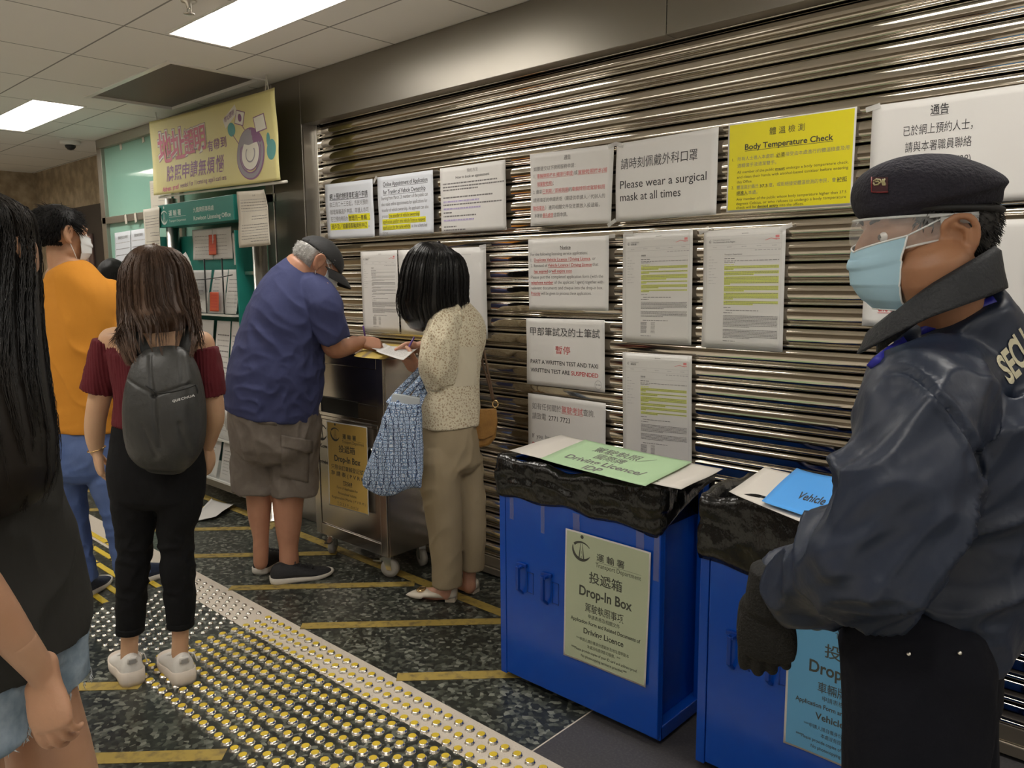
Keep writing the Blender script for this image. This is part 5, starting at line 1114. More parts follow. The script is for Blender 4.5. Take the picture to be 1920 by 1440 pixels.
    for lo, hi in ((0, 46), (46, 70)):       # locks that swing out over the left shoulder and the right one
        q = MB()
        for k in range(lo, hi):
            e = r_.normal(0, 1, 3)*.004
            if k < 46: pts = [P(243+r_.uniform(-10,8),570,-.06), P(240+r_.uniform(-8,8),602,-.10), P(226+r_.uniform(-8,12),620+r_.uniform(-4,4),-.12), P(208+r_.uniform(-6,20),642+r_.uniform(-18,14),-.11)]
            else: pts = [P(358+r_.uniform(-6,3),560,-.03), P(366+r_.uniform(-4,3),600,-.06), P(373+r_.uniform(-6,5),628,-.08), P(380+r_.uniform(-14,4),650+r_.uniform(-6,10),-.08)]
            q.tube([p+e for p in spline([list(p) for p in pts], 4)], [.0026]*9+[.002,.0015,.001,.0005], 3, 0, True, .6)
        q.build('loose_locks', [M['brown_hair']], t, fixn=False)
    # backpack: worn, but a thing of its own
    M['packcloth'] = mat('charcoal_pack_fabric', (.030,.030,.029), .45, bump=(35, .25), vary=(5, (.045,.045,.043), .4, .7)); M['packedge'] = mat('black_webbing', (.010,.010,.010), .6); M['packprint'] = mat('white_print', (.68,.68,.66), .6)
    bp = thing('backpack', 'charcoal fabric backpack with small white lettering on the back of the woman in burgundy', 'backpack', P(309, 770, -.14))
    pk = [loft(Lr(N, [(309,660,38,20,-.135),(309,678,52,32,-.145),(309,715,63,42,-.155),(309,760,68.5,50,-.16),(310,805,68,52,-.16),(310,840,63,48,-.155),(311,862,52,36,-.15),(312,872,40,24,-.145)]), R, 30, (.5,.6), 5, 2.7)]
    def pleat(V, N_):
        x = (V-P(309,760,-.2))@R/U; z = (P(309,760,-.2)-V)@Zv/U+760; back = np.clip(-(N_@F), 0, 1)
        h = 0
        for (xa, za, xb, zb, w, dp) in ((-22,672,-8,740,3.2,.007),(-8,740,-2,830,5.0,.008),(-60,712,-12,735,2.2,.005),(-10,740,48,722,2.4,.006),(48,722,52,800,4,.006),(-30,790,-12,845,5,.006),(34,790,44,850,5,.006),(30,668,40,716,3.0,.005)):
            L2 = (xb-xa)**2+(zb-za)**2; k = np.clip(((x-xa)*(xb-xa)+(z-za)*(zb-za))/L2, 0, 1); dd = np.hypot(x-xa-k*(xb-xa), z-za-k*(zb-za)); h = h-dp*np.exp(-(dd/w)**2)
        return V+N_*(h*back)[:, None]+N_*(.002*(vnoise(V*22, 3)-.5)*back)[:, None]
    pb = cloth('pack_body', pk, M['packcloth'], bp, .0045, 3, [], pleat)
    bv = bvh_of(pb); decal('printed_name', [(c_, P(312+4.6*i, 759-1.1*i, -.30), unit(R+Zv*.10), Zv, .0105, .03) for i, c_ in enumerate('QUECHUA')], bv, M['packprint'], bp, hf)
    b = MB(); zz = [P(256,728,-.3), P(278,741,-.3), P(300,741,-.3), P(330,735,-.3), P(353,726,-.3), P(366,735,-.3)]; pts = []
    for p in spline([list(p) for p in zz], 5):
        hit = bv.ray_cast(Vector(p-hf*.4), Vector(hf), 2); 
        if hit[0]: pts.append(np.array(hit[0])-hf*.002)
    b.tube(pts, .0022, 6); zp = b.build('zip', [M['packedge']], bp); b = MB(); b.tube([pts[-1], pts[-1]-Zv*.02+R*.004, pts[-1]-Zv*.035], .003, 6); b.build('zip_pull', [M['packedge']], zp)
    b = MB(); nrm = -hf
    b.ribbon(spline([list(p) for p in (P(272,668,-.10), P(258,640,-.085), P(244,618,-.06), P(234,604,-.02), P(232,606,.05), P(238,640,.12), P(246,700,.13))], 4), .052, .008, [-hf*.8+Zv*.6]*25); b.build('shoulder_strap', [M['packcloth']], bp)
    b = MB(); b.ribbon(spline([list(p) for p in (P(344,668,-.10), P(352,645,-.085), P(358,625,-.06), P(362,612,-.02), P(363,614,.05), P(358,645,.12), P(350,700,.13))], 4), .052, .008, [-hf*.8+Zv*.6]*25); b.build('shoulder_strap', [M['packcloth']], bp)
    b = MB(); b.ribbon(spline([list(p) for p in (P(207,700,.10), P(208,720,.06), P(217,755,-.02), P(233,800,-.09), P(252,835,-.13))], 4), .012, .003, [-hf]*17); b.ribbon(spline([list(p) for p in (P(384,700,.10), P(386,740,.04), P(380,790,-.06), P(366,835,-.13))], 4), .012, .003, [-hf]*13); b.build('lower_strap', [M['packedge']], bp)
    b = MB(); b.tube([P(296,664,-.12), P(300,652,-.11), P(315,652,-.11), P(320,664,-.12)], .005, 8); b.build('grab_loop', [M['packedge']], bp)
backpack_woman()

# ======== man in the orange T-shirt
def orange_man():
    P, N, U = setup(3.5); a_ = math.radians(20); F = hf*math.cos(a_)+rh*math.sin(a_); R = np.cross(F, Zv); FH = unit(hf*math.cos(.68)+rh*math.sin(.68)-Zv*.05)
    M['skin_man'] = skin_mat('light_brown_skin', (.50,.275,.16), (.45,.24,.14))
    t = person('man in an orange T-shirt and blue jeans with cropped black hair and a mask', P(165, 1110)*[1,1,0])
    hc = P(116, 442, .0)
    g = [loft(Lr(N, [(145,860,66,46),(145,800,66,44),(143,700,74,46),(142,600,82,46),(138,550,80,42),(130,520,50,34)]), R), loft(Lr(N, [(130,545,26,28),(121,508,25,26),(116,470,24,26)]), R), loft(Lr(N, [(70,570,20,22),(135,555,24,28),(200,570,20,22)]), Zv)]
    g += [limb([P(66,580), P(45,660), P(38,720,.02), P(40,790,.10)], [.046,.045,.042,.030]), limb([P(203,580), P(226,660,.02), P(236,720,.04), P(236,775,.14)], [.046,.045,.042,.030])]
    for pts in ([(118,850,30),(122,950,25),(135,1040,20),(148,1095,18)], [(186,850,32),(226,950,22),(240,1040,19),(253,1080,17)]): g.append(limb([P(x,y) for x,y,_ in pts], [q*U for *_,q in pts]))
    g += head_geo(hc, FH, Zv, 1.06)
    body('body', g, [hand_geo(P(40,790,.10), -Zv+F*.3, -R, F, 1, .5), hand_geo(P(236,775,.14), -Zv+F*.4, R, F, 1, .5)], M['skin_man'], t); eyes(t, hc, FH, Zv, 1.06)
    put_mask(t, hc, FH, Zv, 1.06, M['mask_white'])
    short_hair(t, hc, FH, Zv, 1.06, M['hair_black'], low=-.052, grow=.013, n=6000, ln=.036)
    M['orange'] = cloth_mat('orange_cotton', (.62,.255,.030), .85, folds=.25)
    sh = [loft(Lr(N, [(146,803,78,54),(145,750,78,54),(143,680,82,55),(142,600,88,54),(139,555,85,48),(130,520,54,42),(121,502,31,32)]), R, 28, (.04,.1)), loft(Lr(N, [(70,552,30,34),(55,600,30,34),(46,660,29,33)]), R, 20, (1,.05)), loft(Lr(N, [(196,552,30,34),(212,600,31,34,.01),(227,655,30,34,.02)]), R, 20, (1,.05))]
    def hemline(V, N_): return V
    cloth('t_shirt', sh, M['orange'], t, .007, 4, [(unit(R*.5-Zv), 3.0, 15, .020, {'seed': 2, 'mask': lambda V: .35+gauss(V, P(190,640), .13)}), (unit(R+Zv*.15), 4, 24, .007, {'seed': 8, 'mask': lambda V: gauss(V, P(110,760), .20)})])
    M['jeans'] = cloth_mat('blue_jeans', (.085,.135,.31), .85, vary=(7, (.12,.175,.36), .4, .7))
    jn = [loft(Lr(N, [(146,790,70,48),(148,840,78,54),(150,880,74,52)]), R, 26, (.05,.5)), loft(Lr(N, [(115,850,44,46),(122,950,36,40),(135,1035,32,35),(150,1092,29,32)]), R, 20, (1,.05)), loft(Lr(N, [(190,850,42,46),(226,950,31,38),(240,1030,27,33),(252,1083,26,31)]), R, 20, (1,.05))]
    cloth('jeans', jn, M['jeans'], t, .007, 3, [(unit(R+Zv*.3), 5, 20, .013, {'seed': 6, 'mask': lambda V: .5+.7*gauss(V, P(140,1050), .15)})])
    M['navy_trainer'] = mat('navy_trainer', (.012,.022,.055), .6, bump=(80,.2)); M['white_sole'] = mat('white_sole', (.62,.58,.52), .6)
    for (hx, hy), (tx, ty) in (((138,1133),(192,1094)), ((246,1100),(309,1074))):
        a, c = onZ(hx, hy), onZ(tx, ty); shoe(t, a, c-a, .285, .105, .095, M['navy_trainer'], M['white_sole'], .026)
orange_man()

# ======== man in navy, writing
def navy_man():
    P, N, U = setup(3.72); F = unit(np.array([.35,.94,0])); R = np.cross(F, Zv)
    M['skin_warm'] = skin_mat('warm_skin', (.47,.235,.145), (.41,.195,.12))
    t = person('heavy man in navy T-shirt, grey cargo shorts and cap writing on the steel cabinet', P(515, 1085)*[1,1,0])
    FH = unit(F*.80+R*.12-Zv*.55); UH = unit(Zv*.85+F*.50); RH = unit(np.cross(FH, UH)); UH = np.cross(RH, FH); hc = P(596, 497, .0)
    g = [loft(Lr(N, [(512,800,88,74),(515,740,92,80),(524,650,90,76),(535,580,84,60),(552,530,62,46),(562,510,40,36)]), R), loft(Lr(N, [(553,540,36,34),(570,508,27,28),(588,492,25,26)]), R)]
    sR, sL = P(606,556,-.10), P(512,548,.17)
    g += [limb([P(556,540), P(585,545,-.05), sR, P(618,610,-.10), P(624,652,-.06), P(652,650,.03), P(676,641,.11)], [.06,.062,.064,.052,.047,.042,.031]), limb([P(550,540), P(530,545,.1), sL, P(545,610,.26), P(575,655,.30), P(620,655,.34), P(655,650,.36)], [.06,.06,.06,.05,.045,.04,.03])]
    for pts in ([(484,840,36,0),(486,920,26,0),(486,965,21.5,0),(489,1005,15.5,0),(489,1030,15,0),(489,1055,14,.01)], [(553,840,42,0),(541,925,31,0),(540.5,985,25,0),(541,1025,18.5,0),(542,1048,19,0),(544,1072,17,.0)]): g.append(limb([P(x,y,d) for x,y,_,d in pts], [q*U for _,_,q,_ in pts], 16))
    g += head_geo(hc, FH, UH, 1.08)
    hR = hand_geo(P(674,641.5,.11), F*.85+R*.1-Zv*.15, Zv*.7+R*.7, -R*.6+Zv*.5, 1.08, .9, .6, .06); hL = hand_geo(P(655,650,.36), F*.8+R*.35-Zv*.1, Zv, R, 1.05, .3)
    body('body', g, [hR, hL], M['skin_warm'], t); eyes(t, hc, FH, UH, 1.08)
    put_mask(t, hc, FH, UH, 1.08, M['mask_white'])
    M['grey_hair'] = mat('silver_hair', (.40,.39,.37), .5, vary=(60, (.28,.27,.26), .45, .7)); short_hair(t, hc, FH, UH, 1.08, M['grey_hair'], low=-.055, grow=.010, n=1800, seed=8, topcut=.052, ln=.018)
    # cap
    M['cap'] = mat('charcoal_cap', (.020,.020,.021), .75, bump=(30,.3)); A = np.array([RH, FH, UH]); cc = hc+1.08*(-FH*.004+UH*.040)
    b = MB(); vs = []; nu, nv = 40, 12
    for j in range(nv+1):
        th = math.radians(91)*j/nv
        for i in range(nu): q = 2*math.pi*i/nu; vs.append(cc+1.08*(RH*.088*math.sin(th)*math.cos(q)+FH*(.110*math.sin(th)*math.sin(q))+UH*(.080*math.cos(th)-.022*(j/nv)*(-math.sin(q) < .2)*max(0, math.sin(q))+.012*(j/nv)**3*max(0, -math.sin(q)))))
    b.add(vs, [(j*nu+i, j*nu+(i+1) % nu, (j+1)*nu+(i+1) % nu, (j+1)*nu+i) for j in range(nv) for i in range(nu)], 0, True); cp = b.build('cap', [M['cap']], t); md = cp.modifiers.new('thick', 'SOLIDIFY'); md.thickness = .003
    b = MB(); vs = []
    for k in (0, 1):
        for j in range(7):
            for i in range(17):
                a = math.radians(-74+148*i/16); e = j/6; L_ = .074*math.cos(a)**.6 if math.cos(a) > 0 else 0
                vs.append(cc+1.08*(RH*(.084*math.sin(a))+FH*(.106*math.cos(a)*.98+L_*e)-UH*(.018+.030*e*e+.020*math.sin(a)**2+.003*k)))
    n = 7*17; f = [(j*17+i, j*17+i+1, (j+1)*17+i+1, (j+1)*17+i) for j in range(6) for i in range(16)]; f += [tuple(q+n for q in x[::-1]) for x in f]
    b.add(vs, f+[(i, n+i, n+i+1, i+1) for i in range(16)]+[(6*17+i, 6*17+i+1, n+6*17+i+1, n+6*17+i) for i in range(16)], 0, True); b.build('brim', [M['cap']], cp)
    b = MB(); b.ribbon([cc+1.08*(RH*.086*math.sin(a)-FH*.108*math.cos(a)+UH*.016) for a in np.linspace(-.7,.7,11)], .018, .003, [unit(-FH*math.cos(a)+RH*math.sin(a)) for a in np.linspace(-.7,.7,11)]); b.build('back_strap', [M['cap']], cp)
    # shirt
    M['navy'] = cloth_mat('navy_cotton', (.050,.058,.140), .85, folds=.3)
    sh = [loft(Lr(N, [(508,772,98,84),(511,745,100,86),(518,700,101,86),(525,650,97,80),(532,600,93,70),(540,560,86,58),(552,528,64,46),(568,500,33,33)]), R, 30, (.03,.1)),
          loft([(P(588,545,-.06), .082, .085), (P(606,570,-.105), .084, .083), (P(618,612,-.10), .078, .077), (P(624,634,-.085), .078, .076)], F, 20, (1,.04)), loft([(P(528,545,.12), .075, .08), (P(520,575,.18), .075, .075), (P(540,612,.25), .07, .07)], F, 20, (1,.05))]
    cloth('t_shirt', sh, M['navy'], t, .007, 4, [(unit(R*.55+F*.5-Zv*.7), 3, 15, .018, {'seed': 3, 'mask': lambda V: .25+gauss(V, P(575,640,-.15), .15)}), (unit(R+F*.4+Zv*.08), 3, 22, .022, {'seed': 12, 'mask': lambda V: gauss(V, P(520,740,-.1), .16)*1.1}), (unit(F-Zv*.6), 4, 20, .010, {'seed': 1, 'mask': lambda V: gauss(V, P(618,610,-.1), .08)})])
    # shorts with a cargo pocket
    M['khaki_grey'] = cloth_mat('grey_cargo_cotton', (.165,.140,.118), .9, folds=.35, vary=(18, (.21,.18,.155), .45, .7))
    st = [loft(Lr(N, [(511,742,91,78),(513,790,93,80),(515,830,90,76)]), R, 28, (.05,.5)), loft(Lr(N, [(487,800,50,52),(481,860,45,46),(480,919,44,43)]), R, 22, (1,.03)), loft(Lr(N, [(548,800,54,55),(551,860,45,46),(552,924,42,42)]), R, 22, (1,.03))]
    sh_ = cloth('cargo_shorts', st, M['khaki_grey'], t, .007, 3, [(unit(R*.5-Zv), 4, 17, .018, {'seed': 7}), (unit(R+F*.5), 4, 20, .010, {'seed': 17, 'mask': lambda V: gauss(V, P(515,760), .12)})])
    bv = bvh_of(sh_)
    def patch(name, px4, th, par=sh_, nu=8):
        vs = []
        for k in (0, 1):
            for j in range(nu+1):
                for i in range(nu+1):
                    u, v = i/nu, j/nu; x = px4[0][0]*(1-u)*(1-v)+px4[1][0]*u*(1-v)+px4[2][0]*u*v+px4[3][0]*(1-u)*v; y = px4[0][1]*(1-u)*(1-v)+px4[1][1]*u*(1-v)+px4[2][1]*u*v+px4[3][1]*(1-u)*v
                    r_ = unit(ray(x, y)); h = bv.ray_cast(Vector(CAM), Vector(r_), 9); p = np.array(h[0]) if h[0] else P(x, y, -.15); nn = np.array(h[1]) if h[0] else -r_; nn = nn if nn@r_ < 0 else -nn
                    vs.append(p+nn*(th if k else -.004))
        m = (nu+1)**2; q = nu+1; f = [(j*q+i, j*q+i+1, (j+1)*q+i+1, (j+1)*q+i) for j in range(nu) for i in range(nu)]; f2 = [tuple(a+m for a in x) for x in f]
        ed = [(i, i+1) for i in range(nu)]+[(nu*q+i+1, nu*q+i) for i in range(nu)]+[((i+1)*q, i*q) for i in range(nu)]+[(i*q+nu, (i+1)*q+nu) for i in range(nu)]
        b = MB(); b.add(vs, [x[::-1] for x in f]+f2+[(a, c, c+m, a+m) for a, c in ed], 0, True); return b.build(name, [M['khaki_grey']], par)
    patch('cargo_pocket', [(529,826),(580,835),(577,905),(526,893)], .006); patch('pocket_flap', [(527,815),(584,826),(583,848),(527,838)], .010); patch('back_pocket', [(481,742),(520,744),(519,798),(484,794)], .004)
    # shoes
    M['black_trainer'] = mat('black_trainer', (.016,.016,.018), .7, bump=(90,.25)); M['pale_sole'] = mat('pale_sole', (.58,.54,.47), .6)
    for (hx, hy), (tx, ty), L_ in (((484,1078),(520,1052),.29), ((508,1094),(622,1076),.30)):
        a, c = onZ(hx, hy), onZ(tx, ty); o, h0, d, s_ = shoe(t, a, c-a, L_, .112, .098, M['black_trainer'], M['pale_sole'], .026)
        q = MB()
        for k in range(4): q.tube([h0+d*(.115+.027*k)+s_*(-.03)+Zv*(.090-.011*k), h0+d*(.12+.027*k)+Zv*(.099-.012*k), h0+d*(.115+.027*k)+s_*.03+Zv*(.090-.011*k)], .003, 6)
        q.build('laces', [M['black_trainer']], o)
    # his pen
    M['pen_violet'] = mat('violet_pen', (.14,.07,.30), .3); p1, p2 = P(681,611,.17), P(688,652,.20); pen = thing('pen', 'slim violet and white ballpoint in the fist of the man in navy', 'pen', p2)
    b = MB(); b.tube([p1, p1*.45+p2*.55], .0045, 8); b.build('barrel', [M['pen_violet']], pen); b = MB(); b.tube([p1*.45+p2*.55, p1*.08+p2*.92, p2], [.0047,.0045,.001], 8); b.build('grip', [M['paper']], pen)
navy_man()

# ======== woman in the lace top
def lace_woman():
    P, N, U = setup(3.46); F = np.array([-1.,0,0]); R = np.array([0,1.,0])
    M['skin_rose'] = skin_mat('rosy_skin', (.56,.30,.20), (.50,.25,.165))
    t = person('black-haired woman in a cream lace blouse and khaki trousers filling in a form', P(840, 1115)*[1,1,0])
    FH = unit(F*.86-Zv*.48-R*.10); UH = unit(Zv*.86+F*.48); hc = P(806, 524, .0)
    g = [loft(Lr(N, [(842,850,40,36),(842,800,46,38),(845,740,48,38),(849,680,52,40),(852,620,56,38),(846,588,44,32),(838,570,26,24)]), R), loft(Lr(N, [(846,600,28,26),(832,565,22,22),(815,545,20,21)]), R)]
    sL, sR = P(826,606,-.10), P(868,598,.12)
    g += [limb([P(848,596), sL, P(822,655,-.12), P(818,708,-.11), P(800,699,-.06), P(783,686,.0)], [.045,.043,.037,.033,.030,.021]), limb([P(850,592), sR, P(850,650,.19), P(822,690,.22), P(800,668,.19), P(785,650,.16)], [.045,.043,.037,.033,.029,.021])]
    for pts in ([(828,880,30,-.05),(832,960,22,-.05),(837,1040,18,-.04),(838,1092,13.5,-.03),(838,1112,14,-.03)], [(864,880,28,.06),(877,960,20,.06),(882,1030,17,.05),(880,1075,13.5,.05),(880,1100,14,.05)]): g.append(limb([P(x,y,d) for x,y,_,d in pts], [q*U for _,_,q,_ in pts]))
    for x, y, tx, ty, d in ((838,1112,790,1112,-.03),(880,1098,858,1092,.05)): g.append(limb([P(x,y,d), P((x+tx)/2,(y+ty)/2+1,d+.03), P(tx,ty,d+.07)], [.030,.030,.026]))
    g += head_geo(hc, FH, UH, .98)
    hL = hand_geo(P(785,686,.0), F*.95+Zv*.02, -R*.75-Zv*.5, Zv*.75-R*.4, .92, .35, .2); hR = hand_geo(P(785,650,.16), F*.8-R*.5-Zv*.25, Zv*.5+R*.7, Zv*.6-R*.6, .92, .85, .5)
    body('body', g, [hL, hR], M['skin_rose'], t); eyes(t, hc, FH, UH, .98); put_mask(t, hc, FH, UH, .98, M['mask_blue'])
    # hair: straight black bob fallen forward
    M['bob_hair'] = mat('glossy_black_hair', (.008,.007,.007), .28)
    ch = Lr(N, [(822,456,5,5),(821,460,24,26),(819,470,42,44),(817,488,54,56),(815,515,61,62),(813,545,63,63),(812,570,66,60),(815,592,62,54),(816,606,54,46)])
    rv = unit(rh)
    hair('hair', ch, rh, M['bob_hair'], t, (0, 2*math.pi), 2200, .0015, .18, .002, 11, .93, lambda g_: rh*math.cos(g_)*-.004, 150, lambda q: 1.0+.05*(math.cos(q) < -.3)-.05*(math.cos(q) > .3))
    # lace blouse
    m_ = mat('cream_lace', (.60,.53,.38), .85); nt = m_.node_tree; b_ = nt.nodes['Principled BSDF']; Nn = nt.nodes.new; Lk = nt.links.new
    gp = Nn('ShaderNodeNewGeometry'); nz = Nn('ShaderNodeTexNoise'); nz.inputs['Scale'].default_value = 60; mx = Nn('ShaderNodeMixRGB'); mx.inputs[0].default_value = .02; vo = Nn('ShaderNodeTexVoronoi'); vo.feature = 'DISTANCE_TO_EDGE'; vo.inputs['Scale'].default_value = 85
    Lk(gp.outputs['Position'], nz.inputs[0]); Lk(gp.outputs['Position'], mx.inputs[1]); Lk(nz.outputs['Color'], mx.inputs[2]); Lk(mx.outputs[0], vo.inputs['Vector'])
    rp = Nn('ShaderNodeValToRGB'); rp.color_ramp.elements[0].position = .10; rp.color_ramp.elements[0].color = (.72,.66,.50,1); rp.color_ramp.elements[1].position = .26; rp.color_ramp.elements[1].color = (.44,.34,.22,1); Lk(vo.outputs[0], rp.inputs[0]); Lk(rp.outputs[0], b_.inputs['Base Color'])
    bp = Nn('ShaderNodeBump'); bp.inputs['Strength'].default_value = .6; bp.inputs['Distance'].default_value = .003; bp.invert = True; Lk(vo.outputs[0], bp.inputs['Height']); Lk(bp.outputs[0], b_.inputs['Normal']); M['lace'] = m_
    M['lining'] = cloth_mat('cream_lining', (.66,.60,.46), .85)
    bl = [loft(Lr(N, [(842,796,61,52),(842,760,60,50),(845,720,57,46),(848,680,60,47),(852,640,63,47),(853,612,60,44),(846,588,44,34),(838,573,26,24)]), R, 28, (.03,.2))]
    lm = cloth('blouse', bl, M['lace'], t, .006, 4, [(unit(R*.4-Zv), 3, 14, .012, {'seed': 2}), (unit(F+R), 4, 20, .006, {'seed': 5, 'mask': lambda V: gauss(V, P(842,770), .10)})])
    for par in ([(P(845,592,-.06), .065, .055), (P(830,612,-.105), .072, .066), (P(824,655,-.125), .076, .070), (P(822,695,-.115), .078, .072), (P(828,722,-.105), .055, .050)], [(P(862,590,.08), .07, .06), (P(868,612,.14), .078, .072), (P(860,655,.19), .080, .075), (P(845,690,.21), .055, .05)]):
        cloth('sleeve', [loft(par, F, 22, (1, .2))], M['lace'], t, .006, 3, [(unit(-Zv), 4, 20, .016, {'seed': 21})])
    # woven yoke and lining panel show as a plainer band round the body
    bv = bvh_of(lm); b = MB(); nu, nv = 26, 8; vs = []
    for j in range(nv+1):
        for i in range(nu+1):
            x = 803+ (893-803)*i/nu; y = 655+ (728-655)*j/nv-8*(i/nu)+2; r_ = unit(ray(x, y)); h = bv.ray_cast(Vector(CAM), Vector(r_), 9)
            if h[0]: nn = np.array(h[1]); nn = nn if nn@r_ < 0 else -nn; vs.append(np.array(h[0])+nn*.0022)
            else: vs.append(vs[-1]+unit(r_)*.012 if vs else P(x, y))
    b.add(vs, [(j*(nu+1)+i, j*(nu+1)+i+1, (j+1)*(nu+1)+i+1, (j+1)*(nu+1)+i) for j in range(nv) for i in range(nu)], 0, True); b.build('lining_panel', [M['lining']], lm)
    # trousers
    M['khaki'] = cloth_mat('khaki_twill', (.33,.265,.17), .85, folds=.2)
    tr = [loft(Lr(N, [(841,786,53,45),(842,830,62,53),(844,870,62,52)]), R, 26, (.05,.5)), loft(Lr(N, [(824,860,42,42,-.06),(829,930,36,37,-.06),(834,1000,31,32,-.05),(838,1060,28.5,29,-.04),(838.5,1098,28,28,-.04)]), R, 20, (1,.03)), loft(Lr(N, [(862,860,42,42,.06),(876,930,33,36,.06),(882,1000,28,31,.05),(884,1040,25,27,.05),(882.5,1066,24,26,.05)]), R, 20, (1,.03))]
    cloth('trousers', tr, M['khaki'], t, .007, 3, [(unit(F-Zv*.8), 4, 16, .014, {'seed': 4, 'mask': lambda V: .35+gauss(V, P(842,860), .14)})])
    # flat shoes with a gilt ornament
    M['cream_leather'] = mat('cream_leather', (.62,.56,.46), .4); M['beige_heel'] = mat('beige_heel', (.52,.45,.35), .5)
    for (hx, hy), (tx, ty) in (((857,1127),(752,1119)), ((895,1113),(832,1094))):
        a, c = onZ(hx, hy), onZ(tx, ty); d = unit((c-a)*[1,1,0]); s_ = np.array([-d[1], d[0], 0]); h0 = a*[1,1,0]; L_ = .245
        K = spline([(0,.35,.050,.058),(.05,.66,.046,.060),(.15,.80,.040,.056),(.3,.80,.030,.040),(.45,.86,.020,.032),(.6,.96,.013,.034),(.72,1.0,.010,.038),(.85,.74,.008,.032),(.95,.34,.007,.022),(1,.10,.007,.014)], 3)
        b = MB(); n = 13; vs = []
        for q, w, z0, z1 in K:
            for k in range(n): an = math.pi*k/(n-1); vs.append(h0+d*q*L_+s_*math.cos(an)*w*.088/2+Zv*(min(z0, .012)+(.006 if q > .6 else .012)+math.sin(an)**.7*(z1-.012)))
        m = len(K); b.add(vs, [(i*n+k, i*n+k+1, (i+1)*n+k+1, (i+1)*n+k) for i in range(m-1) for k in range(n-1)]+[tuple(range(n)), tuple((m-1)*n+k for k in range(n))[::-1], tuple(i*n for i in range(m))+tuple(i*n+n-1 for i in range(m-1,-1,-1))], 0, True)
        o = b.build('shoe', [M['cream_leather']], t)
        b = MB(); b.prism([h0+d*x+s_*y+Zv*.001 for x, y in ((.004,-.024),(.05,-.030),(.05,.030),(.004,.024))], Zv*.024); b.build('heel', [M['beige_heel']], o, bevel=.003)
        b = MB(); b.add(*ball(h0+d*L_*.70+Zv*.043, (.026,.020,.008), [s_, d, Zv], 14), 0, True); b.tube([h0+d*(L_*.70+.019*math.sin(q))+s_*.026*math.cos(q)+Zv*.045 for q in np.linspace(0,2*math.pi,19)], .003, 6); b.build('ornament', [M['gold']], o)
    b = MB(); c0 = P(789,687,.0); ax = unit(P(799,697,-.06)-P(783,685,.0)); e1 = unit(np.cross(ax, Zv)); e2 = np.cross(ax, e1)
    b.tube([c0+e1*.026*math.cos(q)+e2*.024*math.sin(q) for q in np.linspace(0,2*math.pi,25)], .008, 8, flat=.5); b.build('wristband', [mat('pale_wristband', (.58,.62,.52), .5)], t)
    # pen in her right hand
    p1, p2 = P(777,632,.10), P(764,655,.10); pen = tag(MB().build('pen', [M['black']]), 'short dark pen in the right hand of the lace-top woman', 'pen')
    bm_ = MB(); bm_.tube([p1, p2*.9+p1*.1, p2], [.0045,.0045,.001], 8); o = bm_.build('pen', [M['pen_violet']]); bpy.data.objects.remove(pen); tag(o, 'short dark pen in the right hand of the lace-top woman', 'pen')
    # blue patterned tote on the left forearm
    m_ = mat('blue_print_cloth', (.36,.46,.60), .85); nt = m_.node_tree; b_ = nt.nodes['Principled BSDF']; Nn = nt.nodes.new; Lk = nt.links.new
    tc = Nn('ShaderNodeTexCoord'); vo = Nn('ShaderNodeTexVoronoi'); vo.inputs['Scale'].default_value = 30; vo.inputs['Randomness'].default_value = .25; Lk(tc.outputs['Object'], vo.inputs['Vector']); ve = Nn('ShaderNodeTexVoronoi'); ve.feature = 'DISTANCE_TO_EDGE'; ve.inputs['Scale'].default_value = 62; ve.inputs['Randomness'].default_value = .25; Lk(tc.outputs['Object'], ve.inputs['Vector'])
    sn = Nn('ShaderNodeMath'); sn.operation = 'SINE'; ml = Nn('ShaderNodeMath'); ml.operation = 'MULTIPLY'; ml.inputs[1].default_value = 34; Lk(vo.outputs['Distance'], ml.inputs[0]); Lk(ml.outputs[0], sn.inputs[0])
    r1 = Nn('ShaderNodeValToRGB'); r1.color_ramp.elements[0].position = .35; r1.color_ramp.elements[0].color = (.22,.33,.52,1); r1.color_ramp.elements[1].position = .6; r1.color_ramp.elements[1].color = (.62,.70,.80,1); Lk(sn.outputs[0], r1.inputs[0])
    r2 = Nn('ShaderNodeValToRGB'); r2.color_ramp.elements[0].position = .035; r2.color_ramp.elements[0].color = (1,1,1,1); r2.color_ramp.elements[1].position = .075; r2.color_ramp.elements[1].color = (0,0,0,1); Lk(ve.outputs[0], r2.inputs[0])
    mx = Nn('ShaderNodeMixRGB'); mx.inputs[2].default_value = (.018,.03,.085,1); Lk(r2.outputs[0], mx.inputs[0]); Lk(r1.outputs[0], mx.inputs[1]); Lk(mx.outputs[0], b_.inputs['Base Color']); M['toteprint'] = m_
    bt = thing('tote_bag', 'blue and white patterned cloth tote hanging from the forearm of the lace-top woman', 'bag', P(745, 860, -.2)); D_ = -.21
    tb = [loft([(P(759,756,D_), .066, .022), (P(753,800,D_), .086, .034), (P(746,850,D_), .106, .042), (P(739,890,D_), .122, .042), (P(736,912,D_), .128, .030), (P(736,922,D_), .126, .018)], rh, 30, (.1,.3), 5, 2.8)]
    def drag(V, N_):
        x = (V-P(742,850,D_))@rh/U; z = (P(742,850,D_)-V)@Zv/U; h = 0
        low = np.clip((z-30)/40, 0, 1); V = V+Zv*(.020*np.sin(x/17.)*low)[:, None]-Zv*(.018*np.clip(-x/60, 0, 1)*low*-1)[:, None]
        return V
    cloth('bag_body', tb, M['toteprint'], bt, .006, 3, [(unit(-Zv+rh*.25), 3, 14, .010, {'seed': 31})], drag)
    top_l, top_r = P(735,757,D_), P(772,757,D_); arm_ = P(797,700,-.09)
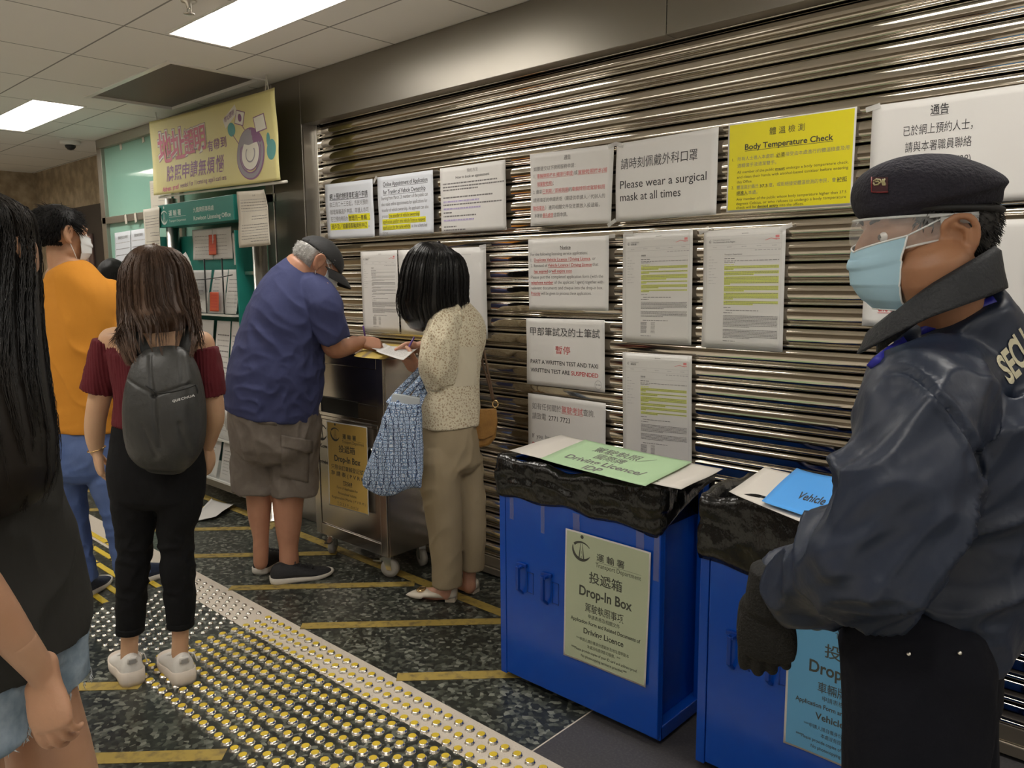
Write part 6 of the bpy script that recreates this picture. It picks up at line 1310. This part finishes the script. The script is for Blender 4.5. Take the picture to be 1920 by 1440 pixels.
    for a, c, dd in ((P(728,757,D_-.012), P(790,690,-.045), 0), (P(747,757,D_-.016), P(797,700,-.10), 0), (P(768,760,D_+.01), P(798,712,-.06), 0), (P(783,765,D_+.02), P(806,715,-.05), 0)):
        b = MB(); b.ribbon(spline([list(a), list(a*.62+c*.38+rh*-.004), list(a*.3+c*.7), list(c)], 5), .026, .002, [-hf]*16); b.build('handle', [M['toteprint']], bt)
    b = MB(); b.add(*loft([(P(762,742,D_+.005), .058, .010), (P(760,756,D_+.005), .062, .016), (P(758,775,D_+.005), .066, .016)], rh, 20, (.3,.2)), 0, True); b.build('inner_pouch', [mat('grey_plastic_pouch', (.42,.45,.47), .35)], bt)
    # brown shoulder bag behind her
    M['tan'] = mat('tan_leather', (.33,.165,.035), .42, vary=(30, (.25,.12,.025), .4, .7), bump=(160,.3)); bg = thing('shoulder_bag', 'small tan leather shoulder bag hanging behind the lace-top woman', 'bag', P(908, 800, .05))
    q = [(886,770),(930,768),(932,800),(929,822),(918,836),(900,840),(886,836)]
    b = MB(); fr = [P(x, y, .02) for x, y in q]; b.prism(fr, hf*.055); b.build('bag_body', [M['tan']], bg, bevel=.012)
    b = MB(); fr = [P(x, y, .014) for x, y in ((886,768),(931,766),(933,792),(927,815),(906,824),(886,820))]; b.prism(fr, -hf*.006); b.build('flap', [M['tan']], bg, bevel=.004)
    b = MB(); b.tube([P(929,772,.03)+rh*.012*math.cos(a)+Zv*.016*math.sin(a)+Zv*.035 for a in np.linspace(0,2*math.pi,21)], .0035, 6); b.build('ring', [M['gold']], bg)
    b = MB(); b.ribbon(spline([list(p) for p in (P(926,752,.03), P(920,720,.03), P(912,680,.04), P(903,635,.06), P(893,605,.08), P(872,585,.10))], 4), .010, .004, [-hf]*21); b.ribbon(spline([list(p) for p in (P(924,752,.05), P(915,715,.06), P(905,680,.07), P(901,640,.08), P(893,605,.09))], 4), .009, .004, [-hf]*17); b.build('strap', [mat('brown_strap', (.11,.06,.03), .5)], bg)
lace_woman()
# ======== security guard
def guard():
    P, N, U = setup(1.28); F = unit(-rh*.89+hf*.45); R = np.cross(F, Zv)
    M['skin_tan'] = skin_mat('tanned_skin', (.34,.165,.085), (.28,.13,.065))
    t = person('security guard in a navy jacket, beret, clear goggles and blue mask by the blue boxes', P(1740, 1300)*[1,1,0])
    FH = unit(-rh*.998+hf*.03-Zv*.03); hd = -.01; hc = P(1730, 450, hd)
    RHd = unit(np.cross(FH, Zv)); UH = np.cross(RHd, FH); S = .955
    L = lambda r, f, u: hc+S*(RHd*r+FH*f+UH*u)
    foot = lambda p: np.array([p[0], p[1], 0])
    hipL, hipR = P(1715,1230,-.085), P(1745,1230,.085)
    aL, aR = foot(hipL)+F*.02, foot(hipR)-F*.01
    shL, shR = P(1722,782,-.165), P(1860,740,.17); elL, wrL = P(1648,1030,-.19), P(1446,1122,.02); elR, wrR = P(1930,1010,.20), P(1850,1180,.28)
    g = [loft(Lr(N, [(1740,1260,150,120),(1745,1150,150,118),(1755,1000,150,110),(1800,850,170,115),(1815,780,170,108),(1805,720,110,85)]), R), loft(Lr(N, [(1800,720,70,70,-.02),(1786,620,58,60,-.05),(1756,510,58,64,-.07)]), R)]
    g += [limb([P(1805,740), P(1770,760,-.1), shL, elL, (elL+wrL)/2, wrL], [.07,.07,.062,.046,.040,.030]), limb([P(1805,740), P(1840,750,.1), shR, elR, (elR+wrR)/2, wrR], [.07,.07,.062,.046,.040,.030])]
    for h_, a_ in ((hipL, aL), (hipR, aR)): g.append(limb([h_, (h_*.52+a_*.48), a_+Zv*.28, a_+Zv*.08, a_+Zv*.04], [.082,.056,.054,.038,.036]))
    g += head_geo(hc, FH, UH, S, 1.15, -.004, -.014)
    hL = hand_geo(wrL, unit(P(1424,1325,.05)-wrL), -R*.9-F*.25, F, 1.02, .34, .3, -.01, None, .9); hR = hand_geo(wrR, -Zv+F*.3, R, F, 1.0, .3)
    body('body', g, [hL, hR], M['skin_tan'], t, .0036, 3); eyes(t, hc, FH, UH, S)
    M['hair_crop'] = mat('cropped_black_hair', (.012,.011,.011), .55); short_hair(t, hc, FH, UH, S, M['hair_crop'], low=-.066, grow=.008, n=2200, seed=12, ln=.014, earf=-.004)
    mk = put_mask(t, hc, FH, UH, S, M['mask_blue'], push=.009, half=58, top=-.006, bot=-.112)
    # goggles: wrap-round clear shield with side arms
    M['clear'] = mat('clear_polycarbonate', (.85,.87,.88), .03, Alpha=.17); M['clear_edge'] = mat('clear_rim', (.80,.82,.82), .05, Alpha=.55)
    b = MB(); rows = []
    for j in range(9):
        v = j/8; row = []
        for i in range(29):
            a = math.radians(-88+176*i/28); lat = .082; fz = .118-.010*(v-.4)**2*4; row.append(L(math.sin(a)*lat, math.cos(a)*fz-.006*(abs(math.sin(a)))**2, .036-.060*v*(1-.35*abs(math.sin(a))**3)))
        rows.append(row)
    vs = [p for r_ in rows for p in r_]; b.add(vs, [(j*29+i, j*29+i+1, (j+1)*29+i+1, (j+1)*29+i) for j in range(8) for i in range(28)], 0, True); gg = b.build('goggles', [M['clear']], t, fixn=False)
    b = MB(); b.tube(rows[0], .0022*S, 6); b.tube(rows[-1], .0020*S, 6); b.build('rim', [M['clear_edge']], gg)
    for sg in (-1, 1): b = MB(); b.ribbon([L(sg*.080,.012,.026), L(sg*.083,-.015,.029), L(sg*.082,-.045,.030)], .016, .003, RHd*sg); b.tube([L(sg*.082,.030,.033), L(sg*.084,-.01,.036), L(sg*.083,-.045,.034)], .0018, 6); b.build('side_arm', [M['clear_edge']], gg)
    # beret
    M['beret'] = mat('navy_wool_beret', (.0125,.0115,.018), .95, bump=(160,.5), vary=(8, (.020,.018,.030), .4, .7)); A = np.array([RHd, FH, UH])
    bg = [loft([(L(0,-.011,.046), .084*S, .106*S), (L(0,-.010,.056), .086*S, .109*S), (L(0,-.008,.068), .096*S, .117*S), (L(-.002,-.006,.084), .100*S, .120*S), (L(-.004,-.006,.104), .092*S, .109*S), (L(-.005,-.007,.120), .070*S, .082*S), (L(-.005,-.008,.129), .030*S, .042*S)], RHd, 34, (.05,.3))]
    bg.append(ball(L(-.01,.082,.076), (.056*S,.034*S,.024*S), A))
    br = cloth('beret', bg, M['beret'], t, .005, 5, [(unit(FH+UH*.3), 5, 13, .008, {'seed': 3})])
    b = MB(); b.tube([L(.085*math.cos(a), -.012+.106*math.sin(a), .046+.004*math.sin(a)) for a in np.linspace(0, 2*math.pi, 41)], .0055*S, 8); b.tube([L(.0,-.112,.044), L(-.006,-.120,.034), L(-.004,-.119,.020)], .003*S, 6); b.tube([L(.0,-.112,.044), L(.008,-.121,.036), L(.012,-.126,.024)], .003*S, 6); b.build('band', [mat('black_binding', (.008,.008,.009), .6)], br)
    bv = bvh_of(br)
    def on(x, y, off=.0018):
        r_ = unit(ray(x, y)); h = bv.ray_cast(Vector(CAM), Vector(r_), 4); return (np.array(h[0])-r_*off) if h[0] else P(x, y, hd-.09)
    M['badge_red'] = mat('badge_red', (.20,.012,.015), .6); M['badge_gold'] = mat('badge_thread', (.42,.38,.20), .6); M['badge_dark'] = mat('badge_ground', (.045,.010,.014), .8)
    b = MB(); b.add([on(1634+31*i/4, 332+28*j/4) for j in range(5) for i in range(5)], [(j*5+i, j*5+i+1, (j+1)*5+i+1, (j+1)*5+i) for j in range(4) for i in range(4)], 0); bd = b.build('badge', [M['badge_dark']], br, fixn=False)
    b = MB(); b.tube([on(1634,332,.003), on(1634,346,.003), on(1634,360,.003), on(1650,360.5,.003), on(1665,360,.003)], .0009, 6); b.build('badge_edge', [M['badge_red']], bd)
    b = MB()
    for pts in (((1638,340),(1643,336),(1650,337),(1652,341),(1646,346),(1640,347),(1638,343)), ((1642,341),(1646,340),(1648,342)), ((1655,336),(1654,341),(1656,347)), ((1659,335),(1657,340),(1660,346)), ((1655,346),(1660,347))): b.tube([on(x, y, .003) for x, y in pts], .0013, 6)
    b.build('badge_emblem', [M['badge_gold']], bd)
    # jacket
    M['jacket'] = mat('navy_nylon', (.013,.021,.043), .42, bump=(20,.35,(1,1,.6)), vary=(6, (.019,.028,.054), .4, .7)); M['jacket_dark'] = mat('collar_lining', (.009,.011,.015), .6, bump=(200,.3))
    jk = [loft(Lr(N, [(1742,1205,150,146),(1742,1170,168,158),(1752,1100,180,168),(1775,980,192,170),(1800,870,210,168),(1820,790,218,160),(1820,735,208,146),(1812,690,176,124),(1802,648,130,108,-.02),(1792,608,94,98,-.04),(1784,576,80,88,-.05)]), R, 36, (.03,.15))]
    jk += [loft([(P(1800,715,-.06), .070, .07), (P(1762,734,-.12), .080, .079), (shL, .084, .083), (P(1690,900,-.195), .080, .080), (elL+R*-.002, .079, .078), (P(1580,1068,-.09), .073, .073), (P(1505,1098,-.02), .067, .067), (P(1462,1115,.01), .056, .055)], F, 26, (1,.06), 5, 2.2)]
    jk += [loft([(P(1815,735,.06), .07, .07), (P(1840,745,.13), .085, .083), (shR, .085, .083), ((shR+elR)/2, .085, .085), (elR, .080, .080), ((elR+wrR)/2, .07, .07), (wrR, .056, .056)], F, 26, (1,.06), 5, 2.2)]
    dr = lambda a, c: unit(a-c)
    seamfold = [(unit(-Zv*.75+F*.66), 2.4, 13, .032, {'seed': 5, 'pw': 2.2, 'mask': lambda V: .22+gauss(V, P(1640,900,-.2), .13)}),
                (unit(F*.8-Zv*.35), 2.6, 15, .038, {'seed': 14, 'pw': 2.0, 'mask': lambda V: gauss(V, P(1580,1060,-.1), .12)}),
                (unit(-F*.85+Zv*.5), 2.4, 13, .042, {'seed': 23, 'pw': 2.2, 'mask': lambda V: gauss(V, P(1770,1060,-.15), .16)}),
                (unit(F*.55-Zv*.85), 3, 21, .014, {'seed': 33, 'pw': 2.0, 'mask': lambda V: gauss(V, P(1650,930,-.19), .16)+.6*gauss(V, P(1540,1080,-.05), .10)}),
                (unit(F+Zv*.1), 3, 22, .010, {'seed': 9, 'mask': lambda V: gauss(V, P(1740,1190,-.15), .12)})]
    def armhole(V, N_):
        arc = spline([list(P(x, y, -.2)) for x, y in ((1605,745),(1650,704),(1695,696),(1740,726),(1785,775),(1822,830),(1842,890))], 4); px_ = np.array([topx(p)[:2] for p in arc]); d = V-CAM; tt = d@fw; q = np.stack([960+FPX*(d@rt)/tt, 720-FPX*(d@up)/tt], 1)
        near = np.clip(-(N_@hf)*2, 0, 1); dm = np.full(len(V), 1e9)
        for a, c in zip(px_[:-1], px_[1:]):
            k = np.clip(((q-a)@(c-a))/((c-a)@(c-a)), 0, 1); dm = np.minimum(dm, np.linalg.norm(q-a-k[:, None]*(c-a), axis=1))
        return V-N_*(.006*np.exp(-(dm/4.5)**2)*near)[:, None]+N_*(.0045*np.exp(-((dm-11)/6)**2)*near)[:, None]
    jo = cloth('jacket', jk, M['jacket'], t, .006, 4, seamfold, armhole)
    # hem band
    hb = [N(1742,1222,150,140), N(1742,1205,157,150), N(1742,1192,160,153)]
    # collar: folded stand collar, high at the nape and running to a point in front
    b = MB(); rows = []; na = 40
    for j, (k, up_) in enumerate(((0,.0),(.0,.02),(.003,.042),(.008,.056),(.014,.050),(.020,.020),(.025,.002),(.026,-.004))):
        row = []
        for i in range(na+1):
            a = math.radians(-168+336*i/na); c = P(1750,592,-.05); f_ = math.cos(a); s_ = math.sin(a)       # a = 0 at the nape
            base = c-F*f_*(.068+k)+R*s_*(.070+k)+Zv*(.008+.040*f_-.030*max(0,-f_)**1.3)+F*.012*max(0,-f_)
            row.append(base+Zv*up_*(.80+.20*f_))
        rows.append(row)
    q = na+1; b.add([p for r_ in rows for p in r_], [(j*q+i, j*q+i+1, (j+1)*q+i+1, (j+1)*q+i) for j in range(7) for i in range(na)], 0, True)
    cl = b.build('collar', [M['jacket_dark']], jo, fixn=False); md = cl.modifiers.new('thick', 'SOLIDIFY'); md.thickness = .003
    # lanyard
    bvj = bvh_of(jo)
    def onj(x, y, off=.004, dd=-.12):
        r_ = unit(ray(x, y)); h = bvj.ray_cast(Vector(CAM), Vector(r_), 4); return (np.array(h[0])-r_*off) if h[0] is not None else P(x, y, dd)
    M['lanyard'] = mat('royal_blue_ribbon', (.020,.022,.32), .5)
    b = MB(); b.ribbon(spline([list(onj(x, y)) for x, y in ((1632,690),(1655,668),(1695,640),(1740,614),(1790,592),(1832,576),(1866,562))], 4), .014, .002, [unit(-hf*.8+Zv*.5)]*25); b.build('lanyard', [M['lanyard']], t)
    # SECURITY in an arch across the back
    M['security_print'] = mat('cream_print', (.66,.62,.45), .6); gl = []
    b = MB()
    for i, (c_, bx, by) in enumerate((('S',1899,716),('E',1911,703),('C',1922,686),('U',1934,670),('R',1946,655),('I',1956,643),('T',1966,633),('Y',1978,624))):
        vs, fs = text_geo(c_, .03); mx = vs[:, 0].mean(); pts = []
        for x, y in vs:
            r_ = unit(ray(bx+(x-mx)*24-y*40, by-(x-mx)*23-y*68)); h = bvj.ray_cast(Vector(CAM), Vector(r_), 4)
            if h[0] is None: break
            pts.append(np.array(h[0])-r_*.0025)
        if len(pts) == len(vs): b.add(pts, fs)
    b.build('printed_word', [M['security_print']], jo, fixn=False)
    # dark panel of the jacket back
    # trousers
    M['uniform'] = mat('dark_uniform_cloth', (.0055,.0062,.011), .85, bump=(60,.15), **{'Specular IOR Level': .2})
    tr = [loft(Lr(N, [(1738,1180,140,128),(1735,1240,150,132),(1732,1300,150,134)]), R, 30, (.05,.4))]
    for h_, a_ in ((hipL, aL), (hipR, aR)): tr.append(loft([(h_, .102, .115), (h_*.75+a_*.25-F*.01, .092, .105), (h_*.5+a_*.5, .080, .092), (a_+Zv*.30, .074, .085), (a_+Zv*.05, .072, .082)], R, 24, (1,.04)))
    to = cloth('trousers', tr, M['uniform'], t, .007, 3, [(-Zv, 3, 13, .012, {'seed': 8})])
    b = MB(); bvt = bvh_of(to)
    def ont(x, y):
        r_ = unit(ray(x, y)); h = bvt.ray_cast(Vector(CAM), Vector(r_), 4); return (np.array(h[0])-r_*.002) if h[0] else P(x, y, -.15)
    for x, y in ((1704,1226),(1799,1224)): v, f = ball(ont(x, y), .004, None, 10); b.add(v, f, 0, True)
    b.build('buttons', [M['chrome']], to)
    # boots
    M['boot'] = mat('black_boot', (.012,.012,.012), .35)
    for a_ in (aL, aR): shoe(t, a_-F*.075, F, .29, .108, .11, M['boot'], M['boot'], .028, 1.05, 1.1, name='boot')
    # gloves
    M['glove'] = mat('black_knit_glove', (.0065,.006,.005), .8, bump=(220,.5)); dL = unit(P(1424,1325,.05)-wrL)
    gl = hand_geo(wrL, dL, -R*.9-F*.25, F, 1.24, .34, .3, -.01, None, .9); cu = loft([(wrL-dL*.055, .040, .040), (wrL-dL*.02, .043, .040), (wrL+dL*.02, .044, .036)], F, 20, (.1,.5)); V, Nn_, F_ = remesh(gl+[cu], .0028, 3); b = MB(); b.add(V, F_, 0, True); b.build('glove', [M['glove']], t, fixn=False)
    gl = hand_geo(wrR, -Zv+F*.3, R, F, 1.16, .3); V, Nn_, F_ = remesh(gl, .003, 3); b = MB(); b.add(V, F_, 0, True); b.build('glove', [M['glove']], t, fixn=False)
guard()

# ======== woman at the left edge, close to the camera
def near_woman():
    P, N, U = setup(1.08); F = -rh; R = np.cross(F, Zv)
    M['skin_light'] = skin_mat('light_skin', (.43,.24,.145), (.385,.205,.12))
    t = person('person with long black hair, dark grey T-shirt and frayed denim shorts at the left edge', P(0, 1400)*[1,1,0])
    hc = P(-78, 520, 0); foot = lambda p: np.array([p[0], p[1], 0])
    hL, hR = P(-16,1244)-R*.085, P(-16,1244)+R*.080; aL, aR = foot(hL)+F*.04, foot(hR)-F*.10
    shL, shR = P(-62,780)-R*.14, P(-110,790)+R*.11; elL, wrL = P(-98,1030,-.20), P(84,1272,-.13); elR, wrR = P(-90,1060,.2), P(-150,1240,.2)
    g = [loft(Lr(N, [(-10,1260,120,85),(-5,1190,150,105),(-25,1060,155,110),(-50,920,160,110),(-55,800,170,95),(-60,740,110,75)]), R), loft(Lr(N, [(-62,770,72,70),(-66,690,66,68),(-72,600,64,66)]), R)]
    g += [limb([P(-55,760), shL, (shL+elL)/2, elL, elL*.75+wrL*.25, elL*.35+wrL*.65, wrL*.9+elL*.1], [.055,.042,.032,.028,.029,.0235,.0165], 18), limb([P(-55,760), shR, elR, wrR], [.06,.050,.036,.025])]
    for h_, a_ in ((hL, aL), (hR, aR)): g.append(limb([h_, h_*.75+a_*.25, h_*.5+a_*.5+Zv*.03, h_*.28+a_*.72, a_+Zv*.08, a_+Zv*.03], [.050,.062,.054,.050,.034,.034], 18))
    for a_ in (aL, aR): g.append(limb([a_+Zv*.03-F*.03, a_+Zv*.03, a_+F*.10+Zv*.03, a_+F*.17+Zv*.022], [.03,.034,.034,.022]))
    g += head_geo(hc, F, Zv, .98)
    D_ = unit(-Zv*.95-hf*.22+rh*.20); hl = hand_geo(wrL, D_, -hf*.97+Zv*.25-rh*.12, -rh, .68, .75, .0, .05, [.42,.50,.56,.60], .8)+[limb([elL*.3+wrL*.7, wrL, wrL+D_*.03], [.0225,.0165,.012], 18)]; hr = hand_geo(wrR, -Zv, R, F, .95, .5)
    body('body', g, [hl, hr], M['skin_light'], t, .005); eyes(t, hc, F, Zv, .98); put_mask(t, hc, F, Zv, .98, M['mask_blue'])
    M['long_hair'] = mat('long_black_hair', (.006,.005,.0045), .5, vary=(10, (.014,.009,.005), .5, .8, (1,1,.12)), **{'Specular IOR Level': .25})
    ch = Lr(N, [(-76,352,12,12),(-76,356,66,70),(-77,386,112,120),(-78,450,124,134),(-79,520,128,138,-.01),(-78,600,132,138,-.03),(-74,700,140,138,-.06),(-64,780,145,136,-.08),(-52,850,140,136,-.09),(-42,910,120,128,-.10),(-32,962,90,104,-.10)])
    hair('hair', ch, R, M['long_hair'], t, (0, 2*math.pi), 1500, .0011, .20, .004, 17, .95, None, 110)
    M['charcoal'] = cloth_mat('charcoal_cotton', (.030,.029,.026), .9, folds=.25)
    sh = [loft(Lr(N, [(-14,1216,246,136),(-14,1190,244,133),(-18,1120,226,128),(-26,1020,196,124),(-46,900,178,130),(-58,800,185,116),(-64,750,140,94),(-66,720,90,80)]), R, 34, (.03,.2)), loft([(P(-60,770)-R*.08, .055, .055), (shL, .054, .052), (shL*.6+elL*.4, .052, .050), (shL*.45+elL*.55, .052, .050)], F, 22, (1,.05)), loft([(P(-90,780)+R*.06, .06, .06), (shR, .054, .052), (shR*.5+elR*.5, .052, .050)], F, 22, (1,.05))]
    cloth('t_shirt', sh, M['charcoal'], t, .006, 4, [(unit(-F*.7-Zv*.6), 3, 12, .014, {'seed': 4}), (unit(F+Zv*.2), 3, 20, .010, {'seed': 7, 'mask': lambda V: gauss(V, P(40,1010,-.1), .10)})])
    M['light_denim'] = cloth_mat('washed_denim', (.14,.19,.24), .9, vary=(22, (.30,.37,.44), .42, .68))
    so = [loft(Lr(N, [(-6,1150,160,100),(-8,1210,168,112),(-8,1258,172,114)]), R, 34, (.03,.1)), loft([(hL+Zv*.02, .076, .086), (hL-Zv*.04-F*.0, .078, .088), (hL-Zv*.072, .080, .090)], R, 26, (.5,.03)), loft([(hR+Zv*.02, .076, .086), (hR-Zv*.04, .078, .088), (hR-Zv*.072, .080, .090)], R, 26, (.5,.03))]
    def fray(V, N_):
        q = (V-P(0,1240))@(-F); return V
    do = cloth('denim_shorts', so, M['light_denim'], t, .006, 3, [(unit(F+Zv*.3), 4, 22, .008, {'seed': 3})])
    r_ = np.random.default_rng(5); M['threads'] = mat('white_threads', (.50,.53,.55), .9)
    for h_ in (hL, hR):
        b = MB()
        for k in range(90):
            a = r_.uniform(0, 2*math.pi); p = h_-Zv*(.073+r_.uniform(-.003,.003))+R*.079*math.cos(a)+F*.088*math.sin(a); o = R*math.cos(a)+F*math.sin(a)
            b.tube([p, p-Zv*.004+o*.001+r_.normal(0,.001,3), p-Zv*r_.uniform(.005,.012)+r_.normal(0,.002,3)], [.0010,.0009,.0004], 3)
        b.build('frayed_hem', [M['threads']], do, fixn=False)
    for a_ in (aL, aR): shoe(t, a_-F*.06, F, .245, .10, .08, M['white_trainer'], M['cream_sole'], .03)
near_woman()

# ======== a dark-haired visitor farther back, only the hair in view
def far_person():
    P, N, U = setup(5.6); F, R = hf, rh; t = person('dark-haired person in black farther back, mostly hidden behind the man in orange', P(214, 850)*[1,1,0]); hc = P(214, 522)
    ft = lambda x: np.array([*P(x, 850)[:2], 0.])
    g = [loft([(P(214,640), .16, .10), (P(214,590), .17, .10), (P(214,565), .15, .08)], R), loft([(P(214,575), .055, .055), (P(214,535), .05, .05)], R)]+head_geo(hc, F, Zv, 1.0)
    for sg in (-1, 1): g.append(limb([P(214,575)+R*sg*.15, P(214,650)+R*sg*.19, P(214,720)+R*sg*.18+F*.08], [.05,.04,.028])); g.append(limb([P(214,690)+R*sg*.07, ft(214)+R*sg*.08+Zv*.45, ft(214)+R*sg*.08+Zv*.06], [.07,.05,.035]))
    body('body', g, [], M['skin_warm'], t, .008); short_hair(t, hc, F, Zv, 1.04, M['hair_black'], low=-.06, grow=.02, n=300)
    cloth('coat', [loft([(P(214,700), .19, .13), (P(214,640), .19, .13), (P(214,590), .20, .12), (P(214,563), .15, .09)], R)]+[loft([(P(214,572)+R*sg*.14, .06, .06), (P(214,650)+R*sg*.19, .055, .055), (P(214,712)+R*sg*.18+F*.07, .045, .045)], F) for sg in (-1, 1)], M['black_denim'], t, .01)
    cloth('trousers', [loft([(P(214,690), .17, .12), (P(214,720), .17, .12)], R)]+[loft([(P(214,700)+R*sg*.08, .09, .10), (ft(214)+R*sg*.08+Zv*.45, .07, .08), (ft(214)+R*sg*.08+Zv*.05, .06, .07)], R) for sg in (-1, 1)], M['black_denim'], t, .01)
    for sg in (-1, 1): shoe(t, ft(214)+R*sg*.08-F*.06, F, .27, .10, .09, M['boot'], M['boot'])
far_person()
